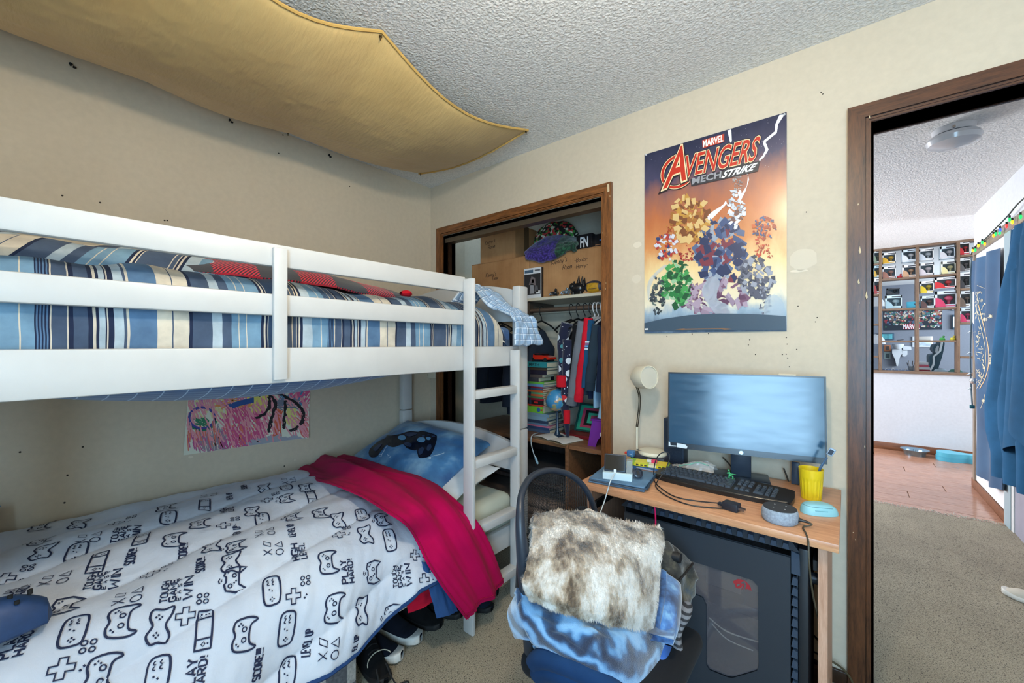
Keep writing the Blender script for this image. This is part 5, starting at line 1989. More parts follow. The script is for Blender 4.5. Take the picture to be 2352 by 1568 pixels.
M_SPACE = spots_mat()
gx = lambda px, py, y=RY: ony(px, py, y).x
M_COAT = fabric((34, 40, 52), 0.15, name='dark_coat_cloth')
garment('coat', 'long black coat hanging in the dark end of the closet behind the ladder', 'coat', 0.62, 1.44, 1.43, 0.80, M_COAT, M_HOOKB, [[((0.64, 0.17, 1.34), 0.05), ((0.66, 0.13, 1.1), 0.05), ((0.66, 0.12, 0.86), 0.045)]], 0.045, 0.23, 3.0)
garment('trousers', 'dark slate trousers hanging beside the long black coat in the closet', 'trousers', 0.74, 1.44, 1.38, 0.86, fabric((44, 54, 70), 0.15), M_HOOKB, [], 0.03, 0.15, 5.0)
garment('jacket', 'charcoal jacket hanging nearest the closet end wall', 'jacket', 0.36, 1.44, 1.43, 0.85, fabric((28, 34, 46), 0.15), M_HOOKB, [[((0.38, 0.18, 1.33), 0.05), ((0.39, 0.14, 0.92), 0.04)]], 0.05, 0.22, 6.0)
g = garment('fleece_pajamas', 'navy fleece pajamas with astronauts and red cuffs hanging in the closet', 'pajamas', gx(1312, 760), 1.44, 1.40, 0.86, M_SPACE, M_HOOKB, [sl(0.20, (1303, 742, 14), (1292, 790, 13), (1294, 840, 11), (1290, 872, 10)), sl(0.19, (1306, 780, 14), (1302, 860, 12), (1298, 930, 10), (1302, 962, 8))], 0.03, 0.15, 1.0)
for y_, (px, p0, p1), hw in ((0.165, (1290, 862, 888), 12), (0.165, (1302, 942, 972), 8)):
    A_, B_ = sl(y_, (px, p0, hw), (px, p1, hw))
    obj('red_cuff', MB().tube([A_[0], (A_[0] + B_[0]) / 2, B_[0]], A_[1], 14, 3, flat=0.8), fabric((206, 30, 44), 0.06), g)
A_ = sl(0.165, (1302, 972, 8), (1303, 988, 8), (1304, 1002, 4))
obj('sock_foot', MB().tube([p for p, r in A_], lambda tt: 0.020 * (1 - 0.55 * tt), 14, 4, flat=0.75), M_SPACE, g)
garment('jacket', 'thin black jacket hanging between the fleece pajamas and the grey hoodie', 'jacket', gx(1328, 760), 1.445, 1.40, 1.0, fabric((24, 24, 27), 0.1), M_HOOKB, [sl(0.20, (1326, 745, 9), (1318, 820, 8), (1312, 890, 7))], 0.02, 0.17, 2.0)
garment('hoodie', 'grey hooded sweatshirt hanging beside the red shirt in the closet', 'hoodie', gx(1344, 760), 1.445, 1.41, 0.97, fabric((112, 116, 124), 0.12), M_HOOKB, [sl(0.19, (1341, 738, 14), (1332, 780, 12), (1322, 850, 11), (1316, 905, 12), (1312, 928, 12))], 0.028, 0.18, 4.0, m_cuff=fabric((100, 104, 112), 0.1))
garment('shirt', 'bright red long-sleeved shirt hanging beside the grey hoodie', 'shirt', gx(1357, 760), 1.45, 1.42, 0.98, fabric((206, 28, 46), 0.1), M_HOOKB, [sl(0.18, (1352, 730, 11), (1345, 790, 11), (1336, 850, 11), (1329, 920, 10))], 0.022, 0.18, 5.0, m_cuff=fabric((196, 24, 44), 0.06))
g = garment('sweater', 'teal sweater with pale arm stripes hanging beside the red shirt', 'sweater', gx(1366, 760), 1.45, 1.43, 0.99, fabric((34, 78, 112), 0.12), M_HOOKW, [sl(0.18, (1358, 735, 8), (1349, 800, 8), (1345, 890, 9))], 0.02, 0.18, 6.0)
for py, cc in ((783, (206, 220, 230)), (788, (150, 110, 150)), (793, (110, 170, 214)), (799, (214, 222, 230))):
    A_ = sl(0.178, (1350, py, 8.6), (1350, py + 4, 8.6))
    obj('arm_stripe', MB().tube([p for p, r in A_], A_[0][1], 14, 2, flat=0.74), fabric(cc, 0.05), g)
garment('sweatshirt', 'dark slate sweatshirt with ribbed cuffs hanging near the closet casing', 'sweatshirt', gx(1374, 760), 1.45, 1.43, 0.97, fabric((46, 60, 72), 0.12), M_HOOKW, [sl(0.165, (1370, 745, 10), (1364, 800, 13), (1358, 860, 12), (1355, 895, 11))], 0.024, 0.18, 7.0, m_cuff=fabric((40, 54, 66), 0.08))
garment('sweatshirt', 'navy sweatshirt with a pale grey arm panel hanging against the closet casing', 'sweatshirt', gx(1384, 760), 1.45, 1.43, 0.95, fabric((32, 42, 66), 0.12), M_HOOKW, [sl(0.16, (1382, 750, 10), (1384, 830, 12), (1378, 900, 11))], 0.024, 0.18, 8.0)
garment('shirt', 'pale blue shirt hanging last against the closet side', 'shirt', gx(1396, 760), 1.45, 1.43, 0.90, fabric((150, 186, 214), 0.1), M_HOOKW, [sl(0.16, (1394, 760, 9), (1390, 900, 9), (1382, 960, 10))], 0.022, 0.18, 9.0)

WV = wood('walnut_laminate', (104, 70, 48), (156, 112, 80), (1.2, 10, 10), 0.35, 6, 0.02)
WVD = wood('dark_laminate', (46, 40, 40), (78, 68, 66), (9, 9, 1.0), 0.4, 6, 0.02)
UZ = 0.690
UY = 0.075
ux1 = ony(1304, 1040, UY).x
uxr = 1.60
cab = thing('storage_cabinet', 'low walnut laminate cabinet inside the closet with an open left bay', 'cabinet', (0.7, 0.3, 0))
obj('top_board', MB().rbox((0.20, UY, UZ - 0.024), (ux1 + 0.004, 0.60, UZ), 0.002, 1), WV, cab)
obj('side_panel', MB().rbox((ux1 - 0.022, UY + 0.006, 0), (ux1, 0.58, UZ - 0.0245), 0.001, 1), WV, cab)
obj('side_panel', MB().rbox((0.20, UY + 0.006, 0), (0.222, 0.58, UZ - 0.0245), 0.001, 1), WV, cab)
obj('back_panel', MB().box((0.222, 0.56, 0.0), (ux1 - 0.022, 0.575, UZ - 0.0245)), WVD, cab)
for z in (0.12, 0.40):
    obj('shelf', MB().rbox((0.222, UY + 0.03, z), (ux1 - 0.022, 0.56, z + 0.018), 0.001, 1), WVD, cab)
cab2 = thing('side_table', 'walnut laminate table leaf standing right of the closet cabinet', 'table', (1.3, 0.3, 0))
obj('top_board', MB().prism([(ux1 + 0.008, UY + 0.004), (1.396, UY + 0.004), (1.396, 0.126), (uxr, 0.126), (uxr, 0.60), (ux1 + 0.008, 0.60)], UZ - 0.024, UZ), WV, cab2)
obj('side_panel', MB().rbox((uxr - 0.025, 0.13, 0), (uxr - 0.004, 0.58, UZ - 0.0245), 0.001, 1), WV, cab2)
bx = ony(1330, 1030, UY + 0.03)
obj('hinge_bracket', MB().rbox((ux1 + 0.10, UY + 0.03, UZ - 0.036), (ux1 + 0.17, UY + 0.045, UZ - 0.0245), 0.001, 1), M_STEEL, cab2)
tag(obj('storage_bin', MB().rbox((0.26, UY + 0.045, 0.4185), (ux1 - 0.10, 0.50, 0.50), 0.012), plain((38, 38, 42), 0.8), None), 'dark fabric bin in the open bay of the closet cabinet', 'bin')
b = MB()
for k in range(3):
    b.rbox((0.30 + 0.01 * k, UY + 0.05, 0.1385 + 0.05 * k), (ux1 - 0.07 - 0.02 * k, 0.48, 0.185 + 0.05 * k), 0.02, 3)
tag(obj('folded_cloth', b, fabric((140, 122, 112), 0.12), None), 'folded beige cloth on the lower shelf of the closet cabinet', 'cloth')
q = ony(1350, 1175, 0.02)
b = MB()
b.grid(lambda u, v: (1.42 + (0.10 + 0.03 * u) * math.sin(math.pi * u) ** 0.5 * math.copysign(abs(math.cos(6.283 * v)) ** 0.6, math.cos(6.283 * v)) + 0.02 * ns(u * 7, v * 9, 2), 0.06 + 0.085 * math.sin(math.pi * u) ** 0.5 * math.copysign(abs(math.sin(6.283 * v)) ** 0.6, math.sin(6.283 * v)) + 0.012 * ns(u * 9, v * 7, 5), 0.225 + 0.225 * math.copysign(abs(math.cos(math.pi * u)) ** 0.7, math.cos(math.pi * u)) + 0.03 * ns(u * 5, v * 6, 8)), 24, 24)
b.V = [(x - 0.02, y - 0.18, max(z, 0.0)) for x, y, z in b.V]
bp = obj('backpack', b, fabric((58, 66, 80), 0.2, name='backpack_nylon'), None, 70)
tag(bp, 'slate grey backpack slumped on the carpet between the closet and the desk', 'backpack')
obj('strap', MB().tube([(1.37, -0.205, 0.40), (1.40, -0.222, 0.34), (1.45, -0.222, 0.25), (1.46, -0.215, 0.14)], 0.012, 8, 4, flat=0.4), plain((40, 46, 58), 0.8), bp)
obj('buckle', MB().rbox((1.35, -0.215, 0.385), (1.385, -0.198, 0.41), 0.004), M_BLACK, bp)

sy = 0.235
rightpx = [1262, 1260, 1262, 1256, 1258, 1256, 1259, 1247, 1247, 1247, 1247, 1247, 1247, 1247, 1247, 1247, 1247, 1247, 1248, 1236, 1243, 1255, 1256]
cols = [(72, 92, 120), (44, 70, 110), (196, 110, 140), (96, 128, 158), (46, 62, 88), (126, 160, 180), (120, 150, 170), (120, 190, 60), (196, 60, 40), (30, 28, 30), (150, 30, 50), (70, 130, 90), (210, 100, 60), (96, 170, 120), (206, 96, 50), (60, 84, 116), (160, 34, 54), (104, 150, 190), (110, 180, 70), (62, 62, 70), (86, 76, 72), (34, 30, 46), (70, 58, 44)]
hts = [.022, .015, .012, .012, .018, .026, .020, .046, .010, .028, .014, .012, .014, .014, .014, .012, .010, .018, .014, .028, .020, .030, .018]
bkz = UZ + 0.001
M_PAGE = plain((214, 204, 176), 0.9, name='book_pages')
NAMES = {(72, 92, 120): 'steel blue', (44, 70, 110): 'navy', (196, 110, 140): 'pink', (96, 128, 158): 'dusty blue', (46, 62, 88): 'dark slate', (126, 160, 180): 'pale teal', (120, 150, 170): 'grey blue', (120, 190, 60): 'lime green', (196, 60, 40): 'orange red', (30, 28, 30): 'black', (150, 30, 50): 'crimson', (70, 130, 90): 'green', (210, 100, 60): 'orange', (96, 170, 120): 'mint', (206, 96, 50): 'rust orange', (60, 84, 116): 'dull blue', (160, 34, 54): 'dark red', (104, 150, 190): 'sky blue', (110, 180, 70): 'leaf green', (62, 62, 70): 'charcoal', (86, 76, 72): 'taupe', (34, 30, 46): 'dark purple', (70, 58, 44): 'brown'}
random.seed(41)
prev = 'the cabinet top'
for i, (rp, cc, h) in enumerate(zip(rightpx, cols, hts)):
    h *= 0.99
    xr = ony(rp, 900, sy).x + random.uniform(-0.006, 0.006)
    wd_ = random.uniform(0.20, 0.24)
    dp = random.uniform(0.17, 0.20) if i < 19 else random.uniform(0.14, 0.17)
    nmc = NAMES[cc]
    if i == 7:
        lab = 'thick lime green book with spine print lying in the closet stack'
    elif i == 9:
        lab = 'black book with red spine lettering lying in the closet stack'
    else:
        lab = 'thin %s book lying in the closet stack on %s' % (nmc, prev)
    t = thing('book', lab, 'book', (xr - wd_ / 2, sy, bkz), 'books stacked in the closet')
    m = plain(cc, 0.45, name='book_cover')
    cv = 0.0018
    y0 = sy + random.uniform(-0.004, 0.006)
    obj('cover', MB().box((xr - wd_, y0, bkz), (xr, y0 + dp, bkz + cv)).box((xr - wd_, y0, bkz + h - cv), (xr, y0 + dp, bkz + h)).box((xr - wd_, y0, bkz + cv), (xr, y0 + 0.003, bkz + h - cv)), m, t)
    obj('pages', MB().box((xr - wd_ + .003, y0 + 0.003, bkz + cv), (xr - .003, y0 + dp - .003, bkz + h - cv)), M_PAGE, t)
    if i == 9:
        obj('spine_print', MB().box((xr - 0.078, y0 - .0008, bkz + h * .3), (xr - 0.045, y0 - .0002, bkz + h * .72)), plain((206, 40, 40), 0.5), t)
    if i == 7:
        obj('spine_print', MB().cyl((xr - 0.034, y0 - .0002, bkz + h * .5), (xr - 0.034, y0 - .001, bkz + h * .5), h * .32, n=18), plain((40, 90, 160), 0.5), t)
        obj('spine_print', MB().box((xr - 0.018, y0 - .0008, bkz + h * .36), (xr - 0.004, y0 - .0002, bkz + h * .62)), plain((190, 60, 50), 0.5), t)
    prev = 'a %s one' % nmc
    bkz += h + 0.0004
mz0, mz1 = bkz, bkz + 0.036
xr = ony(1257, 845, sy).x
t = thing('book', 'teal hardback with MATH on its spine on top of the closet book stack', 'book', (xr - .1, sy, bkz), 'books stacked in the closet')
m = plain((38, 128, 134), 0.45)
obj('cover', MB().box((xr - .22, sy - .008, mz0), (xr, sy + .17, mz0 + .003)).box((xr - .22, sy - .008, mz1 - .003), (xr, sy + .17, mz1)).box((xr - .22, sy - .008, mz0 + .003), (xr, sy - .003, mz1 - .003)), m, t)
obj('pages', MB().box((xr - .217, sy - .003, mz0 + .003), (xr - .003, sy + .167, mz1 - .003)), M_PAGE, t)
mx0, mx1 = ony(1217, 845, sy).x, ony(1240, 845, sy).x
V_, F_ = text_quad('MATH', [(mx0, mz1 - .008), (mx1, mz1 - .008), (mx1, mz0 + .009), (mx0, mz0 + .009)], lambda x, z: (x, sy - .0088, z), 0.02)
obj('spine_lettering', MB().add(V_, F_), plain((20, 52, 62), 0.6), t)
bkz = mz1 + 0.0005
cx0, cx1 = ony(1216, 825, sy + .06).x, ony(1270, 825, sy + .06).x
car = thing('toy_car', 'red toy sports car parked on the MATH book', 'toy car', ((cx0 + cx1) / 2, sy + .06, bkz))
L = min(cx1 - cx0, 0.17)
prof = [(0, .010), (0, .022), (.03, .030), (.10, .034), (.14, .040), (.30, .055), (.50, .056), (.68, .042), (.90, .036), (.99, .028), (1.0, .012)]
b = MB()
pp = [(cx1 - L + p_[0] * L, bkz + p_[1] * 0.9 + .004) for p_ in prof]
n = len(pp)
v = [(p_[0], sy + .02, p_[1]) for p_ in pp] + [(p_[0], sy + .10, p_[1]) for p_ in pp]
b.add(v, [tuple(range(n))[::-1], tuple(range(n, 2 * n))] + [(i, (i + 1) % n, n + (i + 1) % n, n + i) for i in range(n)])
obj('body', b, plain((206, 44, 24), 0.2, coat=.6), car)
obj('windscreen', MB().box((cx1 - L * .72, sy + .0185, bkz + .044), (cx1 - L * .36, sy + .1015, bkz + .053)), M_GLB, car)
for k in (0.2, 0.8):
    for yy_ in (sy + .014, sy + .092):
        obj('wheel', MB().cyl((cx1 - L * k, yy_, bkz + .0135), (cx1 - L * k, yy_ + .014, bkz + .0135), 0.013, n=16), M_BLACKM, car)
q = ony(1232, 812, sy + .14)
b = MB().lathe([(0.085, 0), (0.08, 0.03), (0.055, 0.055), (0.0, 0.065)], 20, (q.x - .02, sy + .16, bkz))
cp = obj('baseball_cap', b, fabric((26, 28, 34), 0.15), None)
tag(cp, 'black cap lying behind the red toy car on the book stack', 'cap')
obj('brim', MB().grid(lambda u, v: (q.x - .02 + (0.075 + 0.06 * u) * math.cos(-0.6 + 1.2 * v), sy + .16 + (0.075 + 0.05 * u) * math.sin(-0.6 + 1.2 * v), bkz + 0.006 + 0.006 * u), 4, 12), fabric((26, 28, 34), 0.15), cp)

def globe_mat():
    k = NT('globe_map')
    v = k.coord()
    n = k.noise(v, 11, 6, 0.6)
    sea = lin((64, 140, 186))
    land = k.ramp(k.noise(v, 26, 3), [(0.35, (206, 190, 120)), (0.5, (196, 150, 120)), (0.65, (120, 160, 100))])
    k.base(k.mix(k.ramp(n, [(0.52, (0, 0, 0)), (0.54, (255, 255, 255))]), sea, land))
    k.p(Roughness=0.3, Coat_Weight=0.3)
    return k.m

gc = ony(1279, 918, 0.20)
gr = 0.072
gl = thing('globe', 'blue desk globe on a dark stand beside the closet book stack', 'globe', (gc.x, gc.y, UZ))
obj('sphere', MB().lathe([(gr * math.sin(a_), gr * -math.cos(a_)) for a_ in np.linspace(0, math.pi, 20)], 28, gc), globe_mat(), gl)
ax = Vector((0.38, 0, 0.92))
md = [gc + Vector((math.cos(a_) * 1.0, 0, math.sin(a_))) * (gr + 0.007) for a_ in np.linspace(-1.75, 1.6, 24)]
obj('meridian', MB().tube(md, 0.004, 8), plain((40, 44, 50), 0.3, 0.5), gl)
obj('stand', MB().lathe([(0.0, 0), (0.048, 0), (0.046, 0.008), (0.020, 0.018), (0.009, 0.05), (0.008, max(0.055, gc.z - gr - 0.004 - UZ)), (0.0, max(0.056, gc.z - gr - 0.003 - UZ))], 24, (gc.x + 0.004, gc.y, UZ + 0.0005)), plain((36, 54, 76), 0.25, coat=.4), gl)

obk = thing('open_book', 'open book with white pages lying face up on the closet cabinet', 'book', (ony(1280, 1000, 0.13).x, 0.13, UZ))
O_ = Vector((ony(1272, 1002, 0.125).x, 0.135, UZ + 0.002))
ex = Vector((0.97, -0.22, 0)).normalized()
ey = Vector((0.22, 0.97, 0)).normalized()
for s_ in (-1, 1):
    b = MB()

    def pg(u, v, s_=s_):
        h = 0.020 * math.sin(math.pi * min(1, 0.10 + 0.55 * u)) * (1 - 0.7 * u)
        p = O_ + ex * (s_ * u * 0.135) + ey * (-0.06 + v * 0.17)
        return (p.x, p.y, UZ + 0.003 + h + 0.010 * u * (1 - u))
    b.slab(pg, 14, 10, 0.004, flip=(s_ < 0))
    obj('page_block', b, plain((216, 216, 214), 0.8), obk)
obj('cover', MB().add([tuple(O_ + ex * -0.14 + ey * -0.063 + Vector((0, 0, -0.001))), tuple(O_ + ex * 0.14 + ey * -0.063 + Vector((0, 0, -0.001))), tuple(O_ + ex * 0.14 + ey * 0.113 + Vector((0, 0, -0.001))), tuple(O_ + ex * -0.14 + ey * 0.113 + Vector((0, 0, -0.001)))], [(0, 1, 2, 3)]), plain((170, 150, 120), 0.6), obk)

q0, q1 = ony(1347, 1035, 0.115), ony(1386, 1040, 0.13)
st = thing('step_stool', 'purple plastic step stool standing on the closet table leaf', 'stool', (q0.x + .1, 0.2, UZ))
M_PUR = plain((116, 44, 150), 0.3, trans=0.0, coat=.3, name='purple_plastic')
zt_ = ony(1352, 962, 0.16).z
sx0, sx1 = q0.x, q0.x + 0.26
for yy_ in (0.128, 0.29):
    b = MB()
    n = 16
    outer = [(sx0, UZ + .001), (sx0 + 0.03, UZ + (zt_ - UZ)), (sx1 - 0.03, zt_), (sx1, UZ + .001)]
    arch = [(sx1 - 0.05 - 0.16 * (k / n), UZ + .001 + 0.085 * math.sin(math.pi * k / n) ** 0.6) for k in range(n + 1)]
    poly = outer + arch
    nn = len(poly)
    v = [(p_[0], yy_, p_[1]) for p_ in poly] + [(p_[0], yy_ + 0.006, p_[1]) for p_ in poly]
    b.add(v, [tuple(range(nn)), tuple(range(2 * nn - 1, nn - 1, -1))] + [(i, nn + i, nn + (i + 1) % nn, (i + 1) % nn) for i in range(nn)])
    obj('leg_panel', b, M_PUR, st)
obj('end_panel', MB().add([(sx0, .130, UZ + .001), (sx0, .29, UZ + .001), (sx0 + .03, .29, zt_), (sx0 + .03, .126, zt_)], [(0, 3, 2, 1)]), M_PUR, st)
obj('step', MB().rbox((sx0 + 0.02, .126, zt_), (sx1 - .02, .305, zt_ + .01), 0.003), M_PUR, st)
qd = ony(1382, 998, 0.115)
obj('rosette', MB().lathe([(0, 0.0), (.016, 0), (.014, .003), (.008, .004), (0, .004)], 14).V and MB().cyl((qd.x, .1185, qd.z), (qd.x, .115, qd.z), .013, n=14), plain((210, 206, 214), 0.5), st)

a, c = ony(1318, 985, 0.36), ony(1368, 945, 0.36)
gb = thing('board_game', 'green and black striped board game leaning in the closet behind the purple stool', 'board game', (a.x, .36, UZ))
gx0, gx1, gz0, gz1 = a.x, a.x + 0.26, UZ + 0.023, c.z + 0.03
obj('box', MB().add([(gx0, .36, gz0), (gx1, .36, gz0), (gx1, .44, gz1), (gx0, .44, gz1), (gx0, .385, gz0 - .0), (gx1, .385, gz0), (gx1, .465, gz1), (gx0, .465, gz1)], [(0, 1, 2, 3), (7, 6, 5, 4), (0, 4, 5, 1), (1, 5, 6, 2), (2, 6, 7, 3), (3, 7, 4, 0)]), plain((22, 70, 66), 0.4), gb)
nrm = Vector((0, -(gz1 - gz0), 0.08)).normalized() * 0.001
for k in range(5):
    cc = [(40, 150, 120), (170, 60, 90), (30, 30, 34), (60, 170, 140), (150, 60, 90)][k]
    i_ = 0.06 + 0.085 * k
    pts = []
    for (s_, t_) in ((i_, i_), (1 - i_, i_), (1 - i_, 1 - i_), (i_, 1 - i_)):
        pts.append(Vector((gx0 + s_ * (gx1 - gx0), .36 + t_ * .08, gz0 + t_ * (gz1 - gz0))) + nrm * (1 + .3 * k))
    obj('printed_panel', MB().add(pts, [(0, 1, 2, 3)]), plain(cc, 0.4), gb)
tag(obj('flat_box', MB().rbox((gx0 - 0.02, 0.25, UZ + .0005), (gx1, 0.50, UZ + .021), .002, 1), plain((120, 30, 36), 0.4), None), 'thin red and black flat box under the striped board game', 'box')

cb = [onz(1236, 994, UZ + .004), ony(1222, 1000, UY - 0.006), ony(1220, 1018, UY - .012), ony(1226, 1042, UY - .012), ony(1230, 1050, UY - .012)]
t = thing('charging_cable', 'white cable with a plug hanging over the closet cabinet edge', 'cable', cb[0])
obj('cord', MB().tube(cb, 0.0032, 8, 6), plain((206, 222, 230), 0.4), t)
e = cb[-1]
obj('plug', MB().tube([e, e + Vector((0.008, 0, -0.02)), e + Vector((0.018, 0, -0.038))], lambda tt: 0.0075 if tt < 0.9 else 0.005, 10, 3), plain((150, 186, 204), 0.35), t)
# ================================================================== DESK
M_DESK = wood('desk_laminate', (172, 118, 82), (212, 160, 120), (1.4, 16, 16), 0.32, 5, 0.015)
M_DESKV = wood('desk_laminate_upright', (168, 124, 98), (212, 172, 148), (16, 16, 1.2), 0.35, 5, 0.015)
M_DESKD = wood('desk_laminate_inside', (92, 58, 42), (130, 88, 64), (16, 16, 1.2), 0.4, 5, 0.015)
DX0, DX1, DY0, DZ = 1.583, 2.387, -0.560, 0.735
desk = thing('computer_desk', 'small wood laminate computer desk standing against the beige wall', 'desk', (1.98, -0.28, 0))
obj('desktop', MB().rbox((DX0, DY0, DZ - 0.024), (DX1, -0.018, DZ), 0.002, 2), M_DESK, desk)
obj('side_panel', MB().rbox((DX1 - 0.048, DY0 + 0.035, 0.0), (DX1 - 0.026, -0.03, DZ - 0.0245), 0.001, 1), M_DESKV, desk)
obj('side_panel', MB().rbox((DX0 + 0.018, DY0 + 0.035, 0.0), (DX0 + 0.040, -0.03, DZ - 0.0245), 0.001, 1), M_DESKV, desk)
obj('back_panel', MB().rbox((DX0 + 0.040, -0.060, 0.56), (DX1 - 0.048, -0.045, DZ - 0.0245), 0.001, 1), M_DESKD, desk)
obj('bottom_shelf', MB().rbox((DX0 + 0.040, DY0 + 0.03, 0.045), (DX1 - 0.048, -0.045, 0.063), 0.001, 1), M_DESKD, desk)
for x0, x1 in ((DX0 + 0.0405, DX0 + 0.052), (DX1 - 0.060, DX1 - 0.0485)):
    r = obj('tray_rail', MB().rbox((x0, DY0 + 0.05, 0.625), (x1, -0.12, 0.655), 0.001, 1), M_BLACK, desk)
    obj('roller', MB().cyl((x0 - 0.0, DY0 + 0.065, 0.632), (x1 + 0.006 if x0 < 2 else x1, DY0 + 0.065, 0.632), 0.013, n=16), plain((60, 70, 82), 0.25, 0.6), r)
obj('caster', MB().cyl((DX1 - 0.066, DY0 + 0.09, 0.585), (DX1 - 0.049, DY0 + 0.09, 0.585), 0.016, n=18), plain((40, 46, 54), 0.3, 0.4), desk)
br = MB()
br.rbox((2.20, -0.27, 0.648), (2.315, -0.235, 0.668), 0.002).rbox((2.290, -0.27, 0.552), (2.318, -0.24, 0.668), 0.002).rbox((2.300, -0.20, 0.64), (2.338, -0.16, 0.69), 0.002)
tag(obj('cable_bracket', br, plain((38, 50, 66), 0.4), desk), None)

mon = thing('monitor', 'wide black computer monitor with a smeared dark screen on the desk', 'monitor', (2.06, -0.13, DZ))
dL, dR = 1.757, 1.505
TLm = CAM + ray(1535, 854) * dL
TRm = CAM + ray(1897, 865) * dR
exm = Vector((TRm.x - TLm.x, TRm.y - TLm.y, 0))
MW = exm.length
exm.normalize()
nm = Vector((exm.y, -exm.x, 0))
tilt = math.radians(4)
eym = Vector((nm.x * -math.sin(tilt), nm.y * -math.sin(tilt), math.cos(tilt)))
MH = 0.318
O_ = Vector((TLm.x, TLm.y, TLm.z)) - eym * MH
MM = frame(O_, exm, eym)           # local: x right, y up, z towards the viewer
b = MB()
b.M = MM
b.rbox((0, 0, -0.030), (MW, MH, -0.002), 0.004)
obj('housing', b, M_BLACK, mon)
b = MB()
b.M = MM
bz = 0.006
b.box((0, 0.022, -0.002), (bz, MH, 0.001)).box((MW - bz, 0.022, -0.002), (MW, MH, 0.001)).box((bz, MH - bz, -0.002), (MW - bz, MH, 0.001)).box((0, 0, -0.002), (MW, 0.022, 0.002))
obj('bezel', b, plain((24, 34, 46), 0.22), mon)

def screen_mat():
    k = NT('smeared_screen')
    v = k.coord('UV', (2.5, 7, 1), (0, 0, 0.3))
    n = k.noise(v, 1.4, 4, 0.5)
    k.base(lin((26, 70, 100)))
    k.p(Roughness=k.ramp(n, [(0.3, (96, 96, 96)), (0.7, (124, 124, 124))]), Specular_IOR_Level=0.65)
    return k.m

b = MB()
b.M = MM
b.grid(lambda u, v: (bz + u * (MW - 2 * bz), 0.022 + v * (MH - 0.022 - bz), -0.0005), 2, 2)
obj('screen', b, screen_mat(), mon)
b = MB()
b.M = MM
lx = MW * 0.5
b.cyl((lx, 0.0095, 0.002), (lx, 0.0095, 0.0028), 0.0072, n=24)
lg = obj('logo', b, plain((176, 196, 206), 0.3, 0.6), mon)
V_, F_ = text_quad('hp', [(lx - .004, .0145), (lx + .004, .0145), (lx + .004, .0045), (lx - .004, .0045)], lambda x, y: MM @ Vector((x, y, .0031)), 0.02, 0.25)
obj('logo_lettering', MB().add(V_, F_), plain((24, 34, 46), 0.4), lg)
for poly in ([(.004, .004), (.012, .006), (.010, .022), (.004, .024)], [(.036, .004), (.074, .002), (.078, .010), (.070, .018), (.052, .020), (.036, .021)], [(.012, .005), (.034, .006), (.034, .010), (.012, .009)]):
    b = MB()
    b.M = MM
    b.add([(x, y, .0026) for x, y in poly], [tuple(range(len(poly)))])
    obj('torn_sticker', b, plain((206, 216, 222), 0.4), mon)
ctr = MM @ Vector((MW * 0.5, 0, -0.028))
b = MB()
b.M = frame(ctr, exm, (0, 0, 1))
b.rbox((-0.036, -0.092, -0.022), (0.036, 0.11, 0.0), 0.004)
obj('stand_neck', b, plain((34, 46, 62), 0.35), mon)
b = MB()
b.M = RZ((ctr.x + nm.x * -0.01, ctr.y + nm.y * -0.01, DZ + 0.0005), math.degrees(math.atan2(exm.y, exm.x)))
b.rbox((-0.10, -0.05, 0), (0.10, 0.075, 0.012), 0.005, 2)
obj('stand_base', b, plain((28, 40, 56), 0.3), mon)

x0, x1 = ony(1524, 1000, -0.085).x, ony(1570, 1000, -0.085).x
k_ = thing('desktop_speaker', 'black textured box speaker standing behind the left edge of the monitor', 'speaker', (x0, -0.06, DZ))
obj('cabinet', MB().rbox((x0, -0.083, DZ + .0005), (x1, -0.02, ony(1524, 960, -0.085).z), 0.002), plain((30, 46, 66), 0.5, bump=0.5, bs=90), k_)
obj('grille', MB().rbox((x0 + .006, -0.0855, DZ + .008), (x1 - .006, -0.0832, ony(1524, 960, -0.085).z - .01), 0.001), plain((22, 36, 54), 0.7, bump=0.8, bs=140), k_)

b = MB().rbox((1.622, -0.150, DZ + .0005), (1.775, -0.025, DZ + 0.034), 0.003)
tag(obj('hardback_book', b, plain((60, 58, 66), 0.5), None), 'dark hardback book under the cream desk lamp', 'book')
lz = DZ + 0.0345
lb = onz(1497, 1036, lz + 0.012)
lb.y = max(min(lb.y, -0.085), -0.10)
lb.x = ony(1493, 1036, lb.y).x
dl = thing('desk_lamp', 'cream desk lamp with a gooseneck and drum shade beside the monitor', 'desk lamp', (lb.x, lb.y, lz))
M_LAMP = plain((220, 212, 190), 0.35, coat=.2, name='cream_lamp')
obj('base', MB().lathe([(0, 0), (0.062, 0), (0.064, 0.006), (0.060, 0.016), (0.02, 0.022), (0, 0.022)], 32, (lb.x + .012, lb.y, lz)), M_LAMP, dl)
pb_ = ony(1463, 1030, lb.y)
pb_.z = lz + 0.012
p1 = ony(1463, 980, lb.y)
p2 = ony(1469, 930, lb.y - .004)
p3 = ony(1468, 905, lb.y - .012)
p4 = ony(1461, 884, lb.y - .025)
obj('pole', MB().cyl((p1.x, p1.y, lz + .004), p1, 0.0055, n=14), M_LAMP, dl)
for s_ in (-1, 1):
    obj('gooseneck_wire', MB().tube([p + Vector((s_ * 0.0035, 0, 0)) for p in (p1, p2, p3, p4)], 0.0026, 8, 8), plain((70, 60, 46), 0.35, 0.6), dl)
fc = ony(1492, 866, -0.165)
vd = (fc - CAM).normalized()
rd = Vector((_c, _s, 0))
nn = (-vd * math.cos(math.radians(36)) + rd * math.sin(math.radians(36))).normalized()
LM = frame(fc, nn.orthogonal(), ez=nn)
LM = frame(fc, nn.cross(Vector((0, 0, 1))).normalized(), ez=nn)
R_ = 0.0515
b = MB()
b.M = LM
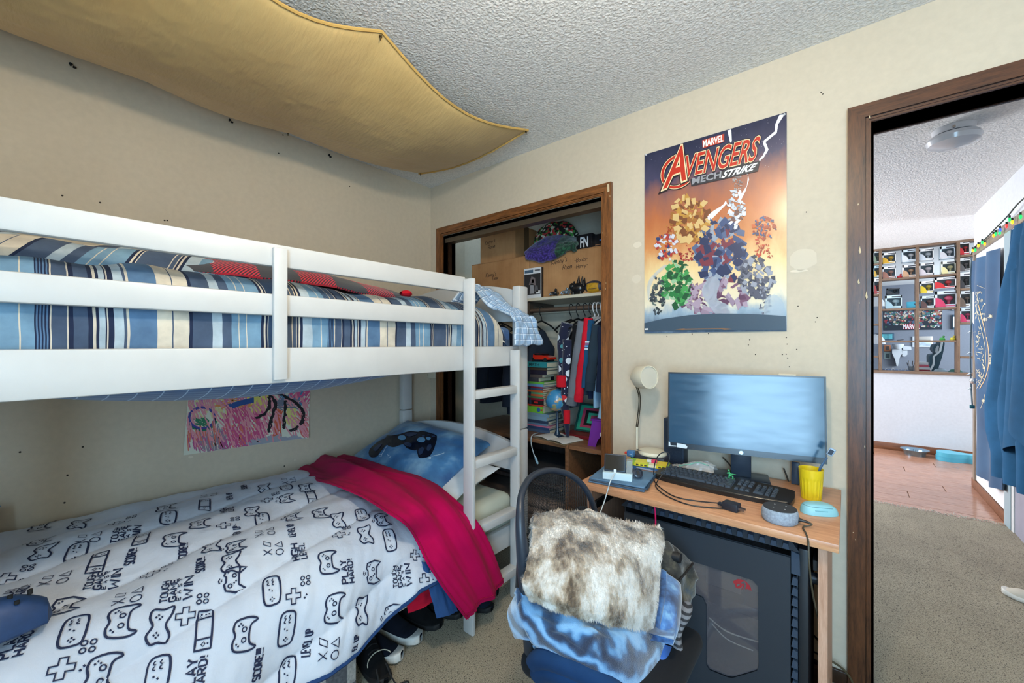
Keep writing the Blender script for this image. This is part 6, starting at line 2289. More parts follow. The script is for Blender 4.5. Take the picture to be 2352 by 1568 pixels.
b.lathe([(0.0, -0.112), (0.018, -0.112), (0.020, -0.108), (0.020, -0.086), (0.030, -0.078), (R_ - 0.006, -0.070), (R_, -0.062), (R_, 0.0), (R_ - 0.0035, 0.0), (R_ - 0.0035, -0.020)], 36)
obj('shade', b, M_LAMP, dl)
b = MB()
b.M = LM
b.lathe([(0.0, -0.004), (R_ - 0.004, -0.004), (R_ - 0.004, -0.006), (0.0, -0.006)], 36)
obj('diffuser', b, plain((206, 200, 184), 0.4), dl)
obj('joint', MB().tube([p4, LM @ Vector((0, 0, -0.072)) + Vector((0, 0, -0.02)), LM @ Vector((0, 0, -0.076))], 0.006, 10, 4), M_LAMP, dl)

KO = Vector((1.792, -0.325, DZ + .001))
kex = Vector((0.4725, -0.018, 0)).normalized()
KM = frame(KO, kex, (0.018, 1.0, 0.065))
kb = thing('keyboard', 'black full-size keyboard lying in front of the monitor', 'keyboard', KO)
KW, KD = 0.470, 0.132
out = sm2([(0.0, 0.02), (0.006, 0.10), (0.03, KD), (KW * .5, KD + .012), (KW - .03, KD), (KW - .004, 0.10), (KW, 0.03), (KW - .02, -0.010), (KW * .75, -0.022), (KW * .5, -0.028), (KW * .25, -0.022), (0.02, -0.008)], 5)
b = MB()
b.M = KM
b.prism(out, 0.0, 0.014)
obj('body', b, plain((30, 28, 28), 0.35), kb)
b = MB()
b.M = KM
b.tube([(0.012, 0.0, .0135), (KW * .25, -0.012, .0135), (KW * .5, -0.018, .0135), (KW * .75, -.012, .0135), (KW - .012, 0.004, .0135)], 0.006, 8, 6, flat=0.5)
obj('palm_rest', b, plain((22, 22, 24), 0.2), kb)
M_KEY = plain((58, 68, 80), 0.38, name='key_plastic')
KEYM = {}

def key(x, y, w_=1.0):
    if w_ not in KEYM:
        g = 0.0175 * w_ - 0.003
        d = 0.0148
        i_ = 0.0028
        b = MB()
        b.add([(0, 0, 0), (g, 0, 0), (g, d, 0), (0, d, 0), (i_, i_ * .8, .007), (g - i_, i_ * .8, .007), (g - i_, d - i_ * .5, .007), (i_, d - i_ * .5, .007)], [(4, 5, 6, 7), (0, 1, 5, 4), (1, 2, 6, 5), (2, 3, 7, 6), (3, 0, 4, 7)])
        KEYM[w_] = b.mesh('key', [M_KEY])
    o = bpy.data.objects.new('key', KEYM[w_])
    COL.objects.link(o)
    o.parent = kb
    o.matrix_parent_inverse = Matrix.Translation(-kb.location)
    o.matrix_basis = KM @ Matrix.Translation((x, y, 0.0142))

U = 0.0175
rows = [[1.5] + [1] * 12 + [1.5], [1.75] + [1] * 11 + [2.25], [2.25] + [1] * 10 + [2.75]]
X0 = 0.022
for i in range(13):
    key(X0 + i * U * 1.12, 0.108, 1)
for i in range(13):
    key(X0 + i * U, 0.088, 1)
key(X0 + 13 * U, 0.088, 2)
for r, rw in enumerate(rows):
    x = X0
    for w_ in rw:
        key(x, 0.0715 - r * 0.0165, w_)
        x += U * w_
x = X0
for w_ in (1.25, 1.25, 1.25, 6.25, 1.25, 1.25, 1.25, 1.25):
    key(x, 0.0220, w_)
    x += U * w_
X1 = X0 + 15 * U + 0.008
for r, y_ in enumerate((0.108, 0.088, 0.0715)):
    for i in range(3):
        key(X1 + i * U, y_, 1)
key(X1 + U, 0.0385, 1)
for i in range(3):
    key(X1 + i * U, 0.0220, 1)
X2 = X1 + 3 * U + 0.008
for r, y_ in enumerate((0.088, 0.0715, 0.055, 0.0385, 0.0220)):
    for i in range(4):
        if (r == 4 and i == 1):
            continue
        key(X2 + i * U, y_, 2 if (r == 4 and i == 0) else 1)

sc_ = onz(1791, 1182, DZ + 0.018)
ss = thing('smart_speaker', 'round grey fabric smart speaker with a black top on the desk edge', 'smart speaker', (sc_.x, sc_.y, DZ))
Rs = 0.049
obj('fabric_body', MB().lathe([(0, .0005), (Rs * .86, .0005), (Rs * .97, .006), (Rs, .018), (Rs * .98, .032), (Rs * .93, .039), (Rs * .88, .041)], 40, (sc_.x, sc_.y, DZ)), plain((150, 162, 176), 0.95, var=0.12, vs_=160, bump=0.5, bs=500), ss)
obj('top_plate', MB().lathe([(Rs * .90, .0405), (Rs * .89, .0425), (0, .043)], 40, (sc_.x, sc_.y, DZ)), plain((52, 54, 58), 0.6), ss)
for a_ in range(4):
    an = math.radians(45 + 90 * a_)
    P = (sc_.x + 0.021 * math.cos(an), sc_.y + 0.021 * math.sin(an), DZ + .0428)
    obj('button_mark', MB().cyl(P, (P[0], P[1], P[2] + .0006), .0018, n=10), plain((190, 190, 192), 0.5), ss)
qp = onz(1828, 1192, DZ + .016)
pd = Vector((qp.x - sc_.x, qp.y - sc_.y, 0)).normalized()
pp = Vector((sc_.x, sc_.y, DZ + .016)) + pd * (Rs * .985)
obj('socket', MB().cyl(pp - pd * .004, pp + pd * .0015, .009, n=16), M_BLACK, ss)
ps_ = [pp + pd * .001, pp + pd * .022 + Vector((0, 0, .001)), onz(1858, 1235, DZ + .006), onz(1866, 1262, DZ + .002), Vector((2.347, DY0 - .012, DZ - .03))]
cw_ = [pp + pd * .020, pp + pd * .032 + Vector((0.0, -.004, -.004)), onz(1845, 1210, DZ + .0035), onz(1851, 1224, DZ + .0035), ony(1855, 1236, DY0 - .004), ony(1857, 1250, DY0 - .007), ony(1859, 1300, DY0 - .016), ony(1868, 1370, DY0 + .01), ony(1884, 1440, DY0 + .10), ony(1893, 1500, -.30), ony(1905, 1568, -.30), Vector((2.335, -.30, 0.07))]
obj('cord', MB().tube(cw_, .0024, 8, 8), plain((66, 60, 46), 0.5), ss)
obj('plug', MB().tube([pp + pd * .001, pp + pd * .012, pp + pd * .026 + Vector((0, 0, -.001))], lambda t_: .0055 - .0025 * t_, 12, 3), M_BLACK, ss)

mo = thing('mouse', 'pale aqua wireless mouse lying on the right front corner of the desk', 'mouse', (2.332, -0.335, DZ))
MMx = RZ((2.330, -0.335, DZ + .0005), -60)

def mouse(u, v):
    a = u * 2 * math.pi
    ca, sa = math.cos(a), math.sin(a)
    ph = v * math.pi / 2
    x = 0.030 * math.copysign(abs(ca) ** 0.75, ca)
    y = 0.052 * math.copysign(abs(sa) ** 0.85, sa)
    k = math.cos(ph) ** 0.45
    z = 0.034 * math.sin(ph) ** 0.8 * (1 - 0.22 * max(0, sa) * math.cos(ph))
    return MMx @ Vector((x * k, y * k + .004, z))

obj('shell', MB().grid(mouse, 40, 16), plain((140, 196, 206), 0.45, name='aqua_plastic'), mo, 70)
obj('seam', MB().tube([Vector(mouse(0.75 + k * 0.0125, .50)) for k in range(-14, 29)], .0008, 5), plain((70, 120, 134), 0.5), mo)
obj('side_buttons', MB().tube([Vector(mouse(0.93 + k * 0.012, .26)) for k in range(0, 9)], .0016, 6), plain((112, 172, 184), 0.45), mo)
obj('wheel', MB().cyl(MMx @ Vector((-.003, .038, .020)), MMx @ Vector((.003, .038, .020)), .008, n=14), plain((90, 110, 118), 0.5), mo)

cc_ = onz(1862, 1148, DZ)
cu = thing('cup', 'yellow fluted plastic cup standing beside the monitor', 'cup', (cc_.x, -0.200, DZ))
CXc, CYc = ony(1863, 1110, -0.195).x, -0.195
b = MB()

def cup(u, v, inset=0.0):
    a = u * 2 * math.pi
    z = 0.0005 + v * 0.106
    r = 0.0295 + 0.0075 * v - inset
    fl = 0.0016 * abs(math.sin(a * 9)) if 0.06 < v < 0.68 else 0.0
    return (CXc + (r - fl) * math.cos(a), CYc + (r - fl) * math.sin(a), DZ + z)

b.grid(lambda u, v: cup(u, v), 108, 20)
b.grid(lambda u, v: cup(1 - u, 0.03 + 0.97 * v, 0.0025), 72, 6)
b.add([cup(k / 36, 0.03, .0025) for k in range(36)], [tuple(range(36))])
b.add([cup(k / 36, 0.0, 0) for k in range(36)], [tuple(range(36))[::-1]])
nb = len(b.V)
b.add([cup(k / 72, 1.0, 0) for k in range(72)] + [cup(k / 72, 1.0, .0025) for k in range(72)], [(k, (k + 1) % 72, 72 + (k + 1) % 72, 72 + k) for k in range(72)])
obj('cup_body', b, plain((226, 196, 30), 0.35, name='yellow_plastic'), cu, 60)
s0 = Vector((CXc + .002, CYc - .004, DZ + .012))
s1 = ony(1882, 1080, CYc + .01)
s2 = ony(1892, 1062, CYc + .012)
s3 = ony(1906, 1042, CYc + .012)
br_ = thing('brush', 'grey plastic brush with a square head standing in the yellow cup', 'brush', s0)
obj('handle', MB().tube([s0, s1, s2, ony(1900, 1050, CYc + .012)], lambda t_: .0048 if t_ < .6 else .0036, 10, 6, flat=.6), plain((70, 100, 132), 0.4), br_)
hm = frame(ony(1908, 1039, CYc + .010), (s3 - s2).normalized(), (0, -1, 0.1))
b = MB()
b.M = hm
b.rbox((-.012, -.004, -.0095), (.016, .003, .0095), .003, 2)
obj('head', b, plain((150, 172, 196), 0.25), br_)
b = MB()
b.M = hm
b.rbox((-.007, .003, -.006), (.011, .0045, .006), .001, 1)
obj('inset', b, plain((40, 54, 72), 0.4), br_)

fo = thing('folder', 'worn blue zip folder lying on the left corner of the desk', 'folder', (1.70, -0.43, DZ))
M_FOL = plain((82, 116, 146), 0.6, var=0.15, vs_=14, bump=.3, bs=260)
FM = RZ((1.71, -0.43, DZ), 8)
for z0, z1, sh_ in ((.0006, .009, 0), (.013, .021, .003)):
    b = MB()
    b.M = FM
    b.rbox((-.108 + sh_, -.100, z0), (.108, .102, z1), .004, 2)
    obj('cover', b, M_FOL, fo)
b = MB()
b.M = FM
b.box((-.100, -.092, .009), (.102, .096, .013))
obj('papers', b, plain((44, 38, 40), 0.8), fo)
b = MB()
b.M = FM
b.tube([(-.106, -.097, .011), (0, -.100, .0105), (.106, -.097, .011), (.107, 0, .011), (.106, .098, .011)], .0035, 6, 5)
obj('zip', b, plain((52, 72, 92), 0.5), fo)
fzt = DZ + .0215
wbx = thing('charger_box', 'small white carton holding up a phone on the blue folder', 'box', (1.72, -0.5, fzt))
WM = RZ((1.672, -0.530, fzt), 20)
b = MB()
b.M = WM
b.rbox((0, 0, .0), (.110, .060, .028), .0015, 1)
obj('carton', b, plain((196, 218, 228), 0.45), wbx)
b = MB()
b.M = WM
b.rbox((.088, .010, .028), (.110, .048, .075), .001, 1)
obj('clear_stand', b, plain((200, 206, 208), 0.15, trans=.6), wbx)
ph = thing('phone', 'black smartphone standing sideways on the small white carton', 'phone', (1.70, -.5, fzt + .03))
PMx = WM @ Matrix.Translation((.004, .012, .0290)) @ Matrix.Rotation(math.radians(-14), 4, 'X')
b = MB()
b.M = PMx
b.rbox((0, 0, 0), (.082, .009, .066), .0035, 3)
obj('case', b, plain((36, 48, 64), 0.4), ph)
b = MB()
b.M = PMx
b.box((.004, -.0006, .006), (.078, .0002, .062))
obj('screen', b, plain((18, 20, 22), 0.08, coat=.5), ph)
c0 = PMx @ Vector((.042, .002, .0))
cbl = [PMx @ Vector((.042, -.004, .006)), PMx @ Vector((.042, -.014, -.006)), ony(1402, 1105, DY0 - .008), ony(1396, 1125, DY0 - .014), ony(1388, 1152, DY0 - .03), ony(1378, 1180, DY0 - .06), ony(1372, 1205, DY0 - .08)]
ccb = thing('phone_cable', 'white charging cable running from the phone down past the desk edge', 'cable', cbl[0])
obj('cord', MB().tube(cbl, .0021, 8, 8), plain((200, 214, 222), 0.4), ccb)
b = MB()
b.M = PMx
b.rbox((.0365, -.0045, -.004), (.0475, -.0008, .010), .0015, 2)
obj('connector', b, plain((220, 228, 232), 0.4), ccb)
wq = onz(1465, 1092, fzt + .012)
wt = thing('watch_charger', 'black oval watch puck leaning against the white carton', 'charger', (wq.x, wq.y, fzt))
WQ = frame(wq + Vector((0, 0, .010)), (0.5, -0.3, -.75), ez=Vector((0.5, -0.62, 0.6)))
b = MB()
b.M = WQ
b.lathe([(0, -.005), (.017, -.005), (.020, -.001), (.019, .004), (.014, .006), (.013, .004), (0, .004)], 28)
obj('puck', b, plain((34, 44, 58), 0.25), wt)
b = MB()
b.M = WQ
b.rbox((-.008, -.005, .0042), (.008, .005, .0055), .001, 1)
obj('inset', b, M_BLACK, wt)

bk = RZ((1.735, -0.205, DZ), 12)
b = MB()
b.M = bk
b.rbox((-.085, -.045, .0005), (.085, .055, .012), .001, 1)
blk = obj('booklet', b, plain((40, 92, 150), 0.5), None)
tag(blk, 'blue booklet under the green marker packet behind the keyboard', 'booklet')
b = MB()
b.M = bk
b.box((-.05, -.0458, .003), (.03, -.0452, .0045)).box((-.05, -.0458, .0065), (.01, -.0452, .008))
obj('spine_print', b, plain((206, 216, 226), 0.5), blk)
b = MB()
b.M = bk
b.rbox((-.095, -.040, .0125), (.080, .035, .026), .002, 1)
mk = obj('marker_packet', b, plain((150, 196, 52), 0.35), None)
tag(mk, 'lime green and yellow marker packet lying behind the keyboard', 'packet')
for x0, x1, c in ((-.06, -.005, (222, 214, 60)), (.0, .03, (230, 224, 190)), (.032, .072, (226, 200, 40))):
    b = MB()
    b.M = bk
    b.box((x0, -.0408, .0135), (x1, -.0402, .025)).box((x0, -.040, .0262), (x1, .030, .0266))
    obj('printed_panel', b, plain(c, 0.4), mk)
for x0 in (-.052, -.034, -.018, .040, .056):
    b = MB()
    b.M = bk
    b.box((x0, -.0413, .016), (x0 + .010, -.0409, .0225))
    obj('printed_mark', b, plain((70, 70, 40), 0.5), mk)
b = MB()
b.M = bk
b.rbox((-.012, -.015, .027), (.030, .006, .039), .003, 2)
er = obj('eraser', b, plain((206, 206, 200), 0.6), None)
tag(er, 'white and pink eraser lying on the green marker packet', 'eraser')
b = MB()
b.M = bk
b.rbox((.006, -.0155, .0265), (.0305, .0065, .0395), .003, 2)
obj('pink_sleeve', b, plain((206, 40, 84), 0.5), er)
q = onz(1449, 1048, DZ + .028)
b = MB().rbox((q.x - .016, q.y - .012, DZ + .0275), (q.x + .016, q.y + .016, DZ + .056), .005, 3)
b.M = None
uc = obj('usb_charger', b, plain((62, 112, 164), 0.4), None)
tag(uc, 'blue cube charger standing on the marker packet beside the phone', 'charger')
obj('print_line', MB().box((q.x - .002, q.y - .0126, DZ + .040), (q.x + .011, q.y - .0119, DZ + .042)), plain((190, 210, 226), 0.5), uc)
b = MB()
b.tube([Vector((q.x - .030, q.y + .006, DZ + .040)), Vector((q.x - .022, q.y + .004, DZ + .041)), Vector((q.x - .0165, q.y + .002, DZ + .0415))], .006, 10, 4, flat=.7)
rc = obj('red_connector', b, plain((206, 60, 40), 0.4), uc)

bgO = Vector((1.895, -0.125, DZ + .001))

def bag(u, v):
    s = (u - .5)
    x = bgO.x + s * .17 + .01 * ns(u * 6, v * 6, 1)
    y = bgO.y - .01 + (v - .5) * .075 + .02 * s + .008 * ns(u * 9, v * 7, 5)
    z = DZ + .003 + (.022 + .050 * max(0, u - .25) * 1.3) * math.sin(math.pi * v) ** .7 * (0.35 + 0.65 * math.sin(math.pi * min(1, u * .9 + .05))) + .005 * abs(ns(u * 14, v * 12, 2))
    return (x, y, z)

def bag_mat():
    k = NT('clear_plastic_film')
    k.base(lin((226, 234, 236)))
    k.p(Roughness=0.12, Alpha=0.38, Specular_IOR_Level=0.8)
    k.bump(k.noise(k.coord(), 60, 3), .4, .004)
    return k.m

pbg = obj('plastic_bag', MB().grid(bag, 34, 24), bag_mat(), None, 70)
tag(pbg, 'crumpled clear zip bag lying under the monitor behind the keyboard', 'plastic bag')
obj('zip_seal', MB().tube([Vector(bag(.18 + .7 * k / 12, .28 + .03 * math.sin(k))) + Vector((0, -.001, .002)) for k in range(13)], .0022, 6), plain((120, 180, 160), 0.35), pbg)

so = KM @ Vector((.258, .113, .0155))
M_GRN = plain((70, 170, 110), 0.4, name='green_plastic')
sd_ = thing('toy_soldier', 'tiny green plastic toy soldier kneeling on the back edge of the keyboard', 'toy', so)
obj('base', MB().rbox((so.x - .014, so.y - .008, so.z), (so.x + .016, so.y + .008, so.z + .002), .0008, 1), M_GRN, sd_)
o3 = lambda x, z, y=0: so + Vector((x, y, z))
obj('body', MB().tube([o3(-.002, .010), o3(.000, .018), o3(-.003, .026)], lambda t_: .0042 - .001 * t_, 10, 4), M_GRN, sd_)
obj('head', MB().lathe([(.0034 * math.sin(a_), .0038 * -math.cos(a_)) for a_ in np.linspace(0, math.pi, 8)], 12, o3(-.004, .0315)), M_GRN, sd_)
obj('leg', MB().tube([o3(.0, .011), o3(.010, .012, -.002), o3(.009, .002, -.002)], .0024, 8, 3), M_GRN, sd_)
obj('leg', MB().tube([o3(-.002, .010), o3(-.004, .003, .002), o3(.008, .0025, .003)], .0024, 8, 3), M_GRN, sd_)
obj('arm', MB().tube([o3(-.002, .024), o3(.006, .020, -.003), o3(.012, .021, -.003)], .0018, 8, 3), M_GRN, sd_)
obj('arm', MB().tube([o3(-.004, .024), o3(-.010, .020, .002), o3(-.002, .018, .003)], .0018, 8, 3), M_GRN, sd_)
obj('rifle', MB().tube([o3(-.008, .022, -.003), o3(.022, .0215, -.004)], .0011, 6), M_GRN, sd_)

ad = onz(1680, 1163, DZ + .012)
at = thing('power_adapter', 'black wall adapter with a looping lead lying on the desk before the keyboard', 'adapter', (ad.x, ad.y, DZ))
AM = RZ((ad.x, ad.y, DZ + .0006), -12)
b = MB()
b.M = AM
b.rbox((-.024, -.016, 0), (.024, .018, .026), .004, 2)
obj('housing', b, plain((30, 34, 44), 0.45), at)
for dy in (-.006, .006):
    b = MB()
    b.M = AM
    b.box((.024, dy - .0009, .009), (.041, dy + .0009, .016))
    obj('prong', b, M_STEEL, at)
b = MB()
b.M = AM
b.rbox((-.042, -.008, .005), (-.024, .008, .015), .002, 2)
obj('usb_plug', b, plain((26, 32, 42), 0.4), at)
ld_ = [AM @ Vector((-.042, 0, .010)), onz(1600, 1150, DZ + .003), onz(1550, 1140, DZ + .003), onz(1515, 1118, DZ + .003), onz(1502, 1100, DZ + .006), ony(1504, 1065, -.36), ony(1514, 1044, -.36), ony(1530, 1038, -.35), ony(1538, 1048, -.345), ony(1530, 1075, -.36), onz(1510, 1105, DZ + .010), onz(1507, 1118, DZ + .004), onz(1530, 1138, DZ + .003), onz(1580, 1158, DZ + .003), onz(1640, 1166, DZ + .003), onz(1690, 1168, DZ + .003)]
obj('lead', MB().tube(ld_, .0021, 8, 8), plain((24, 26, 30), 0.4), at)
for i, (pts, lab) in enumerate((([(1660, 1050, -.04), (1672, 1062, -.03), (1680, 1072, -.03)], 'thin black lead hanging behind the monitor stand'), ([(1800, 1075, -.03), (1806, 1090, -.03), (1812, 1108, -.03)], 'thin black lead behind the monitor beside the cup'), ([(1462, 1032, -.14), (1478, 1036, -.13), (1494, 1044, -.13), (1506, 1056, -.13)], 'thin dark lead running from the blue charger past the lamp base'))):
    b = MB().tube([ony(x, y, yy_) for x, y, yy_ in pts], .0028, 8, 6)
    tag(obj('lead', b, plain((48, 42, 34), 0.5), None), lab, 'cable')
q0, q1 = ony(1822, 1082, -.06), ony(1836, 1112, -.06)
b = MB()
b.M = frame(onz(1826, 1112, DZ + .0005), (1, 0, 0), (-0.12, .15, 1))
b.rbox((-.012, 0, -.004), (.014, .085, .004), .002)
rl = obj('tablet_stand', b, plain((36, 60, 88), 0.35), None)
tag(rl, 'dark blue upright stand between the monitor and the yellow cup', 'stand')

# ================================================================== TOWER PC
PCX0, PCX1, PCY0, PCY1, PCZ0, PCZ1 = 1.752, 2.292, -0.520, -0.285, 0.0755, 0.668
pc = thing('computer_tower', 'large black gaming computer tower with a side window under the desk', 'computer', (2.02, -0.40, 0.063))
M_PC = plain((38, 45, 54), 0.5, bump=.12, bs=700, name='pc_black_blue')
M_PCD = plain((24, 28, 34), 0.45, name='pc_dark')
b = MB()
b.box((PCX0, PCY1 - .004, PCZ0), (PCX1, PCY1, PCZ1)).box((PCX0, PCY0 + .012, PCZ0), (PCX0 + .004, PCY1, PCZ1)).box((PCX1 - .004, PCY0 + .012, PCZ0), (PCX1, PCY1, PCZ1)).box((PCX0, PCY0 + .012, PCZ0), (PCX1, PCY1, PCZ0 + .004)).box((PCX0, PCY0 + .012, PCZ1 - .004), (PCX1, PCY1, PCZ1))
obj('chassis', b, M_PCD, pc)

def pw(px, py):
    q_ = ony(px, py, PCY0)
    return (q_.x, q_.z)

win_px = [(1572, 1288), (1600, 1292), (1728, 1332), (1741, 1346), (1742, 1530), (1738, 1540), (1684, 1556), (1672, 1555), (1630, 1538), (1622, 1526), (1622, 1390), (1614, 1372), (1570, 1352)]
W_ = [pw(*p) for p in win_px]
W_[0] = (1.86, W_[1][1] + .004)
W_[-1] = (1.86, W_[-2][1] + .012)
bm = bmesh.new()
ov = [bm.verts.new((x, 0, z)) for x, z in ((PCX0 + .004, PCZ0 + .004), (PCX1 - .018, PCZ0 + .004), (PCX1 - .018, PCZ1 - .020), (PCX0 + .004, PCZ1 - .020))]
iv = [bm.verts.new((x, 0, z)) for x, z in W_]
es = [bm.edges.new((ov[i], ov[(i + 1) % 4])) for i in range(4)] + [bm.edges.new((iv[i], iv[(i + 1) % len(iv)])) for i in range(len(iv))]
bmesh.ops.triangle_fill(bm, use_beauty=True, use_dissolve=False, edges=es)

def inside(x, z, P):
    c = False
    for i in range(len(P)):
        a, d = P[i], P[i - 1]
        if (a[1] > z) != (d[1] > z) and x < (d[0] - a[0]) * (z - a[1]) / (d[1] - a[1]) + a[0]:
            c = not c
    return c

kill = [f for f in bm.faces if inside(f.calc_center_median().x, f.calc_center_median().z, W_)]
bmesh.ops.delete(bm, geom=kill, context='FACES_ONLY')
b = MB()
bm.verts.index_update()
vv = [(v.co.x, PCY0, v.co.z) for v in bm.verts]
ff = []
for f in bm.faces:
    ids = [v.index for v in f.verts]
    if f.normal.y > 0:
        ids = ids[::-1]
    ff.append(tuple(ids))
bm.free()
b.add(vv, ff)
nV = len(vv)
b.add([(x, PCY0 + .011, z) for x, y, z in vv], [f[::-1] for f in ff])
sp_ = obj('side_panel', b, M_PC, pc)
rim = [Vector((x, PCY0 - .0008, z)) for x, z in W_]
obj('window_rim', MB().tube(rim, .003, 6, closed=True), M_PCD, sp_)
ol = []
cx_ = sum(p[0] for p in W_) / len(W_)
for dz_, ofs in ((0.0, 0.0),):
    e_ = [(1.80, PCZ1 - .052), (2.17, PCZ1 - .052), (2.215, PCZ1 - .075), (2.232, PCZ1 - .12), (2.232, PCZ0 + .02)]
    obj('panel_groove', MB().tube([Vector((x, PCY0 - .0005, z)) for x, z in e_], .003, 6, 5), M_PCD, sp_)
obj('panel_ridge', MB().rbox((PCX0 + .01, PCY0 - .003, PCZ1 - .036), (PCX1 - .022, PCY0 - .0002, PCZ1 - .030), .001, 1), plain((60, 74, 92), 0.4), sp_)

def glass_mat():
    k = NT('acrylic_reflection_tint')
    k.base(lin((104, 100, 106)))  # grey lightened so the base colour carries the carpet's reflection
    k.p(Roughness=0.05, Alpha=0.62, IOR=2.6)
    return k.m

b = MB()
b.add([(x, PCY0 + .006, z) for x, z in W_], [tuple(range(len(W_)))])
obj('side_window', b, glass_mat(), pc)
obj('mainboard', MB().box((1.93, PCY1 - .022, .22), (2.20, PCY1 - .006, .58)), plain((64, 62, 66), 0.5, var=.3, vs_=120), pc)
obj('graphics_card', MB().rbox((1.95, PCY1 - .14, .37), (2.185, PCY1 - .024, .405), .006), M_GLB, pc)
obj('cooler', MB().rbox((2.02, PCY1 - .15, .44), (2.13, PCY1 - .03, .54), .004), plain((120, 120, 126), .35, .7), pc)
b = MB()
b.tube([(2.19, PCY0 + .05, .33), (2.10, PCY0 + .03, .335), (2.04, PCY0 + .05, .345)], .0022, 6, 6)
b2 = MB().tube([(2.05, PCY0 + .04, .335), (2.10, PCY0 + .03, .31), (2.17, PCY0 + .05, .295)], .0018, 6, 6)
obj('white_lead', b, plain((206, 206, 196), .4), pc)
obj('white_lead', b2, plain((206, 206, 196), .4), pc)

def K8b(x, y):
    q_ = ony(1600 + x * 420 / 1697, 1180 + y * 420 / 1697, PCY0 + .005)
    return (q_.x, PCY0 + .0052, q_.z)

DRG = [[(338, 624), (362, 612), (378, 604), (398, 606), (424, 604), (404, 614), (440, 610), (436, 622), (420, 632), (408, 640), (424, 646), (428, 660), (420, 676), (404, 690), (386, 692), (372, 684), (380, 672), (396, 668), (404, 656), (396, 646), (380, 648), (372, 660), (376, 676), (366, 690), (360, 668), (352, 648), (342, 640)],
       [(440, 616), (462, 632), (486, 654), (502, 682), (510, 718), (496, 702), (486, 690), (492, 714), (478, 698), (466, 692), (458, 708), (452, 690), (462, 668), (456, 644)],
       [(430, 640), (444, 652), (446, 672), (432, 694), (410, 704), (424, 690), (434, 670)]]
em = plain((150, 36, 44), 0.5, name='red_emblem')
for k, poly in enumerate(DRG):
    obj('dragon_emblem', MB().add([K8b(x, y) for x, y in poly], [tuple(range(len(poly)))]), em, pc)

b = MB()
v = [(PCX0 - .012, PCY0 + .004, PCZ1), (PCX1 + .004, PCY0 + .004, PCZ1), (PCX1 + .004, PCY1, PCZ1), (PCX0 - .012, PCY1, PCZ1), (PCX0 + .02, PCY0 + .030, PCZ1 + .034), (PCX1 - .03, PCY0 + .030, PCZ1 + .034), (PCX1 - .03, PCY1 - .02, PCZ1 + .034), (PCX0 + .02, PCY1 - .02, PCZ1 + .034)]
b.add(v, [(4, 5, 6, 7), (0, 1, 5, 4), (1, 2, 6, 5), (2, 3, 7, 6), (3, 0, 4, 7), (0, 3, 2, 1)])
tc = obj('top_cover', b, M_PC, pc)

def grille_mat():
    k = NT('black_mesh_grille')
    vo = k.n('TexVoronoi', Vector=k.coord('Object'), Scale=240.0).outputs[0]
    k.base(k.ramp(vo, [(.25, (10, 11, 13)), (.45, (74, 78, 84))]))
    k.p(Roughness=.45, Metallic=.4)
    k.bump(vo, .6, .002)
    return k.m

M_GRL = grille_mat()

def grill(x0, x1):
    ins = .015
    return MB().prism([(x0 + ins, PCY0 + .040), (x1 - ins, PCY0 + .040), (x1, PCY0 + .06), (x1, PCY1 - .045), (x1 - ins, PCY1 - .03), (x0 + ins, PCY1 - .03), (x0, PCY1 - .045), (x0, PCY0 + .06)], PCZ1 + .0335, PCZ1 + .0385)

obj('top_grille', grill(1.80, 1.985), M_GRL, tc)
obj('top_grille', grill(2.01, 2.225), M_GRL, tc)
M_FIN = plain((48, 62, 80), 0.4, name='pc_fin')
fin = MB()
fin.add([(0, 0, 0), (.018, 0, 0), (.015, 0, .016), (.003, 0, .016), (0, .014, 0), (.018, .014, 0), (.015, .014, .018), (.003, .014, .018)], [(0, 1, 2, 3), (7, 6, 5, 4), (3, 2, 6, 7), (0, 3, 7, 4), (1, 5, 6, 2), (0, 4, 5, 1)])
fm = fin.mesh('edge_fin', [M_FIN])
for i in range(17):
    x = 1.765 + i * .0305
    if 1.975 < x < 2.0:
        continue
    o = link(fm, 'edge_fin', pc)
    o.location = (x, PCY0 + .004, PCZ1 + .0005)
obj('front_bezel', MB().rbox((PCX1 + .0005, PCY0 + .006, PCZ0), (PCX1 + .026, PCY1, PCZ1 + .012), .004), M_PCD, pc)
fin2 = MB()
fin2.add([(0, 0, 0), (.016, 0, 0), (.016, 0, .020), (.004, 0, .024), (0, .012, 0), (.016, .012, 0), (.016, .012, .020), (.004, .012, .024)], [(0, 1, 2, 3), (7, 6, 5, 4), (3, 2, 6, 7), (0, 3, 7, 4), (1, 5, 6, 2), (0, 4, 5, 1)])
fm2 = fin2.mesh('front_fin', [M_FIN])
for i in range(17):
    o = link(fm2, 'front_fin', pc)
    o.location = (PCX1 - .016, PCY0 - .0005, PCZ0 + .006 + i * .0305)
obj('corner_cap', MB().add([(PCX1 - .016, PCY0 - .002, PCZ1 - .065), (PCX1 + .006, PCY0 - .002, PCZ1 - .065), (PCX1 + .004, PCY0 - .002, PCZ1 - .004), (PCX1 - .016, PCY0 - .002, PCZ1 + .002), (PCX1 - .016, PCY0 + .010, PCZ1 - .065), (PCX1 + .006, PCY0 + .010, PCZ1 - .065), (PCX1 + .004, PCY0 + .010, PCZ1 - .004), (PCX1 - .016, PCY0 + .010, PCZ1 + .002)], [(0, 1, 2, 3), (1, 5, 6, 2), (3, 2, 6, 7), (0, 4, 5, 1)]), M_FIN, pc)
for x, y in ((PCX0 + .05, PCY0 + .03), (PCX1 - .05, PCY0 + .03), (PCX0 + .05, PCY1 - .03), (PCX1 - .05, PCY1 - .03)):
    obj('foot', MB().cyl((x, y, .0632), (x, y, PCZ0), .018, n=14), M_BLACKM, pc)

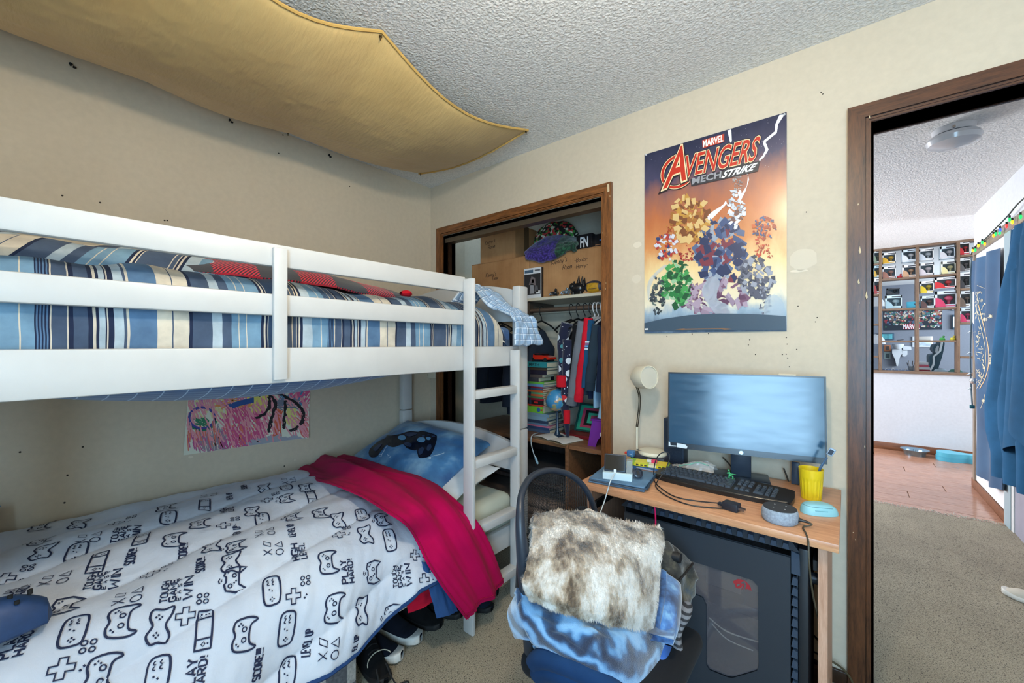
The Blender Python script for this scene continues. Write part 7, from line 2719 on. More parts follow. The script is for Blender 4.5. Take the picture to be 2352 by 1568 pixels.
gz = PCZ1 + .0392
gp_ = thing('gamepad', 'hot pink game controller lying on top of the computer tower', 'gamepad', (1.87, -.45, gz))
M_PINK = plain((214, 24, 96), 0.3, name='hot_pink_plastic')
b = MB()
for ce, r_ in (((1.815, -.470, gz + .0125), (.022, .032, .0125)), ((1.925, -.470, gz + .0125), (.022, .032, .0125)), ((1.87, -.448, gz + .0125), (.060, .022, .012))):
    b.grid(lambda u, v: (ce[0] + r_[0] * math.sin(math.pi * u) * math.cos(6.2832 * v), ce[1] + r_[1] * math.sin(math.pi * u) * math.sin(6.2832 * v), ce[2] + r_[2] * math.cos(math.pi * u)), 12, 18)
bmx = b.mesh('gamepad_shell', [M_PINK], 70)
link(bmx, 'shell', gp_)
for x in (1.845, 1.895):
    obj('thumb_stick', MB().cyl((x, -.452, gz + .022), (x, -.452, gz + .0265), .008, n=14), plain((150, 14, 66), .5), gp_)
ph_ = [Vector((1.873, -.472, gz + .012)), ony(1503, 1150, PCY0 - .012), ony(1505, 1175, PCY0 - .018), ony(1506, 1200, PCY0 - .018), ony(1506, 1225, PCY0 - .02), Vector((1.90, PCY0 - .02, .40))]
obj('cord', MB().tube(ph_, .0026, 8, 6), M_PINK, gp_)

CB = plain((74, 66, 46), 0.5, name='olive_cable')
for pts, lab in (([(1836, 1458, -.10), (1850, 1448, -.08), (1868, 1458, -.07), (1884, 1480, -.06), (1888, 1520, -.05), (1886, 1550, -.045)], 'dark cable arching behind the tower against the wall'), ([(1836, 1487, -.09), (1856, 1490, -.08), (1880, 1502, -.06), (1905, 1515, -.05), (1935, 1535, -.04), (1955, 1560, -.035), (1962, 1585, -.03)], 'dark cable running behind the desk side towards the door trim'), ([(1830, 1340, -.15), (1850, 1325, -.2), (1872, 1306, -.24)], 'short black cable tied below the desk bracket')):
    b = MB().tube([ony(x, y, yy_) for x, y, yy_ in pts], .0038, 8, 8)
    tag(obj('cable', b, CB, None), lab, 'cable')
q = ony(1850, 1530, -.075)
# ================================================================== OFFICE CHAIR AND ITS PILE
def tp(px, py, t):
    return CAM + ray(px, py) * t

ch = thing('office_chair', 'black mesh-back office chair loaded with blankets beside the desk', 'chair', (1.93, -0.98, 0))
BYc, BW = -0.985, 0.188

def backp(s, z):
    """s -1..1 across, z height -> point; concave towards +x"""
    lean = 1.745 - 0.10 * max(0, z - 0.50) + 0.06 * (s * s)
    return Vector((lean, BYc + s * BW, z))

outl = [(-0.80, .50), (-0.90, .64), (-0.99, .76), (-0.96, .84), (-0.74, .885), (-0.30, .902), (0.2, .897), (0.62, .868), (0.88, .815), (1.0, .735), (.96, .62), (.86, .50)]
loop = [Vector(backp(s, z)) for s, z in outl]
M_FRM = plain((40, 62, 88), 0.4, name='chair_frame')
b = MB()
pts = catmull(loop, 8)
b.tube(pts, lambda t_: .0095 + .014 * max(0, 1 - t_ * 3.0), 12, flat=1.0)
fr_ = obj('back_frame', b, plain((34, 42, 54), 0.38), ch)

def mesh_mat():
    k = NT('chair_mesh')
    v = k.coord('UV', (54, 84, 1))
    sp = k.n('SeparateXYZ', Vector=v)
    a = k.math('LESS_THAN', k.math('FRACT', sp.outputs[0]), .30)
    c = k.math('LESS_THAN', k.math('FRACT', sp.outputs[1]), .36)
    k.base(lin((28, 28, 30)))
    k.p(Roughness=.6, Alpha=k.math('MAXIMUM', a, c))
    return k.m

def webz(s):
    P = [(-1.0, .80), (-0.96, .84), (-0.74, .885), (-0.30, .902), (0.2, .897), (0.62, .868), (0.88, .815), (1.0, .735)]
    for i in range(len(P) - 1):
        if P[i][0] <= s <= P[i + 1][0]:
            f = (s - P[i][0]) / (P[i + 1][0] - P[i][0])
            return P[i][1] + (P[i + 1][1] - P[i][1]) * f
    return .76

def web(u, v):
    s = (-.97 + 1.94 * u)
    z0 = .51
    z1 = webz(s) - .008
    z = z0 + v * (z1 - z0)
    w_ = 1.0 if z > .72 else .88 + .12 * max(0, (z - .5) / .22)
    p = backp(s * w_, z)
    p.x += .004 - 0.02 * (1 - s * s) * math.sin(math.pi * v)
    return p

obj('mesh_back', MB().grid(web, 30, 30), mesh_mat(), ch)
b = MB()
b.tube([backp(-.5, .60) + Vector((-.05, 0, 0)), backp(-.28, .70) + Vector((-.045, 0, 0)), backp(.25, .70) + Vector((-.045, 0, 0)), backp(.5, .60) + Vector((-.05, 0, 0))], .016, 10, 6)
obj('lumbar_support', b, M_BLACK, ch)
obj('back_stem', MB().tube([(1.69, BYc, .62), (1.70, BYc, .50), (1.76, BYc, .42), (1.90, BYc, .415)], .022, 10, 6, flat=.6), M_BLACK, ch)
b = MB()
b.rbox((1.745, -1.155, .425), (2.10, -.76, .490), .030, 4)
obj('seat', b, fabric((26, 27, 30), .15), ch, 70)
obj('gas_lift', MB().cyl((1.96, -.98, .10), (1.96, -.98, .425), .026, n=18), M_BLACK, ch)
hub = obj('hub', MB().cyl((1.96, -.98, .065), (1.96, -.98, .125), .042, n=18), M_BLACK, ch)
for k in range(5):
    a = math.radians(20 + 72 * k)
    e = Vector((1.96 + .27 * math.cos(a), -.98 + .27 * math.sin(a), .075))
    lg_ = obj('base_leg', MB().tube([(1.96 + .03 * math.cos(a), -.98 + .03 * math.sin(a), .10), (1.96 + .15 * math.cos(a), -.98 + .15 * math.sin(a), .092), e], lambda t_: .022 - .008 * t_, 10, 4), M_BLACK, ch)
    obj('caster', MB().cyl((e.x - .01 * math.sin(a), e.y + .01 * math.cos(a), .026), (e.x + .012 * math.sin(a), e.y - .012 * math.cos(a), .026), .026, n=16), M_BLACKM, lg_)
for sy_ in (-1, 1):
    b = MB()
    b.tube([(1.86, BYc + sy_ * .22, .46), (1.87, BYc + sy_ * .265, .50), (1.87, BYc + sy_ * .27, .60), (1.90, BYc + sy_ * .27, .635), (2.02, BYc + sy_ * .27, .64)], .014, 10, 6)
    if sy_ > 0:
        obj('armrest', b, M_BLACK, ch)

def patch4(rows):
    """bicubic surface through rows of points (Catmull-Rom both ways)"""
    nr, nc = len(rows), len(rows[0])
    G = [catmull([Vector(p) for p in r], 10) for r in rows]
    n = len(G[0])
    cols_ = [catmull([G[r][j] for r in range(nr)], 10) for j in range(n)]
    m = len(cols_[0])

    def fn(u, v):
        a = u * (m - 1)
        c = v * (n - 1)
        i, j = min(int(a), m - 2), min(int(c), n - 2)
        fa, fc = a - i, c - j
        return (cols_[j][i] * (1 - fa) + cols_[j][i + 1] * fa) * (1 - fc) + (cols_[j + 1][i] * (1 - fa) + cols_[j + 1][i + 1] * fa) * fc
    return fn

def fleece_mat():
    k = NT('blue_printed_fleece')
    v = k.coord('Object', (1, 1, 1))
    ds = k.n('TexNoise', Vector=v, Scale=9.0, Detail=3.0)
    wv = k.n('TexWave', Vector=k.coord('Object', (1, 1, 1), (.4, .8, .3)), Scale=6.5, Distortion=14.0, Detail=3.0)
    sp_ = k.noise(v, 60, 4, .7)
    f = k.math('ADD', k.math('ADD', k.math('MULTIPLY', wv.outputs[1], .42), k.math('MULTIPLY', ds.outputs[0], .38)), k.math('MULTIPLY', sp_, .20))
    k.base(k.ramp(f, [(.30, (18, 36, 62)), (.46, (40, 76, 114)), (.54, (70, 118, 162)), (.70, (112, 158, 198))]))
    k.p(Roughness=1.0, Sheen_Weight=.7)
    k.bump(k.noise(v, 420, 3), .5, .003)
    return k.m

M_FLC = fleece_mat()
M_FLN = fabric((24, 50, 84), .2, 1.0, name='navy_fleece')
fl = thing('fleece_blanket', 'blue printed fleece blanket folded on the seat of the office chair', 'blanket', (1.93, -1.02, .49))
rows = [[tp(1182, 1348, 1.03), tp(1270, 1385, 1.01), tp(1370, 1410, 1.0), tp(1470, 1430, 1.03), tp(1535, 1410, 1.10)],
        [tp(1188, 1410, .99), tp(1280, 1430, .955), tp(1380, 1455, .95), tp(1470, 1478, .985), tp(1532, 1465, 1.06)],
        [tp(1212, 1468, .975), tp(1290, 1482, .925), tp(1380, 1504, .92), tp(1465, 1525, .955), tp(1520, 1515, 1.03)],
        [tp(1232, 1492, .985), tp(1310, 1525, .925), tp(1390, 1552, .915), tp(1452, 1578, .94), tp(1500, 1590, .99)],
        [tp(1240, 1505, 1.0), tp(1310, 1555, .945), tp(1390, 1590, .935), tp(1440, 1610, .955), tp(1485, 1620, .99)]]
pf = patch4(rows)
b = MB().slab(lambda u, v: pf(u, v) + Vector((0, 0, .012 * ns(u * 5, v * 7, 3) + .008 * abs(ns(u * 9, v * 12, 5)))), 40, 60, .035)
obj('folded_top', b, M_FLC, fl, 70)
rl_ = [tp(1228, 1512, .985), tp(1250, 1500, .965), tp(1300, 1512, .94), tp(1350, 1535, .93), tp(1400, 1562, .93), tp(1440, 1590, .95)]
obj('rolled_edge', MB().tube([p + Vector((0, 0, -.012)) for p in rl_], lambda t_: .024 + .008 * math.sin(t_ * 3), 14, 8, flat=.75), M_FLN, fl, 70)
obj('rolled_edge', MB().tube([p + Vector((.004, .012, -.046)) for p in rl_], lambda t_: .026 + .006 * math.sin(t_ * 4), 14, 8, flat=.75), M_FLN, fl, 70)
obj('rolled_edge', MB().tube([p + Vector((.012, .03, -.078)) for p in rl_[1:]], .024, 14, 8, flat=.75), plain((30, 84, 112), .9), fl, 70)
lr = [[tp(1196, 1345, 1.06), tp(1212, 1350, 1.03), tp(1232, 1365, 1.03)], [tp(1166, 1395, 1.05), tp(1195, 1392, .99), tp(1236, 1405, .99)], [tp(1166, 1430, 1.04), tp(1200, 1435, .98), tp(1232, 1440, .98)], [tp(1182, 1468, 1.05), tp(1205, 1472, 1.0), tp(1226, 1474, 1.0)]]
pl_ = patch4(lr)
obj('side_lump', MB().slab(lambda u, v: pl_(u, v), 24, 20, .05), M_FLC, fl, 70)

def throw_mat():
    k = NT('dark_blue_throw')
    v = k.coord()
    n = k.noise(v, 11, 4, .6)
    k.base(k.ramp(n, [(.35, (12, 14, 22)), (.5, (30, 52, 92)), (.62, (70, 116, 172)), (.75, (140, 186, 214))]))
    k.p(Roughness=1.0, Sheen_Weight=.6)
    return k.m

rows = [[tp(1515, 1300, 1.20), tp(1545, 1320, 1.18), tp(1566, 1350, 1.20)], [tp(1510, 1360, 1.12), tp(1545, 1370, 1.10), tp(1570, 1390, 1.15)], [tp(1500, 1425, 1.06), tp(1535, 1430, 1.04), tp(1566, 1440, 1.11)], [tp(1495, 1470, 1.04), tp(1525, 1480, 1.03), tp(1548, 1482, 1.09)]]
pt = patch4(rows)
b = MB().slab(lambda u, v: pt(u, v) + Vector((.008 * math.sin(v * 11), 0, 0)), 30, 24, .035)
tag(obj('throw_blanket', b, throw_mat(), None, 70), 'black and blue plush throw bulging beside the folded fleece on the chair', 'blanket')
rows = [[tp(1500, 1470, 1.06), tp(1530, 1478, 1.05), tp(1560, 1490, 1.10)], [tp(1495, 1520, 1.03), tp(1530, 1525, 1.02), tp(1562, 1525, 1.08)], [tp(1490, 1560, 1.02), tp(1525, 1566, 1.02), tp(1552, 1560, 1.07)]]
pt2 = patch4(rows)
b = MB().slab(lambda u, v: pt2(u, v), 20, 20, .03)
tag(obj('knit_hat', b, fabric((60, 96, 160), .2, name='blue_knit'), None, 70), 'blue knitted hat lying on the seat beside the folded fleece', 'hat')
b = MB()
kp = [tp(1575, 1388, 1.12), tp(1572, 1410, 1.10), tp(1560, 1440, 1.09), tp(1552, 1470, 1.08), tp(1556, 1500, 1.07)]
b.tube(kp, lambda t_: .020 + .004 * math.sin(t_ * 9), 12, 8, flat=.6)

def band_mat():
    k = NT('ribbed_grey_strap')
    wv = k.n('TexWave', dict(bands_direction='Z'), Vector=k.coord(), Scale=24.0, Distortion=1.5)
    k.base(k.ramp(wv.outputs[1], [(.3, (34, 34, 38)), (.6, (110, 110, 114))]))
    k.p(Roughness=.8)
    return k.m

tag(obj('glove', b, band_mat(), None, 70), 'ribbed dark grey glove stuffed beside the plush throw on the chair', 'glove')

def jack_mat():
    k = NT('dark_camouflage_cloth')
    v = k.coord()
    n = k.noise(v, 14, 4, .6)
    k.base(k.ramp(n, [(.38, (14, 14, 15)), (.52, (42, 40, 34)), (.62, (84, 78, 62)), (.75, (50, 70, 84))]))
    k.p(Roughness=.8, Sheen_Weight=.3)
    k.bump(k.noise(v, 30, 4), .5, .01)
    return k.m

rows = [[tp(1500, 1222, 1.26), tp(1540, 1244, 1.27), tp(1585, 1285, 1.29)], [tp(1505, 1275, 1.22), tp(1550, 1290, 1.22), tp(1598, 1308, 1.27)], [tp(1510, 1330, 1.19), tp(1550, 1345, 1.19), tp(1600, 1350, 1.26)], [tp(1515, 1380, 1.18), tp(1550, 1395, 1.19), tp(1590, 1385, 1.26)]]
pj = patch4(rows)
b = MB().slab(lambda u, v: pj(u, v) + Vector((.012 * ns(u * 5, v * 6, 2), 0, .012 * ns(u * 6, v * 5, 7))), 30, 28, .03)
jk = obj('jacket', b, jack_mat(), None, 70)
tag(jk, 'dark camouflage jacket slung over the back of the blanket pile on the chair', 'jacket')
obj('zip_band', MB().tube([pj(.18 + .66 * k / 10, .96 - .62 * k / 10) + Vector((.004, -.014, .006)) for k in range(11)], .006, 8, flat=.5), plain((22, 22, 24), .6), jk)

rows = [[tp(1226, 1182, 1.10), tp(1290, 1170, 1.15), tp(1370, 1178, 1.18), tp(1450, 1196, 1.19), tp(1518, 1210, 1.18)],
        [tp(1222, 1225, 1.05), tp(1290, 1218, 1.06), tp(1370, 1225, 1.075), tp(1450, 1240, 1.09), tp(1526, 1246, 1.13)],
        [tp(1212, 1285, 1.00), tp(1290, 1290, .985), tp(1370, 1295, .99), tp(1450, 1308, 1.02), tp(1516, 1310, 1.08)],
        [tp(1201, 1338, .975), tp(1270, 1368, .945), tp(1360, 1385, .95), tp(1440, 1400, .98), tp(1510, 1388, 1.05)],
        [tp(1216, 1374, .985), tp(1290, 1404, .955), tp(1370, 1424, .96), tp(1440, 1440, .985), tp(1498, 1446, 1.04)]]
pfur = patch4(rows)

def fur_mat(name='brindle_fur'):
    k = NT(name)
    v = k.coord('Object', (1, 1, 1), (0.5, 0.3, 0.7))
    n1 = k.n('TexNoise', Vector=k.coord('Object', (9, 9, 3.2), (0.5, -.5, .6)), Scale=1.6, Detail=6.0, Roughness=.62).outputs[0]
    n2 = k.noise(v, 42, 4, .6)
    f = k.math('ADD', k.math('MULTIPLY', n1, .78), k.math('MULTIPLY', n2, .22))
    k.base(k.ramp(f, [(.36, (44, 36, 32)), (.43, (112, 92, 72)), (.49, (176, 158, 136)), (.56, (218, 210, 200)), (.68, (240, 236, 230))]))
    k.p(Roughness=1.0, Sheen_Weight=.8, Specular_IOR_Level=.1)
    k.bump(k.noise(v, 160, 4), .8, .006)
    return k.m

def fur_disp(u, v):
    return pfur(u, v) + Vector((0, 0, .010 * ns(u * 4, v * 5, 1.0) + .006 * ns(u * 9, v * 9, 4)))

M_FUR = fur_mat()
b = MB().slab(fur_disp, 56, 64, .045)
furo = obj('fur_throw', b, M_FUR, None, 80)
tag(furo, 'cream and brown brindled fur throw folded on top of the chair pile', 'blanket')
rng = np.random.default_rng(4)
NB = 26000
fv = np.zeros((NB * 3, 3))
ft = []
nu_, nv_ = 56, 64
GP = [[fur_disp(i / nu_, j / nv_) for j in range(nv_ + 1)] for i in range(nu_ + 1)]
U_, V2 = rng.random(NB), rng.random(NB)
edge = rng.random(NB) < .12
U_ = np.where(edge & (rng.random(NB) < .5), np.round(U_), U_)
V2 = np.where(edge & ((U_ > 0) & (U_ < 1)), np.round(V2), V2)
for k in range(NB):
    a, c = U_[k] * nu_, V2[k] * nv_
    i, j = min(int(a), nu_ - 1), min(int(c), nv_ - 1)
    P0, P1, P2 = GP[i][j], GP[i + 1][j], GP[i][j + 1]
    p = P0 + (P1 - P0) * (a - i) + (P2 - P0) * (c - j)
    n = (P1 - P0).cross(P2 - P0)
    n.normalize()
    t1 = (P2 - P0).normalized()
    t2 = (P1 - P0).normalized()
    tip = p + n * .004 + t2 * (.006 + .006 * rng.random()) + t1 * (.004 * (rng.random() - .5))
    if U_[k] >= 1 or U_[k] <= 0 or V2[k] <= 0 or V2[k] >= 1:
        od = t2 * (1 if U_[k] >= 1 else -1 if U_[k] <= 0 else 0) + t1 * (1 if V2[k] >= 1 else -1 if V2[k] <= 0 else 0)
        tip = p + od * (.006 + .007 * rng.random()) - n * .015 * rng.random() + t1 * .004 * (rng.random() - .5)
        p = p - n * .012 * rng.random()
    w_ = t1 * .0007
    fv[3 * k], fv[3 * k + 1], fv[3 * k + 2] = p - w_, p + w_, tip
    ft.append((3 * k, 3 * k + 1, 3 * k + 2))
b = MB().add([Vector(x) for x in fv], ft)
o = obj('fur_pile', b, M_FUR, furo, 80)
o['kind'] = 'stuff'
rows = [[tp(1330, 1176, 1.21), tp(1352, 1166, 1.22), tp(1374, 1178, 1.22)], [tp(1330, 1186, 1.19), tp(1352, 1180, 1.19), tp(1374, 1186, 1.20)], [tp(1330, 1200, 1.19), tp(1352, 1200, 1.19), tp(1374, 1200, 1.20)]]
p2_ = patch4(rows)
obj('fold', MB().slab(lambda u, v: p2_(u, v), 12, 14, .02), fur_mat('tan_fur'), furo, 80)
rows = [[tp(1226, 1200, 1.13), tp(1240, 1178, 1.14), tp(1262, 1176, 1.15)], [tp(1222, 1230, 1.12), tp(1240, 1220, 1.10), tp(1262, 1215, 1.10)], [tp(1232, 1258, 1.12), tp(1244, 1258, 1.09), tp(1262, 1258, 1.08)]]
p3_ = patch4(rows)
b = MB().slab(lambda u, v: p3_(u, v), 14, 14, .03)
tag(obj('fleece_scarf', b, fabric((86, 140, 186), .2, 1.0), None, 70), 'light blue fleece scarf tucked between the fur throw and the chair back', 'scarf')
# ================================================================== HALL, DIVIDER SHELVES, STUDY
M_SHW = wood('divider_wood', (92, 72, 56), (140, 114, 92), (6, 6, 1.0), .45, 6, .02)
M_SHH = wood('divider_wood_flat', (92, 72, 56), (140, 114, 92), (1.0, 6, 6), .45, 6, .02)
dv = thing('divider_shelf', 'brown wooden grid shelf set in the opening above the white half wall', 'shelf', (2.9, YF + .06, .925))
SY0, SY1 = YF - .012, YF + .125
ups = [1.716, 2.062, 2.392, ony(2022, 700, YF).x, ony(2107, 700, YF).x, ony(2201, 700, YF).x, 3.566]
for x in ups:
    obj('upright', MB().rbox((x - .013, SY0, .955), (x + .013, SY1, 2.415), .002, 1), M_SHW, dv)
obj('sill_board', MB().rbox((1.701, SY0 - .01, .9255), (3.579, SY1, .955), .002, 1), M_SHH, dv)
obj('head_board', MB().rbox((1.701, SY0, 2.415), (3.579, SY1, 2.4395), .002, 1), M_SHH, dv)
zz = lambda py, px=2060: ony(px, py, YF).z
cells = [[zz(638), zz(708), zz(782)], [zz(605), zz(675), zz(743), zz(817)], [zz(605, 2015), zz(675, 2015), zz(743, 2015), zz(817, 2015)], [zz(638), zz(708), zz(782)], [zz(630, 2160), zz(706, 2160), zz(781, 2160)], [zz(585, 2215), zz(662, 2215), zz(740, 2215), zz(818, 2215)]]
for k in range(6):
    for z in cells[k]:
        obj('shelf_board', MB().rbox((ups[k] + .0135, SY0 + .002, z - .022), (ups[k + 1] - .0135, SY1 - .002, z), .002, 1), M_SHH, dv)

K5 = lambda x, y: (1940 + x * .2551, 480 + y * .2551)
FB = [((340, 380, 460, 490), 3, 1, (206, 160, 40), (232, 234, 236)), ((340, 490, 460, 610), 3, 0, (150, 104, 88), (232, 234, 236)), ((515, 350, 645, 475), 3, 1, (206, 212, 218), (196, 214, 226)), ((520, 480, 645, 600), 3, 0, (190, 150, 116), (232, 234, 236)),
      ((668, 345, 800, 460), 4, 1, (190, 200, 210), (232, 234, 236)), ((670, 460, 805, 585), 4, 0, (210, 200, 204), (232, 234, 236)), ((860, 320, 995, 445), 4, 1, (196, 196, 200), (196, 214, 226)), ((870, 445, 1000, 570), 4, 0, (214, 206, 150), (220, 226, 216)),
      ((680, 640, 805, 755), 4, 1, (216, 190, 40), (232, 234, 236)), ((685, 760, 810, 875), 4, 0, (92, 66, 62), (210, 226, 232)), ((812, 600, 1005, 712), 4, 1, (196, 44, 48), (232, 234, 236)), ((815, 712, 1010, 870), 4, 0, (196, 60, 96), (206, 220, 232)),
      ((365, 765, 515, 890), 3, 0, (150, 180, 190), (196, 222, 232)), ((378, 705, 495, 765), 3, 1, (40, 42, 46), (40, 42, 46)),
      ((1025, 265, 1130, 400), 5, 0, (200, 40, 50), (232, 234, 236)), ((1030, 430, 1135, 560), 5, 1, (92, 90, 92), (226, 230, 232)), ((1030, 560, 1140, 705), 5, 0, (60, 60, 64), (226, 230, 232)), ((1035, 730, 1150, 880), 5, 1, (110, 96, 84), (216, 226, 230)), ((1040, 880, 1155, 1010), 5, 0, (196, 60, 100), (206, 224, 232)),
      ((262, 350, 318, 478), 2, 0, (120, 140, 120), (216, 226, 230)), ((262, 505, 318, 612), 2, 1, (196, 160, 70), (180, 216, 230)), ((262, 612, 320, 757), 2, 0, (150, 60, 60), (226, 230, 232))]
cn = {(206, 160, 40): 'gold', (150, 104, 88): 'brown', (206, 212, 218): 'white', (190, 150, 116): 'tan', (190, 200, 210): 'pale blue', (210, 200, 204): 'pale pink', (196, 196, 200): 'light grey', (214, 206, 150): 'cream', (216, 190, 40): 'yellow', (92, 66, 62): 'dark brown', (196, 44, 48): 'red', (196, 60, 96): 'magenta', (150, 180, 190): 'aqua', (40, 42, 46): 'black', (200, 40, 50): 'bright red', (92, 90, 92): 'grey', (60, 60, 64): 'charcoal', (110, 96, 84): 'taupe', (196, 60, 100): 'pink', (120, 140, 120): 'sage', (196, 160, 70): 'amber', (150, 60, 60): 'maroon'}
yb0 = YF + .005

def blob2(x0, z0, w_, h_, y, n=16):
    """quarter-round printed panel in the lower left of a carton"""
    return [(x0, y, z0)] + [(x0 + w_ * .48 * math.cos(a_), y, z0 + h_ * .58 * math.sin(a_)) for a_ in np.linspace(0, math.pi / 2, n)]

def carton_fig(rect, zfloor, cprint, cbox, label):
    (x0, y0, x1, y1) = rect
    A_, B_ = ony(*K5(x0, y1), yb0), ony(*K5(x1, y0), yb0)
    w_, h_ = B_.x - A_.x, B_.z - A_.z
    z0 = zfloor
    t = thing('figure_box', label, 'toy box', (A_.x, yb0, z0), 'boxed figures on the divider shelves')
    dpt = .095
    xa, xb_, zb_ = A_.x, B_.x, z0 + h_
    g = .10
    b = MB()
    b.box((xa, yb0 + .004, z0), (xb_, yb0 + dpt, z0 + .003)).box((xa, yb0 + .004, zb_ - .003), (xb_, yb0 + dpt, zb_)).box((xa, yb0 + .004, z0), (xa + .002, yb0 + dpt, zb_)).box((xb_ - .002, yb0 + .004, z0), (xb_, yb0 + dpt, zb_)).box((xa, yb0 + dpt - .002, z0), (xb_, yb0 + dpt, zb_))
    b.box((xa, yb0, z0), (xa + w_ * .10, yb0 + .004, zb_)).box((xb_ - w_ * .05, yb0, z0), (xb_, yb0 + .004, zb_)).box((xa, yb0, z0), (xb_, yb0 + .004, z0 + h_ * .18)).box((xa, yb0, zb_ - h_ * .20), (xb_, yb0 + .004, zb_))
    obj('carton', b, plain(cbox, .4, name='carton_print'), t)
    obj('window_back', MB().box((xa + .003, yb0 + dpt * .8, z0 + .004), (xb_ - .003, yb0 + dpt * .82, zb_ - .004)), plain((112, 124, 130), .5), t)
    P_ = blob2(xa + .002, z0 + .002, w_, h_, yb0 - .0012)
    obj('printed_panel', MB().add(P_, [tuple(range(len(P_)))]), plain(cprint, .4), t)
    obj('title_strip', MB().add([(xa + w_ * .40, yb0 - .0008, zb_ - h_ * .15), (xb_ - w_ * .06, yb0 - .0008, zb_ - h_ * .15), (xb_ - w_ * .06, yb0 - .0008, zb_ - h_ * .06), (xa + w_ * .40, yb0 - .0008, zb_ - h_ * .06)], [(0, 1, 2, 3)]), plain((70, 72, 80), .5), t)
    obj('name_strip', MB().add([(xa + w_ * .46, yb0 - .0008, z0 + h_ * .05), (xb_ - w_ * .08, yb0 - .0008, z0 + h_ * .05), (xb_ - w_ * .08, yb0 - .0008, z0 + h_ * .13), (xa + w_ * .46, yb0 - .0008, z0 + h_ * .13)], [(0, 1, 2, 3)]), plain(tuple(min(255, int(c * .7 + 40)) for c in cprint), .5), t)
    cx_, cy_ = xa + w_ * .66, yb0 + dpt * .45
    r_ = min(w_, h_) * .20
    b = MB()
    ce = (cx_, cy_, z0 + h_ * .56)
    b.grid(lambda u, v: (ce[0] + r_ * 1.1 * math.sin(math.pi * u) * math.cos(6.2832 * v), ce[1] + r_ * .8 * math.sin(math.pi * u) * math.sin(6.2832 * v), ce[2] + r_ * .9 * math.cos(math.pi * u)), 8, 12)
    b.cyl((cx_, cy_, z0 + .004), (cx_, cy_, ce[2] - r_ * .6), r_ * .5, r_ * .4, 10)
    obj('figure', b, plain(tuple(int(c * .75 + 20) for c in cprint), .5), t)

for rect, col, upper, cp_, cb_ in FB:
    (x0, y0, x1, y1) = rect
    zpx = ony(*K5((x0 + x1) / 2, y1), yb0).z
    cand = [z for z in cells[col]]
    if upper:
        zf = zpx + .001
    else:
        zf = min(cand, key=lambda z: abs(z - zpx)) + .0006
    carton_fig(rect, zf, cp_, cb_, 'boxed figure with a %s print and clear window on the divider shelf' % cn[cp_])

def on_shelf(px, py, col):
    q_ = ony(px, py, YF + .04)
    z = min(cells[col] + [.955], key=lambda z_: abs(z_ - q_.z))
    return Vector((q_.x, YF + .04, z + .0005))

for (x, y), col, c, nm, lab in (((880, 1165), 4, (60, 150, 70), 'toy_block', 'small green toy on the divider shelf board'), ((975, 1160), 4, (206, 196, 70), 'toy_block', 'small yellow toy on the divider shelf board'), ((495, 590), 3, (200, 40, 50), 'toy_block', 'tiny red toy between the boxed figures')):
    q_ = on_shelf(*K5(x, y), col)
    t = thing(nm, lab, 'toy', q_)
    obj('body', MB().lathe([(0, 0), (.022, 0), (.026, .012), (.018, .028), (0, .032)], 14, q_), plain(c, .45), t)
    obj('head', MB().lathe([(.011 * math.sin(a_), .011 - .011 * math.cos(a_)) for a_ in np.linspace(0, math.pi, 8)], 12, (q_.x + .01, q_.y, q_.z + .030)), plain(tuple(int(v_ * .8) for v_ in c), .45), t)
q_ = on_shelf(*K5(720, 1160), 4)
tag(obj('name_card', MB().rbox((q_.x - .05, q_.y, q_.z), (q_.x + .05, q_.y + .012, q_.z + .045), .002, 1), plain((226, 228, 224), .5), None), 'white printed card standing on the divider shelf board', 'card')
q_ = on_shelf(*K5(580, 870), 3)
bp_ = obj('picture_panel', MB().rbox((q_.x - .02, q_.y, q_.z), (q_.x + .12, q_.y + .015, q_.z + .075), .002, 1), plain((70, 176, 206), .4), None)
tag(bp_, 'turquoise picture panel beside the aqua figure box on the shelf', 'picture')
obj('printed_shape', MB().add([(q_.x + .04, q_.y - .0008, q_.z + .05), (q_.x + .10, q_.y - .0008, q_.z + .055), (q_.x + .07, q_.y - .0008, q_.z + .035), (q_.x + .06, q_.y - .0008, q_.z + .02)], [(0, 1, 2, 3)]), plain((40, 70, 90), .5), bp_)
q_ = on_shelf(*K5(500, 1165), 3)
tag(obj('pen', MB().tube([q_ + Vector((-.03, 0, .004)), q_ + Vector((.03, 0, .012))], .004, 8), plain((60, 62, 68), .4), None), 'dark pen lying on the divider shelf board', 'pen')

WY = 9.094

def wq(px, py):
    q_ = ony(px, py, WY)
    return q_.x, q_.z

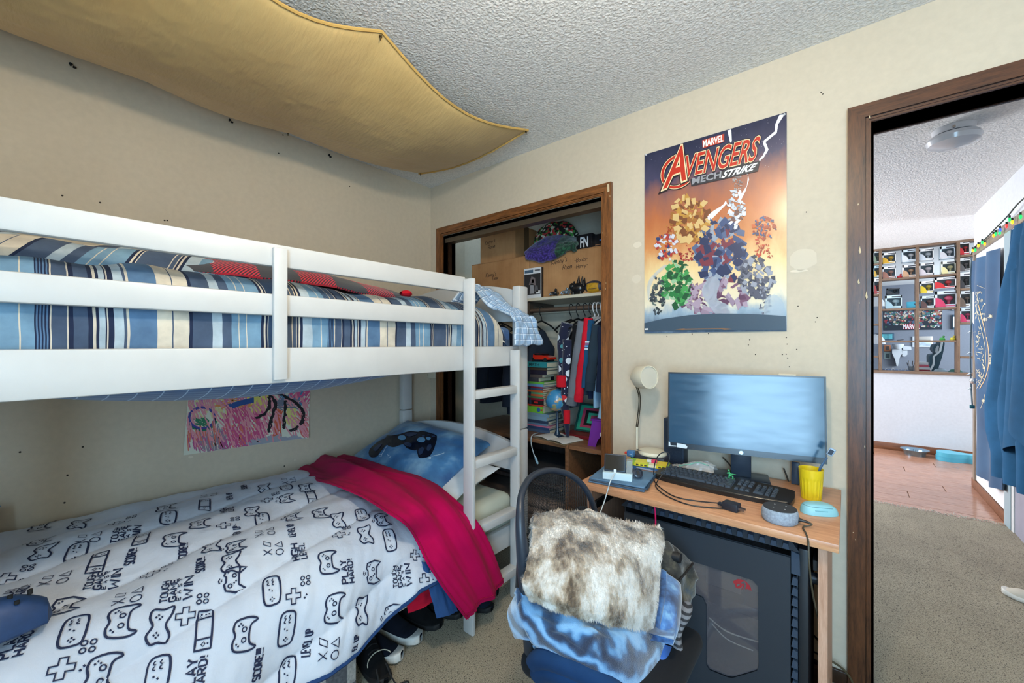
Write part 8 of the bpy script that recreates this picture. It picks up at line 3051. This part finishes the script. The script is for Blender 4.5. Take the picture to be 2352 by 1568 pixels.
K3 = lambda x, y: (2000 + x * .1148, 690 + y * .1148)
pa, pb2 = wq(*K3(255, 600)), wq(*K3(1425, 165))
mp = obj('wall_poster', MB().box((pa[0], WY - .004, pa[1]), (pb2[0], WY, pb2[1])), plain((24, 34, 48), .35), None)
tag(mp, 'wide dark poster crowded with coloured figures on the grey study wall', 'poster')
random.seed(8)
cl = [(150, 40, 50), (190, 196, 200), (60, 110, 110), (150, 120, 96), (70, 90, 120), (110, 60, 70), (40, 90, 70), (206, 190, 170)]
for c in cl:
    b = MB()
    for _ in range(34):
        fx, fz_ = random.uniform(.02, .98), random.betavariate(2.2, 1.3)
        fz_ = max(fz_, .30 if .2 < fx < .62 else .18)
        x, z = pa[0] + fx * (pb2[0] - pa[0]), pa[1] + fz_ * (pb2[1] - pa[1]) * .97
        r_ = random.uniform(.012, .034)
        n = random.randint(4, 6)
        a0 = random.random() * 3
        pts = [(x + r_ * random.uniform(.6, 1.2) * math.cos(a0 + 6.283 * k / n), WY - .005 - random.random() * .001, z + r_ * random.uniform(.6, 1.2) * math.sin(a0 + 6.283 * k / n)) for k in range(n)]
        pts = [(min(max(p[0], pa[0]), pb2[0]), p[1], min(max(p[2], pa[1]), pb2[1])) for p in pts]
        b.add(pts, [tuple(range(n))])
    o = obj('printed_crowd', b, plain(c, .4), mp, 80)
    o['kind'] = 'stuff'
tq = [wq(*K3(*p)) for p in ((645, 478), (972, 478), (972, 566), (645, 566))]
V_, F_ = text_quad('MARVEL', tq, lambda x, z: (x, WY - .0072, z), .03)
obj('lettering', MB().add(V_, F_), plain((236, 226, 230), .5), mp)
b0 = [wq(*K3(*p)) for p in ((636, 470), (984, 470), (984, 576), (636, 576))]
obj('lettering_panel', MB().add([(x, WY - .0066, z) for x, z in b0], [(0, 1, 2, 3)]), plain((150, 30, 60), .5), mp)

def wall_pic(name, label, cat, r, cf, ci=None, depth=.03, inset=.12):
    a_, c_ = wq(*K3(r[0], r[3])), wq(*K3(r[2], r[1]))
    t = thing(name, label, cat, (a_[0], WY, a_[1]))
    obj('frame', MB().rbox((a_[0], WY - depth, a_[1]), (c_[0], WY - .001, c_[1]), .004), plain(cf, .4), t)
    if ci:
        dx, dz = (c_[0] - a_[0]) * inset, (c_[1] - a_[1]) * inset
        obj('picture', MB().box((a_[0] + dx, WY - depth - .002, a_[1] + dz), (c_[0] - dx, WY - depth + .001, c_[1] - dz)), plain(ci, .35, var=.25, vs_=9), t)
    return t

wall_pic('framed_picture', 'small framed teal picture on the grey study wall under the crowded poster', 'picture', (140, 655, 470, 785), (44, 78, 100), (90, 170, 180))
wall_pic('framed_certificate', 'white framed certificate on the grey study wall above the gaming chair', 'certificate', (830, 715, 1240, 930), (222, 226, 232), (190, 206, 222), .02, .08)
wall_pic('light_panel', 'tall narrow lit panel on the grey study wall', 'panel', (1625, 285, 1700, 580), (58, 84, 100), (214, 226, 236), .05, .14)
wall_pic('light_panel', 'short lit panel above the tall one on the study wall', 'panel', (1600, 140, 1680, 205), (58, 84, 100), (214, 226, 236), .05, .2)
wall_pic('art_print', 'orange and dark art print on the study wall', 'print', (268, 890, 400, 1015), (200, 130, 90), (96, 84, 80), .008, .2)
wall_pic('art_print', 'grey and green art print below the orange one', 'print', (268, 1030, 400, 1175), (150, 170, 170), (60, 80, 84), .008, .2)

sdk = thing('study_desk', 'dark desk standing behind the divider in the study', 'desk', (2.9, 5.3, 0))
obj('desktop', MB().rbox((1.9, 4.92, .90), (3.55, 5.55, .93), .003), plain((40, 46, 54), .4), sdk)
for x in (1.95, 3.48):
    obj('side_panel', MB().rbox((x, 4.95, 0), (x + .03, 5.5, .90), .002, 1), plain((40, 46, 54), .5), sdk)

def at_desk(px, py, y):
    q_ = ony(px, py, y)
    return Vector((q_.x, y, .9305))

q_ = at_desk(*K3(800, 1380), 5.1)
t = thing('pen_cup', 'glass pen cup full of pens on the study desk', 'pen cup', q_)
obj('cup', MB().lathe([(.024, 0), (.028, .07), (.026, .07), (.022, .004), (0, .004)], 18, q_), plain((170, 180, 186), .15, trans=.5), t)
for k in range(6):
    a_ = k * 1.05
    obj('pen', MB().cyl(q_ + Vector((.010 * math.cos(a_), .010 * math.sin(a_), .006)), q_ + Vector((.034 * math.cos(a_), .02 * math.sin(a_), .115 + .012 * (k % 3))), .0035, n=8), plain([(30, 32, 36), (206, 210, 214), (60, 64, 70)][k % 3], .4), t)
q_ = at_desk(*K3(560, 1360), 5.05)
t = thing('blue_tray', 'bright blue tray with white cables on the study desk', 'tray', q_)
obj('tray', MB().rbox((q_.x - .14, 4.99, .9305), (q_.x + .10, 5.16, .952), .006), plain((24, 90, 160), .35), t)
for k in range(4):
    x = q_.x - .13 + k * .06
    obj('white_lead', MB().tube([(x, 4.985, .9345), (x + .01, 4.982, .968 + .01 * (k % 2)), (x + .03, 4.99, .955)], .004, 8, 5), plain((214, 220, 226), .5), t)
q_ = at_desk(*K3(1430, 1400), 5.05)
for dx, c, lab in ((-.02, (176, 200, 214), 'pale grey cap lying on the study desk beside the gaming chair'), (.105, (96, 150, 140), 'green and grey cap lying on the study desk against the divider upright')):
    b = MB().lathe([(.062, 0), (.058, .022), (.04, .045), (0, .055)], 20, (q_.x + dx, 5.03, .9308))
    o = obj('baseball_cap', b, fabric(c, .15), None)
    tag(o, lab, 'cap')
    obj('brim', MB().grid(lambda u, v: (q_.x + dx + (.056 + .045 * u) * math.cos(-2.2 + 1.3 * v), 5.03 + (.056 + .04 * u) * math.sin(-2.2 + 1.3 * v), .9345 + .004 * u), 3, 10), fabric(tuple(int(v_ * .8) for v_ in c), .1), o)
bz_ = .9305
q_ = at_desk(*K3(1060, 1400), 5.2)
for k, (c, lab) in enumerate((((150, 40, 50), 'red book lying at the bottom of the study desk stack'), ((214, 216, 220), 'white book in the study desk stack'), ((196, 90, 110), 'pink book in the study desk stack'), ((206, 210, 216), 'pale book on top of the study desk stack'))):
    o = obj('book', MB().rbox((q_.x - .05, 5.12, bz_), (q_.x + .05 - .006 * k, 5.26, bz_ + .03), .002, 1), plain(c, .5), None)
    tag(o, lab, 'book', 'books on the study desk')
    bz_ += .0305
GC = [(1382, 822), (1430, 812), (1478, 845), (1470, 940), (1425, 1130), (1360, 1330), (1290, 1470), (1080, 1470), (1160, 1340), (1178, 1240), (1178, 1110), (1232, 1074), (1302, 1062), (1240, 985), (1286, 872), (1350, 890), (1372, 850)]
gy = 5.75
gct = thing('gaming_chair', 'black and teal gaming chair with white piping in the study', 'chair', (3.2, gy + .2, 0))
poly = []
for x, y in sm2(GC, 3):
    q_ = ony(*K3(x, y), gy)
    poly.append((q_.x, q_.z))
b = MB()
n = len(poly)
v = [(p[0], gy, p[1]) for p in poly] + [(p[0] + .02, gy + .45, p[1]) for p in poly]
b.add(v, [tuple(range(n)), tuple(range(2 * n - 1, n - 1, -1))] + [(i, n + i, n + (i + 1) % n, (i + 1) % n) for i in range(n)])
obj('backrest', b, plain((36, 70, 84), .4), gct)
pip = [ony(*K3(x, y), gy - .004) for x, y in ((1425, 818), (1412, 900), (1392, 965), (1385, 1010), (1330, 1060), (1264, 1120), (1262, 1190), (1250, 1290), (1160, 1440))]
obj('piping', MB().tube(pip, .011, 8, 6), plain((214, 226, 230), .5), gct)
hp_ = [ony(*K3(x, y), gy - .012) for x, y in ((1345, 890), (1300, 950), (1290, 1030), (1320, 1062), (1350, 1000), (1365, 920))]
obj('neck_pillow', MB().add([tuple(p) for p in hp_], [tuple(range(6))]).add([tuple(p + Vector((0, .011, 0))) for p in hp_], [tuple(range(6))[::-1]]), plain((176, 186, 192), .6), gct)
q_ = ony(*K3(1200, 1470), gy)
obj('seat', MB().rbox((q_.x - .28, gy, .46), (q_.x + .16, gy + .46, .56), .03, 3), plain((30, 54, 66), .5), gct)
obj('seat_riser', MB().rbox((q_.x - .12, gy + .02, .56), (q_.x + .14, gy + .44, .95), .02, 3), plain((30, 54, 66), .5), gct)
obj('gas_lift', MB().cyl((q_.x - .05, gy + .22, .08), (q_.x - .05, gy + .22, .46), .03, n=14), M_BLACK, gct)
for k in range(5):
    a_ = 1.2566 * k
    obj('base_leg', MB().tube([(q_.x - .05, gy + .22, .09), (q_.x - .05 + .28 * math.cos(a_), gy + .22 + .28 * math.sin(a_), .04)], .024, 8), M_BLACK, gct)
q_ = ony(*K3(540, 890), 8.98)
s_ = .25
wlp = thing('wall_sculpture', 'white plaster wall sculpture with a shallow bowl on the grey study wall', 'sculpture', q_)
W0 = plain((206, 212, 218), .5, name='white_plaster')
k3 = lambda x, y: ony(*K3(x, y), 8.98)
A_, B_ = k3(415, 890), k3(660, 890)
obj('bowl', MB().lathe([(0, -.09), ((B_.x - A_.x) * .25, -.08), ((B_.x - A_.x) * .46, -.02), ((B_.x - A_.x) * .5, .02), ((B_.x - A_.x) * .47, .02), (0, -.03)], 24, (A_.x / 2 + B_.x / 2, 8.90, A_.z)), W0, wlp)
for nm_, pol in (('torso', [(430, 975), (620, 965), (630, 1060), (580, 1140), (545, 1310), (520, 1310), (490, 1190), (430, 1050)]), ('plaque', [(640, 910), (810, 920), (815, 985), (650, 985)]), ('plaque', [(630, 1000), (735, 1000), (735, 1080), (690, 1120), (630, 1115)])):
    P_ = [k3(*p) for p in pol]
    n = len(P_)
    obj(nm_, MB().add([tuple(p) for p in P_] + [tuple(p + Vector((0, .11, 0))) for p in P_], [tuple(range(n)), tuple(range(2 * n - 1, n - 1, -1))] + [(i, n + i, n + (i + 1) % n, (i + 1) % n) for i in range(n)]), W0, wlp)
fx = ony(2006, 740, 5.9).x
flm = thing('floor_lamp', 'floor lamp with two white dome shades beside the study desk', 'floor lamp', (fx - .02, 5.9, 0))
obj('pole', MB().cyl((fx - .04, 5.9, .02), (fx - .04, 5.9, ony(2008, 680, 5.9).z), .012, n=12), M_STEEL, flm)
obj('base', MB().lathe([(0, 0), (.13, 0), (.13, .015), (.02, .025), (0, .025)], 24, (fx - .04, 5.9, 0)), M_STEEL, flm)
for py in (695, 780):
    z = ony(2008, py, 5.9).z
    obj('lamp_shade', MB().lathe([(.11, -.06), (.10, 0), (.07, .05), (.02, .075), (0, .08), ], 22, (fx + .02, 5.88, z)), plain((226, 232, 238), .5), flm)

q_ = onz(2101, 1046, .0)
q_.y = 4.60
q_.x = ony(2101, 1040, 4.60).x
bw = thing('metal_bowl', 'shallow steel pet bowl on the wood floor by the white half wall', 'bowl', (q_.x, q_.y, 0))
obj('bowl_body', MB().lathe([(0, .0006), (.088, .0006), (.100, .045), (.122, .062), (.124, .066), (.118, .064), (.094, .048), (.082, .006), (0, .006)], 36, q_), plain((150, 178, 196), .18, .95), bw)
gx0 = ony(2149, 1050, 4.50).x
GT = sm2([(0, .09), (.02, .02), (.10, -.01), (.18, .02), (.24, .05), (.30, .03), (.38, .0), (.48, .03), (.52, .10), (.48, .17), (.38, .20), (.30, .17), (.24, .15), (.18, .18), (.10, .21), (.02, .17)], 5)
gt = thing('guitar_case', 'turquoise guitar-shaped case lying on the wood floor by the half wall', 'case', (gx0 + .2, 4.5, 0))
b = MB()
b.M = RZ((gx0, 4.44, .0006), -2)
b.prism(GT, 0, .045)
obj('case_body', b, plain((74, 164, 190), .35), gt)
b = MB()
b.M = RZ((gx0, 4.44, .0462), -2)
b.prism([(.26 + (x - .26) * .985, .1 + (y - .1) * .97) for x, y in GT], 0, .045)
obj('case_lid', b, plain((82, 172, 196), .35), gt)
b = MB()
b.M = RZ((gx0, 4.44, .0914), -2)
b.rbox((.30, .07, 0), (.36, .085, .006), .001, 1)
obj('handle', b, plain((40, 70, 84), .5), gt)

lc = onz(2190, 318, 2.385)
hl = thing('ceiling_light', 'frosted round glass light on the hall ceiling', 'ceiling light', (lc.x, lc.y, CEIL))
obj('plate', MB().lathe([(0, CEIL - .0005), (.085, CEIL - .0005), (.08, CEIL - .03), (0, CEIL - .03)], 28, (lc.x, lc.y, 0)), plain((206, 206, 208), .4), hl)
obj('glass_shade', MB().lathe([(.07, CEIL - .03), (.10, CEIL - .042), (.108, CEIL - .06), (.10, CEIL - .082), (.06, CEIL - .10), (0, CEIL - .106)], 32, (lc.x, lc.y, 0)), plain((198, 200, 204), .25, coat=.4), hl)
for a_ in (0.4, 2.5, 4.6):
    obj('thumb_screw', MB().cyl((lc.x + .078 * math.cos(a_), lc.y + .078 * math.sin(a_), CEIL - .022), (lc.x + .10 * math.cos(a_), lc.y + .10 * math.sin(a_), CEIL - .024), .006, n=10), plain((170, 160, 150), .3, .8), hl)

HX = 3.289
hz = lambda px, py, x=HX - .02: onx(px, py, x)
zh0, zh1 = hz(2262, 568).z, hz(2262, 548).z
ya, yb_, yc, yd = hz(2236, 700).y, hz(2304, 700).y, hz(2326, 700).y, 1.55
M_CAS = wood('grey_brown_casing', (104, 92, 80), (150, 136, 120), (9, 9, 1.0), .45, 6, .02)
M_CASH = wood('grey_brown_head', (104, 92, 80), (150, 136, 120), (9, 1, 9), .45, 6, .02)
tr = bpy.data.objects.new('trim_4', None)
COL.objects.link(tr)
tr.location = (HX, 2.6, 0)
tr['kind'] = 'structure'
obj('casing_head', MB().rbox((HX - .018, .9, zh0), (HX - .0005, ya + .045, zh1), .002, 1), M_CASH, tr)
obj('casing_side', MB().rbox((HX - .018, ya - .015, .0755), (HX - .0005, ya + .045, zh0 - .0005), .002, 1), M_CAS, tr)
obj('casing_side', MB().rbox((HX - .016, yc, 0), (HX - .0005, yb_, zh0 - .0005), .002, 1), plain((206, 208, 208), .5), tr)
obj('casing_side', MB().rbox((HX - .020, yc + .05, 0), (HX - .0165, yb_ - .03, zh0 - .001), .001, 1), plain((150, 170, 178), .4), tr)
d1 = obj('door_1', MB().rbox((HX - .006, yb_ + .0005, .08), (HX - .0005, ya - .016, zh0 - .001), .001, 1), plain((226, 228, 230), .5), None)
d1['kind'] = 'structure'
d2 = obj('door_2', MB().rbox((HX - .010, .95, .004), (HX - .0005, yc - .0005, zh0 - .001), .001, 1), plain((150, 148, 162), .5, var=.05), None)
d2['kind'] = 'structure'
for z in (.32, 1.85):
    obj('hinge', MB().rbox((HX - .022, yc - .02, z), (HX - .0102, yc + .01, z + .09), .002, 1), plain((140, 132, 118), .35, .7), d2)
kq = onx(2238, 874, HX - .05)
kn = obj('door_knob', MB().cyl((HX - .006, kq.y - .03, kq.z), (HX - .04, kq.y - .03, kq.z), .012, n=14), plain((200, 204, 206), .25, .8), d1)
kb_ = MB().lathe([(.026 * math.sin(a_), -.026 * math.cos(a_)) for a_ in np.linspace(0, math.pi, 12)], 18, (HX - .06, kq.y - .03, kq.z))
obj('knob_ball', kb_, plain((206, 210, 212), .2, .7), d1)

def tapestry_mat():
    k = NT('navy_tapestry')
    v = k.coord()
    n = k.noise(v, 3, 4)
    k.base(k.ramp(n, [(.3, (20, 58, 94)), (.7, (36, 84, 122))]))
    k.p(Roughness=.9, Sheen_Weight=.3)
    return k.m

TX = HX - .045
topA = [onx(2229, 600, TX), onx(2250, 592, TX), onx(2268, 582, TX), onx(2288, 570, TX)]
botA = [onx(2238, 1108, TX), onx(2258, 1112, TX), onx(2282, 1120, TX), onx(2302, 1126, TX)]

def tap(u, v):
    k = v * 3
    i = min(int(k), 2)
    a_ = topA[i].lerp(topA[i + 1], k - i)
    c_ = botA[i].lerp(botA[i + 1], k - i)
    c_ = Vector((TX, min(c_.y, 3.44), max(c_.z, .20)))
    a_ = Vector((TX, min(a_.y, 3.44), a_.z))
    p = a_.lerp(c_, u)
    p.x += .020 * math.sin(v * 14 + u * 2) - .008 * math.sin(u * 6)
    p.x = min(p.x, HX - .022)
    return p

b = MB().slab(tap, 50, 40, .003)
ta = obj('tapestry', b, tapestry_mat(), None, 70)
tag(ta, 'navy zodiac tapestry with cream print hanging on the white hall door', 'tapestry')
bv_t = BVHTree.FromPolygons([x.co for x in ta.data.vertices], [p.vertices[:] for p in ta.data.polygons])

def on_bvh(bv, px, py, off):
    d = ray(px, py).normalized()
    h = bv.ray_cast(CAM, d)
    return None if h[0] is None else h[0] - d * off

def px_ribbon(bv, pts, wd_, m, par, name, closed=False, off=.004):
    V_, F_ = ribbon(pts, wd_, closed, 3)
    q = [on_bvh(bv, v.x, v.y, off) for v in V_]
    F2 = [f for f in F_ if all(q[i] is not None for i in f)]
    if F2:
        obj(name, MB().add([p if p is not None else Vector((0, 0, 0)) for p in q], F2), m, par)

def px_poly(bv, pts, m, par, name, off=.004):
    q = [on_bvh(bv, x, y, off) for x, y in pts]
    if all(p is not None for p in q):
        obj(name, MB().add(q, [tuple(range(len(q)))]), m, par)

M_GOLD = plain((206, 196, 166), .7, name='cream_print')
px_poly(bv_t, [(2234, 670), (2245, 668), (2243, 730), (2237, 745), (2234, 740)], plain((226, 226, 216), .8), ta, 'printed_shape')
arcp = [(2247, 700 + 0), (2262, 760), (2270, 800), (2270, 840), (2262, 870), (2250, 892)]
px_ribbon(bv_t, sm2(arcp, 5, False), 1.8, plain((206, 170, 130), .7), ta, 'printed_ring')
px_ribbon(bv_t, sm2([(x - 7, y) for x, y in arcp], 5, False), 1.0, M_GOLD, ta, 'printed_ring')
random.seed(2)
for k in range(60):
    x, y = random.uniform(2240, 2258), random.uniform(665, 880)
    px_ribbon(bv_t, [(x, y), (x + random.uniform(-6, 6), y + random.uniform(-8, 8)), (x + random.uniform(-7, 7), y + random.uniform(-9, 9))], .9, M_GOLD, ta, 'printed_line')
for sx_, sy2, r_ in ((2262, 733, 7), (2275, 726, 6), (2259, 920, 6), (2260, 845, 4), (2262, 698, 3)):
    st_ = [(sx_ + (r_ if k % 2 == 0 else r_ * .4) * math.cos(k * math.pi / 10), sy2 + (r_ if k % 2 == 0 else r_ * .4) * math.sin(k * math.pi / 10)) for k in range(20)]
    px_poly(bv_t, st_, M_GOLD, ta, 'printed_star')
for ln in ([(2262, 733), (2275, 726)], [(2259, 920), (2252, 938)], [(2259, 920), (2262, 905)], [(2244, 655), (2262, 662)]):
    px_ribbon(bv_t, ln, .8, M_GOLD, ta, 'printed_line')
V_, F_ = text_quad('MARCH', [(2271, 836), (2271, 812), (2277, 812), (2277, 836)], lambda x, y: on_bvh(bv_t, x, y, .005) or Vector((0, 0, 0)), .03)
if all(Vector(v).length > .1 for v in V_):
    obj('lettering', MB().add(V_, F_), M_GOLD, ta)

DXc = HX - .100
LE = [(2322, 528), (2314, 590), (2296, 670), (2286, 760), (2280, 840), (2266, 930), (2270, 985), (2288, 1040), (2290, 1085)]

def drape(u, v):
    k = u * (len(LE) - 1)
    i = min(int(k), len(LE) - 2)
    px = LE[i][0] + (LE[i + 1][0] - LE[i][0]) * (k - i)
    py = LE[i][1] + (LE[i + 1][1] - LE[i][1]) * (k - i)
    l_ = onx(px, py, DXc)
    top_r = onx(2420, 460, DXc)
    bot_r = onx(2420, 1165, DXc)
    r_ = Vector((DXc, top_r.y + (bot_r.y - top_r.y) * u, top_r.z + (bot_r.z - top_r.z) * u))
    p = l_.lerp(r_, v)
    p.x += .040 * math.sin(v * 24 + 1.2 * math.sin(u * 3)) * (.35 + .65 * u) - .02 * u
    p.x = min(p.x, HX - .022)
    return p

M_DRAPE = fabric((40, 88, 126), .12, name='blue_drape')
b = MB().slab(drape, 60, 60, .004)
dr_ = obj('drape', b, M_DRAPE, None, 70)
tag(dr_, 'plain steel blue drape gathered over the second hall door', 'curtain')

def tail(x_off, pts, fold):
    def fn(u, v):
        a_ = Vector(pts[0]).lerp(Vector(pts[1]), v)
        c_ = Vector(pts[3]).lerp(Vector(pts[2]), v)
        p = a_.lerp(c_, u)
        p.x = DXc + x_off + fold * math.sin(v * 9 + u * 2)
        return p
    return fn

obj('swag', MB().slab(tail(-.05, [onx(2318, 640, DXc - .05), onx(2352, 600, DXc - .05), onx(2380, 1000, DXc - .05), onx(2296, 1040, DXc - .05)], .022), 30, 26, .004), M_DRAPE, dr_, 70)
obj('swag', MB().slab(tail(-.085, [onx(2334, 560, DXc - .085), onx(2380, 520, DXc - .085), onx(2380, 1090, DXc - .085), onx(2310, 960, DXc - .085)], .018), 30, 26, .004), M_DRAPE, dr_, 70)

cord = [hz(2231, 584, HX - .035), hz(2240, 566, HX - .035), hz(2262, 549, HX - .035), hz(2285, 526, HX - .035), hz(2300, 511, HX - .035), hz(2318, 492, HX - .035), hz(2336, 470, HX - .035), hz(2356, 452, HX - .035)]
sg = thing('string_lights', 'string of small coloured lights along the hall door head', 'string lights', cord[0])
obj('cord', MB().tube(cord, .0045, 6, 6), plain((30, 44, 36), .5), sg)
for (px, py), c in zip(((2234, 575), (2240, 574), (2247, 564), (2256, 557), (2262, 560), (2282, 541), (2287, 537), (2297, 528), (2296, 535), (2312, 519), (2319, 504), (2325, 510), (2344, 498)), ('Y', 'G', 'Y', 'G', 'O', 'O', 'G', 'B', 'G', 'R', 'G', 'Y', 'G')):
    col = {'Y': (240, 190, 40), 'G': (30, 190, 90), 'O': (240, 150, 30), 'B': (50, 90, 220), 'R': (230, 50, 50)}[c]
    p = hz(px, py, HX - .040)
    bl = obj('bulb', MB().lathe([(0, -.016), (.006, -.010), (.0075, 0), (.006, .010), (0, .014)], 10, p), plain(col, .3, em=1.6), sg)
    obj('socket', MB().cyl(p + Vector((0, 0, .012)), p + Vector((0, .002, .028)), .0055, n=8), plain((24, 50, 36), .5), sg)
cd2 = [onx(2232, 590, HX - .06), onx(2229, 640, HX - .06), onx(2231, 720, HX - .06), onx(2229, 800, HX - .06), onx(2230, 880, HX - .06), onx(2233, 930, HX - .06)]
cd2 = [Vector((p.x, min(p.y, 3.46), p.z)) for p in cd2]
sg2 = thing('hanging_light_cord', 'light cord with clear bulbs hanging beside the tapestry to a teal plug', 'string lights', cd2[0])
obj('cord', MB().tube(cd2, .005, 6, 8), plain((90, 110, 120), .5), sg2)
for k in (.35, .5, .62, .74, .84):
    i = k * (len(cd2) - 1)
    p = cd2[int(i)].lerp(cd2[int(i) + 1], i - int(i))
    obj('clear_bulb', MB().tube([p, p + Vector((-.012, .002, -.012)), p + Vector((-.028, .004, -.02))], lambda t_: .006 * (1 - .7 * t_), 8, 3), plain((220, 230, 236), .2), sg2)
e = cd2[-1]
obj('plug', MB().rbox((e.x - .014, e.y - .014, e.z - .03), (e.x + .014, e.y + .014, e.z), .004), plain((20, 96, 110), .4), sg2)
# ================================================================== SHOES AND THINGS UNDER THE BED
def shoe(label, toe, heading, m_up, m_sole, L=.27, high=.085, group='shoes under the bunk bed', lace=None, sole_h=.026):
    """toe: floor point of the toe tip; heading: degrees of the toe direction"""
    toe = Vector(toe)
    d = Vector((math.cos(math.radians(heading)), math.sin(math.radians(heading)), 0))
    t = thing('shoe', label, 'shoe', toe - d * L / 2, group)
    M_ = frame(toe - d * L, d, (-d.y, d.x, 0))

    def half(u):
        return .047 * (math.sin(math.pi * (.07 + .86 * u)) ** .42) * (1 - .16 * math.sin(math.pi * min(1, u * 1.25)) ** 2 * (1 if u < .8 else 0))
    so_ = MB()
    so_.M = M_

    def solef(u, v):
        a = v * 6.28319
        w_ = half(u)
        if u < .02 or u > .98:
            w_ *= .35
        return (L * u, w_ * 1.04 * math.copysign(abs(math.cos(a)) ** .4, math.cos(a)), .0006 + sole_h * (.5 + .5 * math.copysign(abs(math.sin(a)) ** .4, math.sin(a))) + (.010 * max(0, u - .8) / .2))
    so_.grid(solef, 30, 20)
    obj('sole', so_, m_sole, t, 60)
    up_ = MB()
    up_.M = M_

    def upf(u, v):
        w_ = half(u) * .97
        if u < .015 or u > .985:
            w_ *= .4
        h = high if u < .42 else high - (high - .048) * min(1, (u - .42) / .28) - .020 * max(0, u - .8) / .2
        a = math.pi * v
        k = abs(math.sin(a)) ** .55
        return (L * (.01 + .98 * u), w_ * math.cos(a) * (1 - .35 * k * (1 if u < .42 else .5)), sole_h * .9 + (h - sole_h * .9) * k * (1 if 0.02 < u < .98 else .5))
    up_.grid(upf, 30, 18)
    obj('upper', up_, m_up, t, 60)
    col_ = MB()
    col_.M = M_
    col_.tube([(L * (.22 + .17 * math.cos(a)), .028 * math.sin(a), high - .004) for a in np.linspace(0, 6.2832, 18)[:-1]], .006, 8, closed=True)
    obj('collar', col_, m_up, t)
    if lace:
        for k in range(4):
            lb_ = MB()
            lb_.M = M_
            x = L * (.44 + .055 * k)
            z = high - (high - .048) * min(1, (x / L - .42) / .28) + .004
            lb_.tube([(x, -.022, z - .008), (x, 0, z), (x, .022, z - .008)], .0028, 6, 4)
            obj('lace', lb_, lace, t)
    return t

M_DKN = fabric((24, 28, 40), .2, name='dark_navy_canvas')
M_DKB = fabric((22, 22, 24), .2, name='black_suede')
M_SOLE = plain((214, 212, 206), .6, var=.06, vs_=30)
M_SOLB = plain((24, 24, 26), .7)
shoe('dark navy slip-on sneaker with a thick white sole poking out below the comforter', (1.02, -.985, 0), 18, M_DKN, M_SOLE, .27, .09, sole_h=.036)
shoe('second navy sneaker with a white sole standing beside its pair under the bed', (1.00, -.875, 0), 14, M_DKN, M_SOLE, .27, .09, sole_h=.036)
b1 = shoe('black ankle boot with trailing laces and pale stitching beside the checked box', (1.075, -1.095, 0), -8, M_DKB, M_SOLB, .28, .125, lace=plain((20, 20, 22), .8))
obj('stitching', MB().tube([(1.045 - .03 * math.cos(a), -1.10 + .05 * math.sin(a), .085 + .02 * math.cos(a)) for a in np.linspace(-1.4, 1.4, 14)], .002, 6), plain((190, 184, 166), .7), b1)
lc_ = MB()
lc_.tube([(1.05, -1.12, .07), (1.09, -1.12, .012), (1.14, -1.09, .004), (1.17, -1.13, .004), (1.20, -1.10, .004), (1.24, -1.12, .004)], .003, 6, 6)
lc_2 = MB().tube([(1.05, -1.08, .07), (1.10, -1.07, .012), (1.12, -1.03, .004), (1.16, -1.05, .004), (1.19, -1.01, .004)], .003, 6, 6)
obj('loose_lace', lc_, plain((20, 20, 22), .8), b1)
obj('loose_lace', lc_2, plain((20, 20, 22), .8), b1)
shoe('black suede shoe lying under the bed next to the navy sneakers', (1.00, -.765, 0), 10, M_DKB, M_SOLB, .27, .10)
shoe('black shoe tucked under the bed below the navy sheet', (1.02, -.655, 0), 8, M_DKB, M_SOLB, .27, .10)
shoe('dark blue-black shoe below the hanging crimson blanket', (1.10, -.535, 0), 5, fabric((28, 36, 50), .2), M_SOLB, .27, .085)
shoe('plain black shoe beside the ladder foot under the bed', (1.04, -.425, 0), 12, M_DKB, M_SOLB, .26, .085)

def cube_mat():
    k = NT('grey_check_fabric')
    ck = k.n('TexChecker', Vector=k.coord('Object'), Scale=13.0)
    nz = k.noise(k.coord(), 90, 3)
    c = k.mix(ck.outputs[1], lin((196, 194, 190)), lin((112, 114, 120)))
    k.base(k.mix(1.0, c, k.ramp(nz, [(.3, (190, 190, 190)), (.7, (255, 255, 255))]), 'MULTIPLY'))
    k.p(Roughness=.9)
    return k.m

cbx = thing('storage_cube', 'grey and white checked fabric storage cube under the lower bunk', 'storage box', (.95, -1.38, 0))
x1_, y1_ = 1.045, -1.195
obj('cube_body', MB().rbox((.72, -1.52, .0006), (x1_, y1_, .245), .008, 2), cube_mat(), cbx)
obj('cube_trim', MB().tube([(x1_, -1.52, .245), (x1_, y1_, .245), (.72, y1_, .245)], .005, 8), fabric((90, 94, 102), .1), cbx)
for k in range(2):
    obj('grommet', MB().cyl((x1_ + .001, -1.37 + .02 * k, .16), (x1_ + .003, -1.37 + .02 * k, .16), .012, n=14), plain((60, 62, 66), .4), cbx)

sq = onz(2318, 1372, 0)
shoe('cream canvas shoe lying on the hall carpet inside the doorway', (sq.x - .02, sq.y + .03, 0), 165, fabric((206, 198, 182), .06), plain((226, 222, 212), .6), .25, .075, group='hall floor', lace=plain((60, 56, 50), .7))
